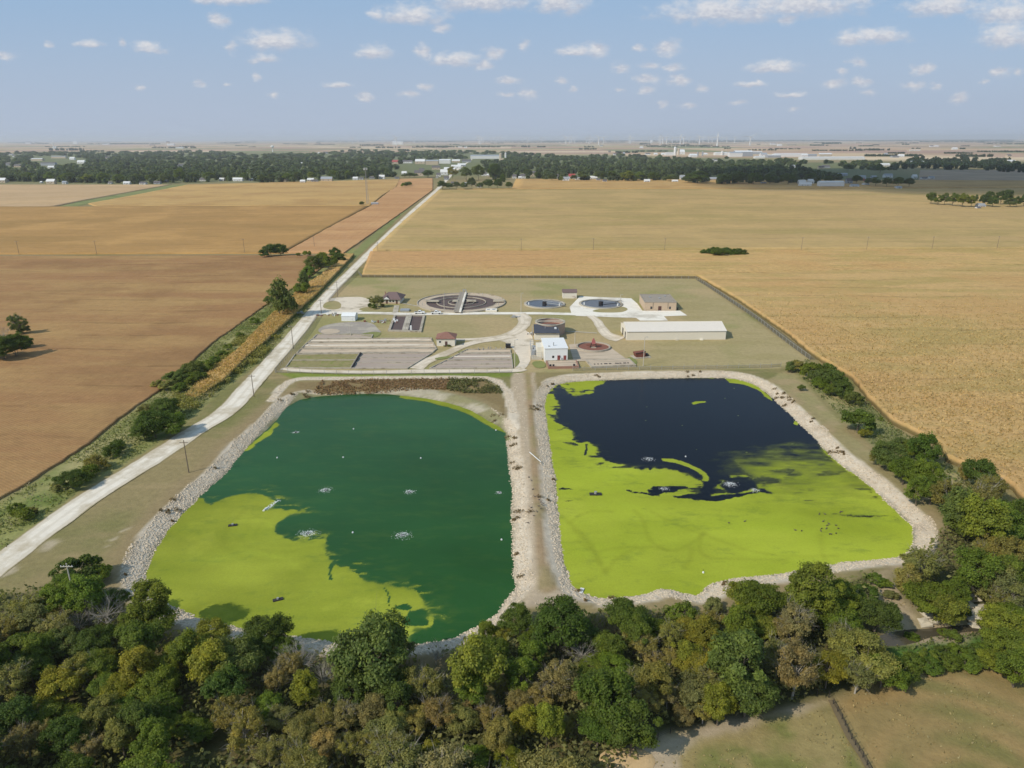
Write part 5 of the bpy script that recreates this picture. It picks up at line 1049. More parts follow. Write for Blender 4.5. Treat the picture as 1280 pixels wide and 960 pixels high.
# prototypes: R 6 m, about 13 m tall
PR = {}
def proto(key, seed, R, H, z0, ncl, nl, size, shape='round', cr=.3, m='bark', tl=9, tw=1, tr=.26, mix_=.25):
    cm_, C_ = crown(seed, R, H, z0, ncl, nl, size, shape, cr=cr, mix_=mix_); PR.setdefault(key, []).append((cm_, trunk(seed, R, H, z0, C_, tl, tr, M[m], tw), R, z0 + H))
for s_ in range(6): proto('dense', 100 + s_, 6, 9.5, 2.6, 75, 17000, .27, cr=.22)
for s_ in range(4): proto('tall', 120 + s_, 4.6, 11.5, 2.4, 60, 14000, .27, 'vase', cr=.23)
for s_ in range(5): proto('thin', 140 + s_, 5.5, 9.5, 3.0, 80, 10500, .25, 'vase', cr=.17, m='pale_bark', tl=20, tw=4, mix_=.4)
for s_ in range(4): proto('shrub', 160 + s_, 3.0, 3.9, .1, 34, 6000, .24, cr=.26, tl=6, tw=1, tr=.12)
for s_ in range(2): proto('cone', 180 + s_, 3.6, 9.5, 1.6, 30, 4200, .36, 'cone', cr=.32)
for s_ in range(3):                                          # dead or leafless trees
    r = np.random.default_rng(200 + s_); C_ = np.array([((u := r.normal(0, 1, 3)) / np.linalg.norm(u) * [4.2, 4.2, 3.8] + [0, 0, 8.2]) for _ in range(34)]); C_[:, 2] = np.abs(C_[:, 2] - 4) + 4
    PR.setdefault('bare', []).append((None, trunk(200 + s_, 5.2, 9, 2, C_, 34, .2, M['pale_bark'], 6, 'trunk'), 5, 12.0))
COLR = dict(D=(.100,.152,.024), G=(.150,.205,.026), Y=(.265,.265,.036), L=(.215,.250,.032), O=(.280,.262,.070), R=(.290,.240,.080), P=(.250,.248,.076), S=(.140,.180,.044), T=(.305,.262,.100), B=(.2,.18,.15))
CNAME = dict(D='dark green', G='mid green', Y='yellow green', L='light green', O='olive tan', R='orange brown', P='pale sage', S='dusky grey green', T='tan brown', B='bare grey')
TR = []
def tree(px, py, r, c, kind=None, hr=None, zone='', name=None, base=False, lab=None):
    """a tree whose crown the photograph shows at this place with this radius"""
    rr = random.Random(int(px * 13 + py * 7)); kind = kind or ('bare' if c == 'B' else 'thin' if c in 'ORPT' and rr.random() < .75 else rr.choice(['dense', 'dense', 'tall']))
    k = rr.randrange(len(PR[kind])); cm_, tm, R0, H0 = PR[kind][k]
    z = 0 if base else 5.0; sx = 1
    for _ in range(4):
        p, dep = gd(px, py, z); R = r * dep / F; sx = R / R0; sz = (hr / H0) if hr else sx * (.85 + .2 * rr.random()) if kind != 'shrub' else sx
        if not base: z = H0 * sz * .64
    if ('far hedge' in zone or 'hedgerow' in zone or 'bean field' in zone) and not hr and kind != 'bare': sz *= 1.3
    t = empty(name or ('bush' if kind == 'shrub' else 'bare_tree' if kind == 'bare' else 'leafy_tree'), (p[0], p[1], 0), rr.uniform(0, 6.28)); t.scale = (sx * 1.1, sx * 1.1, sz)
    h_ = float(height(np.array([p[0]]), np.array([p[1]]))[0][0]); t.location.z = h_ - (.1 if (kind in ('shrub', 'bare') or zone.startswith('in woods') or zone.startswith('along')) else 2.4 * sz)
    cv = np.array(COLR[c]) * rr.uniform(.85, 1.15) * np.array([rr.uniform(.92, 1.1), 1, rr.uniform(.85, 1.15)])
    if cm_: o = meshobj('crown', cm_, t); o.color = (*cv, 1)
    o = meshobj('trunk', tm, t)
    big = 'large' if R > 6 else 'small' if R < 3.2 else ''
    t['category'] = 'bush' if kind == 'shrub' else 'tree'
    TR.append((t, px, (big + ' ' + CNAME[c]).strip() + (' leafless' if kind == 'bare' else ' thinly leaved' if kind == 'thin' else ' conical' if kind == 'cone' else ''), zone, lab)); return t
def D3(ox, oy, s_, lst, zone):
    for q in lst:
        x, y, r, c = q[:4]; k = q[4] if len(q) > 4 else None; tree(ox + x / s_, oy + y / s_, r / s_, c, k, zone=zone)
# front woods, left part (photo crop at 0,690 x4)
D3(0, 690, 4, [(370,85,105,'D','shrub'),(490,100,60,'G','shrub'),(300,200,110,'G'),(420,210,100,'G'),(520,290,95,'B'),(390,330,60,'B'),(570,240,70,'G'),(740,215,115,'L'),(740,330,120,'G'),(700,430,110,'G'),(110,290,95,'O'),(40,380,90,'O'),(270,360,100,'P'),(170,330,80,'P'),
 (300,430,100,'S'),(470,430,100,'D'),(100,500,100,'G'),(30,470,70,'R'),(190,470,80,'G'),(140,570,100,'G'),(60,650,110,'P'),(300,650,110,'Y'),(400,600,90,'O'),(480,560,90,'L'),(540,540,60,'Y'),(680,550,95,'Y'),(590,660,95,'Y'),(520,660,80,'G'),(780,650,110,'G'),
 (870,520,100,'L'),(950,500,90,'G'),(1060,400,95,'Y'),(1050,560,110,'Y'),(1180,520,140,'S'),(1130,660,100,'D'),(200,760,90,'L'),(270,820,100,'L'),(60,800,110,'D'),(490,810,110,'O'),(620,780,90,'G'),(700,820,95,'D'),(800,760,90,'G'),(600,900,90,'O'),(120,920,100,'R'),
 (330,930,110,'D'),(900,850,70,'G'),(1000,880,70,'G'),(1160,800,100,'O'),(1230,900,110,'O'),(760,930,100,'G'),(450,960,90,'T')], 'in woods below left pond')
# middle (photo crop at 320,720 x4)
D3(320, 720, 4, [(60,270,110,'D'),(0,350,90,'D'),(120,350,80,'G'),(210,390,90,'B'),(170,440,80,'R'),(110,500,80,'R'),(240,540,80,'L'),(330,500,60,'B'),(480,530,115,'D'),(690,520,90,'D'),(700,620,90,'D'),(840,550,105,'P'),
 (590,650,85,'R'),(450,700,85,'R'),(60,640,80,'G'),(120,700,80,'P'),(230,760,90,'O'),(60,860,90,'O'),(200,880,90,'O'),(330,700,80,'O'),(340,820,80,'T'),(440,850,80,'O'),(660,760,110,'P'),(600,850,110,'O'),(720,860,90,'P'),(800,720,80,'O'),(920,690,95,'R'),(1020,720,90,'O'),
 (880,860,60,'Y'),(1100,890,70,'G'),(960,930,80,'P'),(800,930,70,'G'),(1120,640,80,'T'),(1180,720,80,'R'),(1240,540,60,'O'),(1100,440,140,'L'),(1180,380,90,'G'),(1080,540,100,'G'),(1220,800,80,'O'),(1260,900,70,'Y'),
 (900,390,50,'B'),(1240,270,55,'Y'),(1150,270,50,'L')], 'in woods at bottom centre')
tree(465, 790, 50, 'S', 'dense', hr=17.5, zone='', lab='large dusky grey green tree overlapping the left pond, its shadow on the duckweed')
tree(448, 812, 24, 'S', 'dense', zone='in woods below left pond'); tree(490, 812, 26, 'S', 'dense', zone='in woods below left pond')
# middle right (photo crop at 640,680 x4)
D3(640, 680, 4, [(20,370,90,'D'),(120,450,80,'G'),(240,400,150,'D'),(340,430,100,'D'),(100,560,80,'G'),(40,650,90,'G'),(560,310,55,'D','tall'),(570,360,110,'D'),(620,420,80,'G'),(480,480,80,'G'),(500,590,90,'G'),(720,430,70,'G'),(650,500,85,'O'),(700,560,60,'T'),(800,450,80,'O'),
 (790,560,60,'O'),(900,420,90,'Y'),(990,380,80,'O'),(880,530,80,'Y'),(940,600,110,'Y'),(860,330,70,'G','shrub'),(800,330,40,'G','shrub'),(1010,300,50,'P','shrub'),(1190,250,110,'L'),(1140,380,70,'G'),(1230,400,70,'L'),
 (220,680,110,'T'),(300,720,90,'R'),(140,760,80,'R'),(40,780,80,'T'),(350,520,80,'B'),(400,620,80,'G'),(60,880,80,'Y'),(180,880,90,'L'),(270,900,60,'P'),(600,670,80,'P'),(720,680,90,'O'),(680,770,80,'P'),(780,750,70,'T'),
 (480,760,150,'D'),(600,870,130,'D'),(430,900,110,'D'),(860,850,60,'R'),(930,720,110,'P'),(1040,780,90,'Y'),(960,820,70,'P'),(1130,600,150,'S'),(1180,720,140,'S'),(1100,520,100,'G'),(540,650,50,'P')], 'in woods below right pond')
# right (photo crop at 880,660 x3.2)
D3(880, 660, 3.2, [(220,280,100,'G'),(440,230,100,'L'),(540,250,85,'L'),(450,330,80,'G'),(560,360,80,'G'),(140,380,70,'G'),(250,400,60,'Y'),(700,320,85,'D'),(650,250,50,'D','shrub'),(690,195,34,'G','shrub'),(730,215,26,'G','shrub'),(370,390,85,'T'),(340,420,70,'T'),(560,440,80,'P'),(650,480,110,'O'),(720,560,80,'G'),
 (620,570,80,'P'),(500,560,85,'Y'),(370,560,110,'T'),(300,500,80,'O'),(10,400,70,'Y'),(60,640,70,'P'),(10,560,80,'P'),(780,560,70,'D','shrub')], 'in woods left of the creek')
D3(880, 660, 3.2, [(880,120,95,'P'),(900,230,95,'G'),(960,280,85,'L'),(830,170,60,'O'),(1020,230,60,'G'),(1150,190,60,'B'),(1170,230,70,'P'),(1100,130,90,'G'),(1190,150,80,'P'),(1240,230,80,'P'),(1200,340,90,'L'),(1270,330,80,'G'),(1240,440,90,'L'),(1200,500,70,'L'),
 (1270,520,80,'G')], 'beside the creek')
D3(880, 660, 3.2, [(840,520,42,'G','shrub'),(900,505,36,'G','shrub'),(960,490,34,'D','shrub'),(1020,485,36,'G','shrub'),(1085,490,40,'D','shrub'),(990,530,40,'G','shrub'),(1060,535,42,'G','shrub'),(910,545,42,'D','shrub'),(1150,535,44,'G','shrub'),(1130,470,36,'G','shrub'),(840,400,26,'G','shrub'),(1000,420,34,'G','shrub'),(1050,325,22,'D','shrub'),
 (880,320,20,'G','shrub'),(960,385,20,'G','shrub'),(800,230,30,'O','shrub'),(750,260,26,'P','shrub')], 'on the grassy creek bank')
# hedgerow right of the right pond (photo crop at 960,540 x4)
D3(960, 540, 4, [(610,90,85,'S'),(560,110,50,'P'),(670,60,50,'S'),(790,75,75,'D'),(720,80,50,'G'),(690,170,80,'G'),(800,200,85,'G'),(830,270,80,'G'),(760,260,60,'G'),(1060,190,85,'D'),(990,210,40,'O'),(900,320,90,'O'),(960,370,90,'S'),(1060,290,90,'O'),(1130,280,70,'O'),
 (1090,400,120,'L'),(1020,450,90,'G'),(1190,450,120,'G'),(1240,390,80,'D'),(1150,570,90,'O'),(1230,600,90,'P'),(1220,700,80,'G'),(1080,600,60,'O')], 'in right hedgerow')
for px, py, r, c in ((989,458,8,'S'),(998,457,9,'P'),(1014,462,12,'G'),(1022,470,10,'S'),(1035,464,13,'D'),(1044,474,13,'D'),(1024,478,9,'G'),(1053,486,13,'D'),(1040,487,9,'G'),(1068,498,10,'S'),(1002,484,5,'S'),(1074,526,19,'D'),(1082,541,8,'Y'),(1101,523,3,'G'),(1062,495,7,'S')):
    tree(px, py, r, c, 'shrub', zone='at upper end of right hedgerow')
# hedge and ditch left of the road (photo crops)
for px, py, r, c, k in ((347,368,18,'S','cone'),(356,376,12,'S','dense'),(341,376,9,'S','shrub'),(378,346,9,'S','cone'),(377,361,10,'G','shrub'),(392,328,12,'S','dense'),(402,321,10,'G','dense'),(410,328,10,'G','shrub'),(386,340,9,'G','shrub'),(418,316,8,'D','shrub'),(425,322,7,'D','shrub'),
    (338,313,9,'D','shrub'),(350,312,9,'D','shrub'),(330,317,6,'D','shrub'),(384,317,5,'G','shrub'),(373,318,3,'G','shrub')): tree(px, py, r, c, k, zone='in far hedge left of road')
for px, py, r, c, k in ((228,463,12,'S','dense'),(240,458,14,'S','dense'),(216,470,12,'S','shrub'),(255,455,13,'G','shrub'),(245,470,12,'G','shrub'),(208,479,10,'P','shrub'),(225,482,9,'G','shrub'),(268,448,8,'G','shrub'),(277,441,7,'G','shrub'),(205,500,18,'D','dense'),(190,520,24,'D','dense'),(212,522,20,'G','dense'),
    (178,532,16,'D','dense'),(182,508,9,'P','shrub'),(140,560,13,'D','shrub'),(147,553,8,'D','shrub'),(118,576,14,'O','shrub'),(107,588,14,'G','shrub'),(88,592,17,'D','dense'),(28,640,13,'L','shrub'),(18,633,9,'G','shrub'),(38,637,7,'P','shrub'),(70,606,8,'P','shrub'),
    (195,478,7,'P','shrub'),(285,432,6,'G','shrub'),(318,400,6,'G','shrub'),(300,418,6,'G','shrub')): tree(px, py, r, c, k, zone='in ditch left of road')
for px, py, r, c, k in ((22,405,11,'S','thin'),(29,412,7,'S','shrub'),(16,427,15,'D','dense'),(2,432,16,'D','dense'),(28,428,10,'D','shrub'),(-14,430,16,'D','dense'),(3,415,10,'S','bare')): tree(px, py, r, c, k, zone='at left edge of bean field')
for px, py, r, c, k in ((884,314,7,'D','shrub'),(892,312,8,'D','shrub'),(899,309,10,'D','dense'),(908,313,8,'D','shrub'),(917,314,8,'D','shrub'),(925,314,8,'D','shrub')): tree(px, py, r, c, k, zone='in lone cornfield clump')
tree(470.5,372,10,'P','thin',hr=9, base=False, lab='thin yellowing tree in front of the brown roofed office', zone=''); tree(462.5,379,3.2,'D','cone', lab='slim dark conifer left of the thin tree by the office', zone=''); tree(467,380,3.6,'D','cone', lab='darker conifer touching the thin tree by the office', zone='')
tree(478,381,3,'O','shrub',lab='brown clipped shrub below the office windows', zone=''); tree(561,431.5,2.2,'S','shrub',lab='round dark shrub by the pump house door',zone=''); tree(556,432,1.6,'S','shrub',lab='tiny shrub at the pump house front wall',zone='')
tree(452,252.4,3.6,'D','dense', base=False, lab='dark round tree at the foot of the radio mast', zone=''); tree(506,230,5,'G','shrub',lab='green bush group alone in the golden field near the town',zone=''); tree(511,229,4,'G','shrub',lab='lighter bush at the right end of the lone group in the golden field',zone='')
# fill the wood where the photograph shows no single crown apart
fill_rr = random.Random(99); placed = [(t.location.x, t.location.y, t.scale[0] * 6) for t, *_ in TR]
WB = G([(-420,830),(-60,800),(60,800),(200,850),(420,880),(600,860),(700,840),(860,845),(980,830),(1060,850),(1000,880),(900,895),(800,915),(750,940),(720,1010),(700,1200),(600,1600),(-500,1600)])
n_fill = 0
for _ in range(1500):
    x, y = fill_rr.uniform(-150, 60), fill_rr.uniform(36, 125)
    if sdf(np.array([x]), np.array([y]), WB)[0] > -1 or min(np.hypot(x - a, y - b_) for a, b_, _ in placed) < 4.9: continue
    if n_fill >= 85: break
    n_fill += 1; placed.append((x, y, 5)); v = CM.to_3x3().transposed() @ Vector((x, y, 8 - CAM_H)); px, py = 640 + F * v.x / -v.z, 480 - F * v.y / -v.z
    pal = 'DGLGYSO' if px < 300 else 'OOPTRYGO' if px < 720 else 'DGPOY'; R = fill_rr.uniform(3.6, 5.2)
    tree(px, py, R * F / -v.z, fill_rr.choice(pal), zone='along bottom edge of photo')
print('trees', len(TR))
ORD = ['leftmost', 'second from the left', 'third from the left', 'fourth from the left', 'fifth from the left', 'sixth from the left', 'seventh from the left', 'eighth from the left', 'ninth from the left', 'tenth from the left', 'eleventh from the left', 'twelfth from the left', 'thirteenth from the left', 'fourteenth from the left', 'fifteenth from the left', 'sixteenth from the left', 'seventeenth from the left', 'eighteenth from the left', 'nineteenth from the left', 'twentieth from the left']
def ordinals(lst):                            # (object, px, look, place): look and place single it out, else its order from the left
    gr = {}
    for o, px, look, zone in lst: gr.setdefault((look, zone), []).append((px, o))
    for (look, zone), it in gr.items():
        it.sort(key=lambda q: q[0])
        for i, (px, o) in enumerate(it):
            if len(it) == 1: o['label'] = f'{look} {zone}'
            elif i < len(ORD) and i < len(it) - 1: o['label'] = f'{look} {zone}, {ORD[i]}'
            elif i == len(it) - 1: o['label'] = f'{look} {zone}, rightmost'
            else: o['label'] = f'{look} {zone}, {["fifth", "fourth", "third", "second"][max(0, min(3, 5 - (len(it) - i)))]} from the right'
ordinals([(t, px, look + (' bush' if t['category'] == 'bush' else ' tree'), zone) for t, px, look, zone, lab in TR if lab is None])
for t, px, look, zone, lab in TR:
    if lab: t['label'] = lab
    elif zone: t['group'] = {'b': 'bushes ', 't': 'trees '}[t['category'][0]] + zone
# ---------------------------------------------------------------- ground cover and stones (nobody could count them)
def scatter(pts_n, box, cond, seed):
    r = np.random.default_rng(seed); x = r.uniform(box[0], box[1], pts_n); y = r.uniform(box[2], box[3], pts_n); k = cond(x, y, r); return x[k], y[k], r
def cover(name, x, y, r, size, hgt, cols, label, per=1, dz=0.0):
    n = len(x); z = height(x, y)[0] + r.uniform(0, 1, n) * hgt + dz; P = np.stack([x, y, z], 1); V_, Fc = leaves(P, np.tile([0, 0, .8], (n, 1)), size, r, .9, 1.7)
    me = npmesh(name, V_, Fc, LM); c = np.stack([r.uniform(.2, .9, n), r.beta(1.3, 2, n), np.zeros(n)], 1); cattr(me, 'leaf', np.repeat(c, 4, 0)); o = meshobj(name, me); o.color = (*cols, 1); return tag(o, label, 'ground cover', None, 'stuff')
def inpoly(k, x, y, m_=0): return sdf(x, y, Z[k]) < m_
x, y, r = scatter(60000, (-75, 10, 250, 345), lambda x, y, r: inpoly('weedbank', x, y, .5) & (fbm(x, y, 4, 71, 3) > -.25), 1)
rd_ = (x < g(560, 478)[0]) 
cover('weed_growth', x[rd_], y[rd_], r, .42, .7, (.27,.175,.10), 'rusty red weeds along the upper bank of the left pond'); cover('weed_growth', x[~rd_], y[~rd_], r, .5, 1.1, (.15,.155,.060), 'olive green weeds at the upper right bank of the left pond')
x, y, r = scatter(230000, (-230, -60, 110, 480), lambda x, y, r: inpoly('ditchL', x, y, -1) & (fbm(x, y, 7, 72, 3) > -.2), 2)
cover('ditch_grass', x, y, r, .38, .8, (.17,.19,.062), 'tall green weeds filling the roadside ditch')
x, y, r = scatter(60000, (-230, -60, 110, 480), lambda x, y, r: inpoly('ditchL', x, y, 0) & (fbm(x, y, 6, 73, 3) > .12), 3)
cover('ditch_grass', x, y, r, .4, 1.1, (.32,.29,.17), 'pale dry grass heads in the roadside ditch')
x, y, r = scatter(120000, (60, 230, 70, 330), lambda x, y, r: (inpoly('woodsR', x, y, 0) | inpoly('greenR', x, y, 0)) & (fbm(x, y, 5, 74, 3) > -.25) & (sdf(x, y, CREEK) > 1), 4)
cover('hedge_undergrowth', x, y, r, .42, .9, (.15,.18,.060), 'green undergrowth beneath the right hedgerow and by the creek')
x, y, r = scatter(170000, (-170, 190, 36, 160), lambda x, y, r: inpoly('woods', x, y, -1) & (fbm(x, y, 5, 75, 3) > -.25) & (sdf(x, y, CREEK) > 5) & ~inpoly('greenR', x, y, 1) & ~inpoly('creekbank', x, y, 0), 5)
cover('forest_undergrowth', x, y, r, .5, 3.0, (.20,.205,.075), 'olive undergrowth on the floor of the front woods')
x, y, r = scatter(26000, (20, 230, 40, 125), lambda x, y, r: (inpoly('rough', x, y, -1) | inpoly('dryfield', x, y, 0) | inpoly('creekbank', x, y, 0)) & (fbm(x, y, 4, 76, 3) > .0), 6)
cover('dry_grass', x, y, r, .22, .22, (.36,.30,.16), 'dry grass tufts on the lower right pasture')
x, y, r = scatter(9000, (-110, 190, 120, 350), lambda x, y, r: (lambda d: (d > .3) & (d < 4.8) & (fbm(x, y, 9, 77, 3) > .16))(np.minimum(sdf(x, y, P1), sdf(x, y, P2))), 7)
k = 46; n = len(x); rad = np.repeat(r.uniform(.2, .8, n), k) * np.sqrt(r.uniform(0, 1, n * k)); q = r.uniform(0, 6.28, n * k)
cover('bank_weeds', np.repeat(x, k) + rad * np.cos(q) * 1.5, np.repeat(y, k) + rad * np.sin(q), r, .26, .6, (.22,.165,.095), 'brown weed tufts among the rocks of the pond banks')
# loose rock on the banks
x, y, r = scatter(640000, (-110, 190, 105, 350), lambda x, y, r: (lambda d: (d > -.5) & (d < np.where(sdf(x, y, Z['dike']) < 2, 3.6, 4.5) + fbm(x, y, 6, 12, 4) * 1.4) & (sdf(x, y, Z['weedbank']) > 0) & (sdf(x, y, Z['path']) > -.2) & (sdf(x, y, Z['mud']) > -.5) & (vn(x * 3.1, y * 3.1, 8) > .3))(np.minimum(sdf(x, y, P1), sdf(x, y, P2))), 8)
x2, y2, r2 = scatter(2500, (0, 40, 110, 345), lambda x, y, r: (sdf(x, y, Z['dike']) < 0) & (sdf(x, y, Z['path']) > .3), 9)
x3, y3, _ = scatter(60000, (-90, 20, 230, 345), lambda x, y, r: pdist(x, y, RIM) < 1.5, 10)
x = np.r_[x, x2, x3]; y = np.r_[y, y2, y3]; n = len(x); print('stones', n)
base_v = np.array([(-1,-.8,-.4),(1,-.9,-.4),(.9,1,-.4),(-1,.9,-.4),(-.6,-.6,.5),(.7,-.5,.55),(.5,.6,.45),(-.7,.5,.6)]); bf = np.array([(4,5,6,7),(0,1,5,4),(1,2,6,5),(2,3,7,6),(3,0,4,7)])
sc_ = r.uniform(.09, .21, n) * np.where(r.uniform(0, 1, n) > .96, 1.8, 1); th = r.uniform(0, 6.28, n); V_ = base_v[None] * (1 + r.normal(0, .18, (n, 8, 3))) * sc_[:, None, None] * np.array([1, 1, .5])
ca, sa = np.cos(th)[:, None], np.sin(th)[:, None]; vx = V_[..., 0] * ca - V_[..., 1] * sa + x[:, None]; vy = V_[..., 0] * sa + V_[..., 1] * ca + y[:, None]; vz = V_[..., 2] + height(x, y)[0][:, None] + .05
me = npmesh('riprap', np.stack([vx, vy, vz], -1).reshape(-1, 3), (bf[None] + (np.arange(n) * 8)[:, None, None]).reshape(-1, 4))
m_, T, b = attr_mat('limestone', 1.5, .2, .03); me.materials.append(m_)
tone = r.uniform(.74, 1.08, n)[:, None] * np.array(S(208,190,163)) ; tone[r.uniform(0, 1, n) > .92] *= .7; cattr(me, 'col', np.repeat(tone, 8, 0))
tag(meshobj('riprap', me), 'pale broken limestone lining the banks of both ponds', 'rock', None, 'stuff')
# corn leaves and tassels standing out of the near corn
def tassels(name, P, n, seed, z0, col, label, size=.55):
    r = np.random.default_rng(seed); u, v = r.uniform(0, 1, n), r.uniform(0, 1, n) ** .8
    x = r.uniform(*P[0], n); y = P[1][0] + (P[1][1] - P[1][0]) * v; k = P[2](x, y); x, y = x[k], y[k]; n = len(x)
    V_, Fc = leaves(np.stack([x, y, z0 + r.uniform(-.2, .45, n)], 1), np.stack([r.normal(0, 1, n), r.normal(0, 1, n), np.full(n, .5)], 1), size, r, .4, 2.4)
    me = npmesh(name, V_, Fc, LM); c = np.stack([r.uniform(.25, .85, n), r.beta(1.2, 2, n), np.zeros(n)], 1); cattr(me, 'leaf', np.repeat(c, 4, 0)); o = meshobj(name, me); o.color = (*col, 1); return tag(o, label, 'crop', None, 'stuff')
cedge = G([(1300,650),(1256,606),(1182,577),(1176,560),(1114,530),(1084,500),(1066,476),(1019,448),(985,420),(920,375),(872,347.5)])
cpoly = np.r_[cedge, [(262, yR - 3), (560, yR), (560, 420), (440, 300), (420, 130)]]
fade = lambda x, y, a, b_: _h(np.floor(x * 37), np.floor(y * 41), 5) > sst(y, a, b_)
tassels('corn_leaves', ((60, 420), (125, 460), lambda x, y: (sdf(x, y, cpoly) < -.3) & fade(x, y, 180, 440)), 300000, 21, 2.2, (.50,.375,.19), 'dry blades and tassels of the pale gold corn field', .38)
spoly = np.r_[G([(232,500),(262,470),(300,440),(340,397),(376,363),(402,346),(432,319)]), G([(246,503),(280,480),(304,455),(346,417),(377,387),(396,370),(443,320)])[::-1]]
tassels('corn_leaves', ((-170, -60), (170, 560), lambda x, y: (sdf(x, y, spoly) < .2) & fade(x, y, 300, 540)), 260000, 22, 2.0, (.48,.35,.15), 'orange and green blades of the narrow corn strip', .42)
x, y, r = scatter(90000, (-130, -70, 215, 330), lambda x, y, r: (inpoly('ditchL', x, y, -1)) & (sdf(x, y, spoly) < 7) & (fbm(x, y, 6, 79, 3) > .0), 30)
cover('tall_weeds', x, y, r, .42, 1.9, (.26,.25,.07), 'yellow green tall weeds around the lower end of the corn strip')
# ================================================================ FAR: TOWN, WOODS, FARMS, TURBINES
def blobs(name, x, y, R, h, r, nq, label, col=(.052,.078,.028), z0=0):
    """many small tree crowns made of leaf clumps, joined"""
    n = len(x); u = r.normal(0, 1, (n, nq, 3)); u /= np.linalg.norm(u, axis=2)[..., None]; u[..., 2] = np.abs(u[..., 2]) * 1.25 - .25
    rad = (r.uniform(.6, 1.05, (n, nq)))[..., None]; P = np.stack([x, y, z0 + h * .55], 1)[:, None, :] + u * rad * np.stack([R, R, h * .5], 1)[:, None, :]
    V_, Fc = leaves(P.reshape(-1, 3), (u + [0, 0, .3]).reshape(-1, 3), np.repeat(R * .62, nq), r, .45, 1.2)
    k = 8; ang = np.arange(k) * 2 * math.pi / k; lo = np.stack([x[:, None] + R[:, None]*.72*np.cos(ang), y[:, None] + R[:, None]*.72*np.sin(ang), np.full((n, k), z0 - .2)], -1); hi = lo.copy(); hi[..., 2] = z0 + h[:, None] * .6; tp_ = np.stack([x, y, z0 + h * .9], 1)
    Vc = np.concatenate([lo, hi, tp_[:, None]], 1).reshape(-1, 3); i = np.arange(k); base = (np.arange(n) * (2*k+1))[:, None, None] + len(V_)
    q1 = np.stack([i, (i+1) % k, k + (i+1) % k, k + i], 1); q2 = np.stack([k + i, k + (i+1) % k, np.full(k, 2*k), np.full(k, 2*k)], 1)[:, :3]
    Fq_ = (q1[None] + base).reshape(-1, 4); 
    me = bpy.data.meshes.new(name); AV = np.r_[V_, Vc].astype(np.float32); Ft = (q2[None] + base).reshape(-1, 3)
    F4 = np.r_[Fc, Fq_]; me.vertices.add(len(AV)); me.vertices.foreach_set('co', AV.ravel()); me.loops.add(F4.size + Ft.size); me.loops.foreach_set('vertex_index', np.r_[F4.ravel(), Ft.ravel()].astype(np.int32))
    me.polygons.add(len(F4) + len(Ft)); me.polygons.foreach_set('loop_start', np.r_[np.arange(0, F4.size, 4), F4.size + np.arange(0, Ft.size, 3)].astype(np.int32)); me.update(calc_edges=True); me.materials.append(LM)
    t1 = r.uniform(.1, .85, n); t2 = r.beta(1.2, 3, n); c = np.stack([np.repeat(t1, nq) + r.normal(0, .12, n*nq), np.repeat(t2, nq), np.zeros(n*nq)], 1); c2 = np.stack([np.repeat(t1*.9, 2*k+1), np.repeat(t2, 2*k+1), np.zeros(n*(2*k+1))], 1)
    cattr(me, 'leaf', np.clip(np.r_[np.repeat(c, 4, 0), c2], 0, 1)); o = meshobj(name, me); o.color = (*col, 1); return tag(o, label, 'woods', None, 'stuff')
r = np.random.default_rng(31)
def fill_px(n, polys, holes=(), r=r):
    """points whose photo places fall in the outlines, evenly over the picture: dense near, thin far"""
    allp = np.concatenate([np.array(p) for p in polys]); X_ = r.uniform(allp[:, 0].min(), allp[:, 0].max(), n); Y_ = r.uniform(allp[:, 1].min(), allp[:, 1].max(), n); k = np.zeros(n, bool)
    for p in polys: k |= sdf(X_, Y_, np.array(p, float)) < 0
    for p in holes: k &= sdf(X_, Y_, np.array(p, float)) > 0
    return G(list(zip(X_[k], Y_[k])))
town = [[(-200,227),(0,227),(60,229),(180,230),(230,228.5),(320,227),(335,229),(400,226),(450,224.5),(540,221),(540,200),(600,200),(610,226),(640,222.5),(700,226),(760,226.5),(850,227.5),(900,231),(960,229.5),(1060,231.5),(1080,222),(1120,215),(1120,206),(1080,203),(1000,202),(900,198),(850,197),(780,194),(720,197),(640,191.5),(560,189),(440,188),(400,193),(330,194),(240,189),(200,191),(0,191),(-200,192)]]
holes = [[(492,222),(500,205),(545,204),(575,203),(600,205),(590,213),(560,221),(530,222)],[(40,198),(105,197),(110,207),(60,210),(35,205)],[(1000,205),(1040,205),(1060,212),(1130,214),(1100,228),(1050,224),(1000,212)],[(588,196.5),(625,196.5),(625,200.5),(588,200.5)],[(830,194),(850,194),(900,199),(960,200),(960,203),(900,202),(830,197)]]
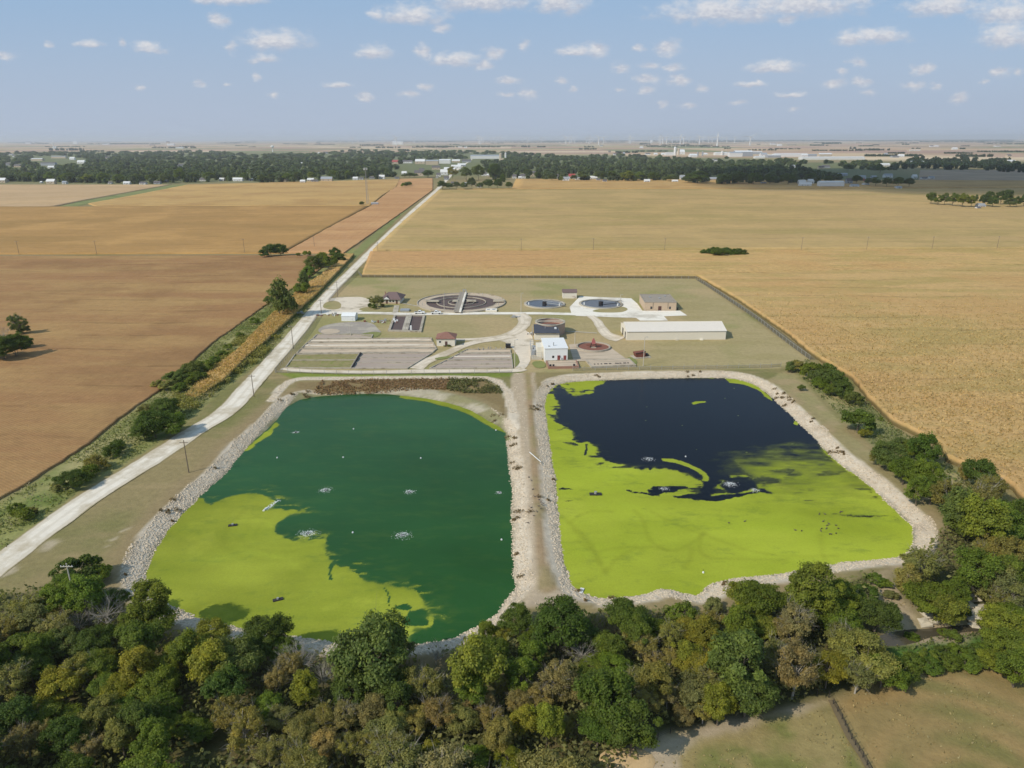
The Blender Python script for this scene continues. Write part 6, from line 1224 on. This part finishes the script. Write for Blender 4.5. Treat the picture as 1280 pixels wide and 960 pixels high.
# right wood and the tree lines of the far country
rw = [[(1118,213),(1145,210.5),(1180,212),(1290,216.5),(1500,224),(1500,214),(1290,208),(1240,202),(1215,199),(1180,200),(1145,199),(1125,204)]]
P = fill_px(1500, rw); blobs('distant_wood', P[:, 0], P[:, 1], np.clip(P[:, 1] * .003, 6, 14) * r.uniform(.8, 1.2, len(P)), r.uniform(10, 16, len(P)), r, 40, 'belt of trees behind the shaded field at far right')
lines = []
def tl(x0, x1, y, h=1.2, n=None): lines.append((x0, x1, y, h, n or int((x1 - x0) * 1.1) + 2))
for a in ((520,625,184,1.2),(515,560,184.5,1),(652,662,184,1.6),(670,682,184,1),(722,745,187,1.4),(730,742,184,1),(640,700,178,.6),(800,812,180,.8),(850,882,183,1),(905,913,186,.8),(935,970,188,1),(960,1000,186.5,.8),(1010,1035,182,.9),(1028,1055,180,1.5),(1065,1112,188,1.6),(1015,1080,188.5,1),(1062,1070,186,1.6),
    (1080,1145,195.5,1.8),(1140,1152,195,1),(1110,1130,192,1),(1180,1215,192,1.2),(1195,1240,196,2.2),(1200,1206,186.5,1.3),(1220,1290,190,.7),(1240,1262,200,1.6),(1128,1136,181,1),(1140,1150,186,.7),(1230,1290,180,.7),(1150,1230,177.6,.7),(60,105,188,2),(100,130,189.5,1.2),(140,200,180,.7),(190,245,185,1),(225,245,183.5,.8),
    (20,50,179,.8),(120,165,180,1),(280,300,179,.7),(300,320,178,.6),(395,400,179.3,1),(450,480,182,1),(470,500,185,1.2),(855,862,181,.7),(912,930,177.5,.8),(1090,1100,181.5,.6),(770,800,191,1.5),(790,835,189.5,1)): tl(*a)
rr = random.Random(44)
for _ in range(70):
    y = 175.6 + rr.random() ** 1.5 * 9; x = rr.uniform(-40, 1300); tl(x, x + rr.uniform(10, 90) * (1.2 if y < 178 else .5), y, .45)
for _ in range(26): x = rr.uniform(-60, 1250); tl(x, x + rr.uniform(60, 200), rr.uniform(175.2, 176.4), .4)
xs, ys, Rs, hs = [], [], [], []
for x0, x1, y, h, n in lines:
    for i in range(n):
        px = rr.uniform(x0, x1); p, dep = gd(px, y + rr.uniform(-.15, .15) + (px - 640) * -.0023 * 0); hh = min(max(9, h * dep / F * 1.5), 22); xs.append(p[0]); ys.append(p[1]); hs.append(hh * rr.uniform(.7, 1.2)); Rs.append(max(6, dep / F * .95) * rr.uniform(.7, 1.3))
xs, ys, Rs, hs = map(np.array, (xs, ys, Rs, hs)); print('far trees', len(xs)); blobs('far_tree_lines', xs, ys, Rs, hs, r, 14, 'thin dark tree lines across the distant farm country')
# single trees that stand out along the town edge
LT = []
def lone(px, py, w_, h, c, place):
    p, dep = gd(px, py); kind = 'dense'; k = int(px) % 6; cm_, tm, R0, H0 = PR[kind][k]; R = w_ * dep / F / 2; t = empty('leafy_tree', (*p, 0), px); t.scale = (R/R0, R/R0, h*dep/F/H0*1.12); t.location.z = -1.9 * t.scale[2]
    o = meshobj('crown', cm_, t); rr_ = random.Random(int(px)); o.color = (*(np.array(COLR[c]) * rr_.uniform(.75, 1.05)), 1); meshobj('trunk', tm, t); t['category'] = 'tree'; LT.append((t, px, CNAME[c] + ' tree', place)); t['group'] = 'trees at the edge of the town'
for a in ((226,228,16,19,'G'),(8,227,14,12,'S'),(36,226.5,16,12,'G'),(62,227.5,14,13,'G'),(85,228,16,13,'G'),(110,228.5,15,12,'L'),(130,229,15,14,'G'),(150,229,14,12,'G'),(172,229,14,13,'S'),(190,229,14,12,'G'),(208,229,15,13,'S'),(243,227.5,14,13,'S'),(262,226.5,15,12,'G'),(284,226,14,12,'S'),(306,226,14,11,'G'),
    (328,228.5,11,11,'S'),(338,228,16,11,'S'),(360,227,14,11,'G'),(372,226,14,12,'S'),(390,225,12,11,'L'),(418,224,14,12,'G'),(436,223.5,12,11,'G'),(455,223,12,10,'S')): lone(*a, 'at town edge, left half')
for a in ((512,222,10,7,'S'),(518,222,9,6,'D'),(535,222,18,10,'D'),(506,222,9,6,'S')): lone(*a, 'at downtown edge')
for a in ((553,237,13,12,'D'),(562,237,11,9,'D'),(571,236.5,11,10,'S'),(580,237,10,10,'G'),(590,236.5,12,16,'S'),(600,236.5,11,9,'D'),(611,236.5,14,14,'D'),(622,236.5,12,14,'D'),(636,236.5,10,10,'G'),(566,224,14,17,'O'),(583,226,16,18,'S'),(598,225,17,20,'S'),(618,225,16,22,'D'),(628,232,9,15,'D')): lone(*a, 'in grove at road end')
for a in ((660,222.5,14,12,'S'),(672,223,10,9,'G'),(690,226,12,9,'S'),(702,227,6,7,'L'),(717,226,9,8,'S'),(728,226,12,13,'S'),(750,225,16,12,'S'),(765,225,13,13,'G'),(784,226.6,19,14,'L'),(799,226,16,12,'G'),(816,226,16,11,'G'),(838,227,15,9,'S'),(872,229.5,30,17,'D'),(860,229,16,10,'S'),
    (905,231,20,15,'D'),(922,230,20,16,'D'),(942,231,18,16,'D'),(962,231,18,15,'D'),(985,231,18,15,'D'),(1012,228,14,12,'D'),(1035,229,12,10,'D'),(1070,230,14,12,'D'),(1085,232,12,11,'D'),(1094,233.5,13,13,'D'),(1108,234,14,13,'D'),(1122,234.4,16,14,'D'),(1136,234.4,14,13,'D'),(1100,216,14,10,'D'),(1060,214,12,9,'D')): lone(*a, 'at town edge, right half')
for a in ((1163,256,13,18,'G'),(1172,257.5,12,15,'G'),(1180,257,11,17,'S'),(1190,258.5,14,19,'G'),(1202,260,16,20,'L'),(1213,260,12,17,'L'),(1219,256,5,14,'D'),(1229,259,14,18,'D'),(1240,260,15,15,'D'),(1236,254,12,16,'D'),(1250,257,14,20,'D'),(1257,256,13,21,'D'),(1262,260,14,13,'S'),(1270,259.5,11,15,'D'),(1279,259,12,18,'D'),(1291,260,13,18,'D'),(1304,260,13,17,'D')): lone(*a, 'in right edge farmstead grove')
ordinals([(t, px, look, zone) for t, px, look, zone in LT])
# houses and sheds of the town
HS = []; HPX = []
def house(px, py, w_, h, d, wallm='far_white', roofm='far_dark', place='', look=None, name='house'):
    if 'edge' in place or 'left side' in place: py += 1.0
    h *= 1.15; HPX.append((px, py, w_, h)); p, dep = gd(px, py); k = dep / F; W_, H_ = w_ * k, h * k; D_ = max(7, d)
    t = empty(name, (p[0] - W_/2, p[1], 0), 0); big = W_ > 40; hw = H_ * (.78 if big else .55); rise = H_ - hw
    pent(W_, D_, hw, rise).build('wall', M[wallm], t); gable(MB(), W_, D_, hw, rise, .4, .25).build('roof', M[roofm], t)
    if not big and h > 2:
        for u in (.2, .65): MB().box(W_*u, W_*u + 1.2, -.06, 0, hw*.35, hw*.75).build('window', M['glass'], t)
        door(t, W_ * .45, 1.1, 2.1)
    t['category'] = 'building' if big else 'house'; t['group'] = 'buildings of the town'
    HS.append((t, px, look or ({'far_white': 'white', 'far_tan': 'tan', 'far_grey': 'grey', 'far_red': 'red'}[wallm] + ' ' + ('building' if big else 'house') + ' with ' + {'far_dark': 'dark', 'far_white': 'white', 'far_grey': 'grey', 'far_red': 'red'}[roofm] + ' roof'), place))
wl_ = 'in left side of town'
for a in ((3,227.5,7,5,10,'far_tan','far_white'),(7.5,226,2.5,3,8),(63,229,10,5,10,'far_tan','far_white'),(80,229,5,3,9,'far_white','far_grey'),(95,226.5,6,3,8,'far_grey','far_grey'),(51,228,2,2,7,'far_white','far_white'),(137,229,4,2.5,8),(158,229.5,8,3,9,'far_white','far_white'),(178,229.5,8,2.6,9),(206,227,6,3.6,9,'far_grey','far_grey'),(196,229,8,3,9,'far_grey'),
    (254,225.5,9,3.4,9),(277,225,6,3,9,'far_white','far_white'),(282,223.5,4,3,8,'far_grey','far_white'),(297,225.5,12,3.6,9,'far_white','far_white'),(313,225,4,2,8),(316,224.5,4,2,8,'far_white','far_grey'),(356,226,3,5,9,'far_tan'),(378,227.5,6,3,9,'far_white','far_white'),(388,226,8,3.5,9,'far_tan','far_white'),(408,226,14,5,10,'far_tan','far_grey'),(393,226.6,8,2.5,8,'far_grey'),
    (444,224,6,3.2,9,'far_white','far_white'),(451,223.5,5,2.5,9),(465,222.5,6,2.5,9,'far_grey'),(477,222.5,7,4,9,'far_white','far_white'),(496,222.5,5,2,9,'far_grey'),(18,195,5,2,12),(13,193,4,1.8,12),(46,200,14,2.6,20,'far_tan','far_white'),(73,197,18,2.5,20,'far_tan','far_grey'),(60,206,18,3.4,14,'far_grey'),(64,209.5,9,2.6,12,'far_white','far_white'),(90,199,6,3,12,'far_white','far_white'),
    (101,203.5,9,3.4,12,'far_white','far_white'),(134,198,5,2.6,12,'far_tan'),(10,206,9,3,12,'far_grey'),(22,208,9,3,12,'far_tan'),(226,207,8,2.6,14,'far_grey'),(58,205,3,2,10),(378,204.5,4,2,12,'far_white','far_white'),(407,191,6,2,14,'far_grey'),(398.5,191,2,1.4,12,'far_white','far_white')): house(*a, place=wl_)
dt = 'downtown'
for a in ((494,205,8,4,20,'far_tan','far_red'),(509,204,12,3,20),(525,205,12,5,20,'far_tan','far_white'),(540,206,16,5,20,'far_tan','far_grey'),(556,204.5,14,4.5,20,'far_white','far_white'),(570,203,10,3,20,'far_tan','far_white'),(583,203,11,3,20,'far_grey'),(545,212,10,4,14,'far_tan'),(555,219,9,6,14,'far_white','far_white'),(548,221,5,4,12),
    (562,214,14,4,20,'far_tan','far_white'),(570,211,12,4,20,'far_white','far_white'),(577,208,10,3,16,'far_grey','far_white'),(524,220,12,6,16,'far_tan'),(505,219,6,4,12,'far_white','far_white'),(527,214,6,3,12,'far_tan'),(546,222.5,3,1.4,9),(568,232,8,4,10,'far_tan'),(581,233,6,4,9,'far_white','far_grey'),(558,225,6,4,10,'far_grey'),(599,234,5,2,8),(605,220,6,4,12),(611,221,5,3,12,'far_tan','far_white'),(598.5,232.5,2.5,2,7,'far_white','far_white')): house(*a, place=dt)
rt = 'at town edge, right side'
for a in ((643,222,5,4,9),(650,222.5,4,2.5,8,'far_white','far_white'),(654,222,7,4.5,9),(666,219,8,5,10,'far_tan'),(696,222,4,4.5,9),(707.5,225.5,8,4.5,9,'far_white','far_grey'),(715,223,8,5.5,9,'far_white','far_red'),(722,224.5,6,5,9,'far_white','far_grey'),(742,223.5,9,3.6,9,'far_white','far_white'),(748,225,5,2.5,8),(756,226.6,5,2.5,8),(762,220,5,4.5,10,'far_white','far_grey'),
    (768,222,3,2.5,8,'far_grey'),(809,227,7,3.2,9,'far_white','far_white'),(844,227,7,2.6,9,'far_white','far_white'),(853,224,6,5,9,'far_white','far_grey'),(850,223,5,2.6,9,'far_grey'),(892,225,9,3.6,10,'far_tan','far_grey'),(769,193,4,2,20),(780,194,2.5,4,14,'far_grey','far_grey'),(762,190,3,2,20,'far_tan'),(955,229,6,2,9,'far_grey'),
    (1003,230,9,5,10,'far_white','far_white'),(1014,229,7,5,10,'far_white','far_white'),(1007,232,15,4,9,'far_white','far_white'),(1040,232.6,30,6,16,'far_white','far_white'),(1062,229,7,6,10,'far_grey'),(1069,233,10,3,10,'far_white','far_grey'),(1083,231,7,2.6,9,'far_white','far_white'),(1053,219,13,3,12,'far_grey','far_grey'),(1078,222,9,3,12,'far_white','far_grey'),(1093,221.6,6,2.5,10,'far_grey','far_grey'),
    (1085,226,8,4,10,'far_red','far_grey'),(1111,221,10,4,12,'far_white','far_grey'),(1027,210,7,3,12,'far_tan'),(1033,209,9,3,12,'far_grey'),(992,209,4,3,12,'far_white','far_grey'),(1144,222,5,4,10,'far_white','far_white'),(1156,223,7,2,9),(1165,222.5,6,2.6,9,'far_white','far_grey'),(1124,234.6,7,2.2,9,'far_white','far_grey'),(1228,259,8,4.5,10,'far_white','far_grey'),(1224,261,4,3,8)): house(*a, place=rt)
fr = 'in distant farm country'
for a in ((94,180,5,2.6,30,'far_white','far_white'),(35,180,6,2.4,40),(43,178.5,4,1.2,30),(132,181,9,1.2,40,'far_white','far_white'),(210,181.5,4,4,30,'far_tan'),(213,182,9,2,40,'far_white','far_white'),(224,185.6,9,1.6,30,'far_white','far_grey'),(190,184,6,2.6,30,'far_tan'),(68,186,4,2.6,20,'far_white','far_white'),(407,177.2,5,1,60),(497,180.6,13,3,60,'far_white','far_white'),(512,179,7,2,40,'far_tan'),
    (575,184.5,5,1.6,30),(582,185,3,1.2,30,'far_white','far_white'),(802,185.2,4,1.6,30,'far_white','far_white'),(814,179,2.4,3,30,'far_white','far_white'),(752,183,4,1.4,40),(975,182.6,5,2,40,'far_white','far_white'),(967,181,7,2,40),(990,182,12,1.4,40,'far_tan'),(1009,174.8,6,2.2,60,'far_white','far_white'),(1074,179.6,6,1.4,40,'far_tan'),(1107,207.8,11,3,16,'far_white','far_tan' if False else 'far_white'),
    (1127,196.5,7,3,20,'far_white','far_white'),(1144,189.8,14,2,30,'far_tan','far_white'),(1165,183.6,4,1.6,30),(1171,183.4,5,1.4,30,'far_white','far_white'),(1194,187,6,2.2,24,'far_white','far_white'),(1248,183.4,6,1.2,40),(1262,196.6,5,3,20,'far_tan'),(1265,202.8,9,2.4,16,'far_white','far_white'),(1161,174.3,4,1,60),(1108,195,4,3,20,'far_white','far_grey'),(1147,203.6,16,2,24,'far_white','far_grey'),(1180,205,4,1.4,20)): house(*a, place=fr, name='farm_building')
# industry
ind = 'in industrial row'
for a in ((606,198.5,36,4,60,'far_white','far_grey'),(985,196,32,3.4,50,'far_white','far_white'),(1015,195.5,28,2.4,40,'far_grey','far_grey'),(968,197,16,3,40,'far_grey','far_white'),(1042,199.6,78,3,50,'far_white','far_white'),(1032,197,16,4.5,30,'far_tan','far_white'),(930,195.5,22,6,50,'far_grey','far_white'),(920,196,16,5,40,'far_white','far_grey'),(945,193,16,3,40,'far_grey','far_white'),
    (902,194,16,3,40,'far_white','far_white'),(867,196.4,9,3.4,40,'far_white','far_white'),(837,194.4,10,3,40,'far_white','far_white'),(852,193,8,5,40,'far_white','far_white'),(810,193.8,6,2.2,30),(820,193.6,4,2,30,'far_white','far_white'),(829,193.8,4,2.2,30,'far_white','far_white'),(882,193.6,5,2,30,'far_white','far_white'),(950,198,12,2.4,30,'far_white','far_white'),(895,201.4,6,2.4,20),
    (1006,195.6,8,3,30,'far_white','far_white'),(1120,197,8,2,30,'far_grey'),(955,195.8,8,4,30,'far_white','far_grey')): house(*a, place=ind, name='factory_building')
ordinals(HS)
holes += [[(q[0]-q[2]*.6, q[1]-q[3]*1.1), (q[0]+q[2]*.6, q[1]-q[3]*1.1), (q[0]+q[2]*.6, q[1]+4.5), (q[0]-q[2]*.6, q[1]+4.5)] for q in HPX]
P = fill_px(7000, town, holes); d_ = P[:, 1]
blobs('town_trees', P[:, 0], P[:, 1], np.clip(d_ * .0036, 6.5, 17) * r.uniform(.75, 1.25, len(P)), r.uniform(9, 15, len(P)), r, 46, 'green tree canopy covering the town beyond the fields', (.095,.125,.045))
def silo(px, py, w_, h, m, lab, name='silo', n=1):
    p, dep = gd(px, py); k = dep / F; t = empty(name, (*p, 0), 0, lab, name.replace('_', ' ')); MB().cyl((0, 0), w_*k/2, 0, h*k*.92, 20).build('shell', M[m], t); MB().cyl((0,0), w_*k/2*1.03, h*k*.92, h*k, 20, w_*k*.12).build('cap', M[m], t)
silo(843.5,194,3.2,10,'far_white','tall white grain elevator tower behind the town'); silo(848,194,2.6,8,'far_tan','tan silo just right of the tall elevator tower'); silo(626,200.5,3.6,9,'far_tan','tan silo at the right end of the long grey roof'); silo(632,200,2.4,9,'far_white','white silo beside the tan silo')
silo(629.5,202,6,4,'far_tan','short tan bin between the two silos'); silo(902.5,194,2.6,5,'far_white','white silo in the middle of the factory row'); silo(872,195,2,5,'far_grey','thin grey silo left of the factory row'); silo(878,195,2,5.4,'far_grey','second thin grey silo left of the factory row'); silo(67.5,186,1,8,'far_white','thin white spire at the left edge of the town','spire')
p, dep = gd(341, 190); k = dep / F; t = empty('water_tower', (*p, 0), 0, 'white water tower with a round tank above the left trees', 'water tower')
MB().cyl((0,0), .8*k, 0, 5*k, 14, .5*k).build('column', M['far_white'], t); mb = MB()
for (z0, r0), (z1, r1) in zip([(4.6,.6),(5.4,1.7),(6.4,2.1),(7.2,1.7)], [(5.4,1.7),(6.4,2.1),(7.2,1.7),(7.8,.3)]): mb.cyl((0,0), r0*k, z0*k, z1*k, 20, r1*k)
mb.build('tank', M['far_white'], t)
# wind turbines
tm_ = MB().bar((0,0,0),(0,0,95),3.2,2.0,8).mesh('tower', M['far_white']); nm_ = MB().box(-2.6,2.6,-4,7,94,99).mesh('nacelle', M['far_white']); hm_ = MB().bar((0,-6.5,97),(0,-4,97),1.6,2.2,8).mesh('hub', M['far_white'])
bm_ = MB().raw([(-1.6,-.4,1.5),(1.6,-.4,1.5),(2.4,-.3,14),(.7,-.1,50),(-.5,-.1,50),(-1.4,.3,14),(0,.5,1.5)], [(0,1,2,3,4,5),(1,0,6),(1,6,2),(6,5,4,3,2),(0,5,6)]).mesh('blade', M['far_white'])
rr = random.Random(77)
tb = [(493,174.5,5),(516,174.3,3.4),(544.5,177,5.4),(550,175.6,4.4),(555,175.5,4.5),(577,175,4),(590,175,4),(598.5,177,7.6),(600.5,177.4,7.8),(603,177,6),(614.5,176,6),(620.5,176,6),(624.5,176,6.4),(628.5,176,5),(640,176,5),(653.5,176.2,5.5),(659.5,176,6.4),(676.5,174.8,6),(679,174.8,5),(707.5,175.6,8),(712.5,175.4,7),(714.5,175.4,6),(718.5,175.8,6.4),
 (733,175.8,6.4),(736.5,175.8,7.6),(738.5,175.6,6),(741,175.4,5),(748.5,176.2,8.8),(754.5,176,7.4),(768.5,175.5,5.4),(772,175.2,5),(786.5,175.5,6.4),(788,176,7.6),(791,175.4,5),(802,174.6,5),(815.5,175,6),(823.5,176,6),(825.5,176,8),(828.5,176,8.2),(833.5,176.2,8),(840.5,176,6.4),(846.5,175.6,6),(850.5,176,9),(854.5,176.2,8),(861.5,175.4,6),(870.5,175.4,5),
 (874.5,177.4,8.8),(878.5,175,6),(886,175.4,6.4),(890.5,175,6.4),(896.5,179.8,11.6),(908.5,174.8,6),(918.5,176,7),(927.5,175,5),(937.5,179,10.8),(950,174.8,3.4),(425,175.4,5),(440.5,176.2,6.6),(478.5,175,6),(480,175,4.4),(495.5,178,9.4),(517.5,175.4,5.4),(62.5,174.8,5.4),(61,174.4,4),(696,175,5),(663,174.8,4.4),(810.5,174.8,5),(902,174.6,5),(935,174.6,4.6),(1275,172.5,5)]
for px, py, h in tb:
    t = empty('wind_turbine', (0, 0, 0), rr.uniform(-.5, .5), 'tiny white wind turbine standing on the distant horizon', 'wind turbine', 'wind turbines on the horizon')
    s_ = 1.15; dep = 105 * s_ * F / (h * .95); p = ray(px, 480); ang = p.x / p.y; y = dep * .945 ; t.location = (ang * y * 1.0, y, -2); t.scale = (s_ * 2.6, s_ * 2.6, s_)
    v = ray(px, py); ang = v.x / v.y; t.location.x = ang * y
    for me_, nn in ((tm_, 'tower'), (nm_, 'nacelle'), (hm_, 'hub')): meshobj(nn, me_, t)
    a0 = rr.uniform(0, 2.09)
    for k in range(3): o = meshobj('blade', bm_, t); o.location = (0, -6.6, 97); o.rotation_euler = (0, a0 + k * 2.094, 0)
# fallen log and rocks by the creek
a = g(1222, 772); e = g(1208, 764) - a; t = empty('fallen_log', (*a, 0), 0, 'pale fallen log leaning across the creek bank', 'log'); MB().bar((0,0,-1.2),(-4.5,3.2,.5),.3,.2,7).bar((-2,1.4,-.4),(-3.6,.2,.6),.14,.06,5).build('trunk', M['pale_bark'], t)
rr = random.Random(9); rm = mat('bank_rock', S(196,184,160,.9), .9, .2, .8, .05)
for i, (px, py, s_) in enumerate(((1202,752,1.6),(1210,757,1.2),(1215,748,1.0),(1222,767,1.5),(1228,762,1.2),(1216,770,.9),(1162,768,1.2),(1156,774,1.0),(1205,745,.9),(1219,776,.8),(1168,773,.8))):
    a = g(px, py); V_ = [(x*s_*rr.uniform(.7,1.2), y*s_*rr.uniform(.7,1.2), z*s_*rr.uniform(.6,1.1)) for x, y, z in [(-1,-1,-.5),(1,-1,-.5),(1,1,-.5),(-1,1,-.5),(-1.2,-1.1,.1),(1.2,-1.2,.2),(1.1,1.2,.1),(-1.2,1.1,.2),(-.6,-.5,.7),(.6,-.6,.6),(.5,.6,.75),(-.5,.5,.6)]]
    o = MB().raw(V_, [(0,3,2,1),(0,1,5,4),(1,2,6,5),(2,3,7,6),(3,0,4,7),(4,5,9,8),(5,6,10,9),(6,7,11,10),(7,4,8,11),(8,9,10,11)]).build('bank_boulder', rm); h0 = float(height(np.array([a[0]]), np.array([a[1]]))[0][0]); o.location = (*a, h0 + .2)
    tag(o, 'pale boulder on the creek bank among the right trees', 'boulder', 'boulders on the creek bank')
# straw pile at the bottom
a = g(785, 955); mb = MB(); V_ = []; n = 24
for j in range(7):
    for i in range(n): q = 2*math.pi*i/n; rr_ = 4.2 * math.cos(j*math.pi/13) * (1 + .12*math.sin(q*3)); V_.append((rr_*math.cos(q), rr_*.8*math.sin(q), 0.5*math.sin(j*math.pi/13)))
V_.append((0,0,.52)); mb.raw(V_, [(j*n+i, j*n+(i+1) % n, (j+1)*n+(i+1) % n, (j+1)*n+i) for j in range(6) for i in range(n)] + [(6*n+i, 6*n+(i+1) % n, 7*n) for i in range(n)])
o = mb.build('straw_pile', mat('straw', S(206,176,130,.9), .95, .25, 1.2, .1)); o.location = (*a, -.1); tag(o, 'low mound of tan straw at the edge of the front woods', 'straw pile')
# ---------------------------------------------------------------- a fair weather cloud above the town, whose shadow lies on the fields at right
ALT = 850.0; off = ALT / math.tan(R_(SUN_EL)); hd = Vector((TS.x, TS.y)).normalized(); vm = bpy.data.materials.new('cloud_mist'); vm.use_nodes = True; T = NT(vm.node_tree); T.n.clear()
pv = T.add('ShaderNodeVolumePrincipled', {'Density': .012}); pv.inputs['Color'].default_value = (.97,.97,.98,1); T.l.new(pv.outputs[0], T.add('ShaderNodeOutputMaterial').inputs['Volume'])
def cloud(cx, cy, rx, ry, seed, lab):
    r = np.random.default_rng(seed); nu, nv_ = 72, 28; V_ = []; Fc = []
    th = np.linspace(0, 2*np.pi, nu, endpoint=False)
    for j in range(nv_ + 1):
        ph = -np.pi/2 + np.pi * j / nv_; k = np.cos(ph); z = np.sin(ph); 
        rad = 1 + .30 * fbm(np.cos(th)*2.2 + 9, np.sin(th)*2.2 + seed, 1, seed, 4) + .12 * fbm(np.cos(th)*5 + z, np.sin(th)*5 + seed, 1, seed + 3, 3)
        V_ += list(np.stack([rx*k*rad*np.cos(th), ry*k*rad*np.sin(th), np.full(nu, (z*170 if z > 0 else z*45)) * (1 + .3*(rad-1))], 1))
    Fc = [(j*nu+i, j*nu+(i+1) % nu, (j+1)*nu+(i+1) % nu, (j+1)*nu+i) for j in range(nv_) for i in range(nu)]
    o = meshobj('cloud', npmesh('cloud', np.array(V_), np.array(Fc), vm, True)); o.location = (cx + hd.x*off, cy + hd.y*off, ALT); tag(o, lab, 'cloud'); return o
cloud(1000, 1740, 620, 600, 3, 'flat bottomed white cloud overhead that shades the right edge of the town')
cloud(2300, 2000, 1000, 560, 5, 'larger white cloud overhead farther right, shading the harvested field')
# ---------------------------------------------------------------- haze
hz = bpy.data.materials.new('haze'); hz.use_nodes = True; T = NT(hz.node_tree); T.n.clear(); HD = 5.0e-5
pv = T.add('ShaderNodeVolumePrincipled', {'Density': HD}); pv.inputs['Color'].default_value = (1.0,1.0,1.0,1); pv.inputs['Anisotropy'].default_value = .1; T.l.new(pv.outputs[0], T.add('ShaderNodeOutputMaterial').inputs['Volume'])
o = MB().box(-48000, 48000, -4000, 54000, -4.0, 190).build('haze', hz); tag(o, 'thin summer haze over the whole plain', None, None, 'stuff')
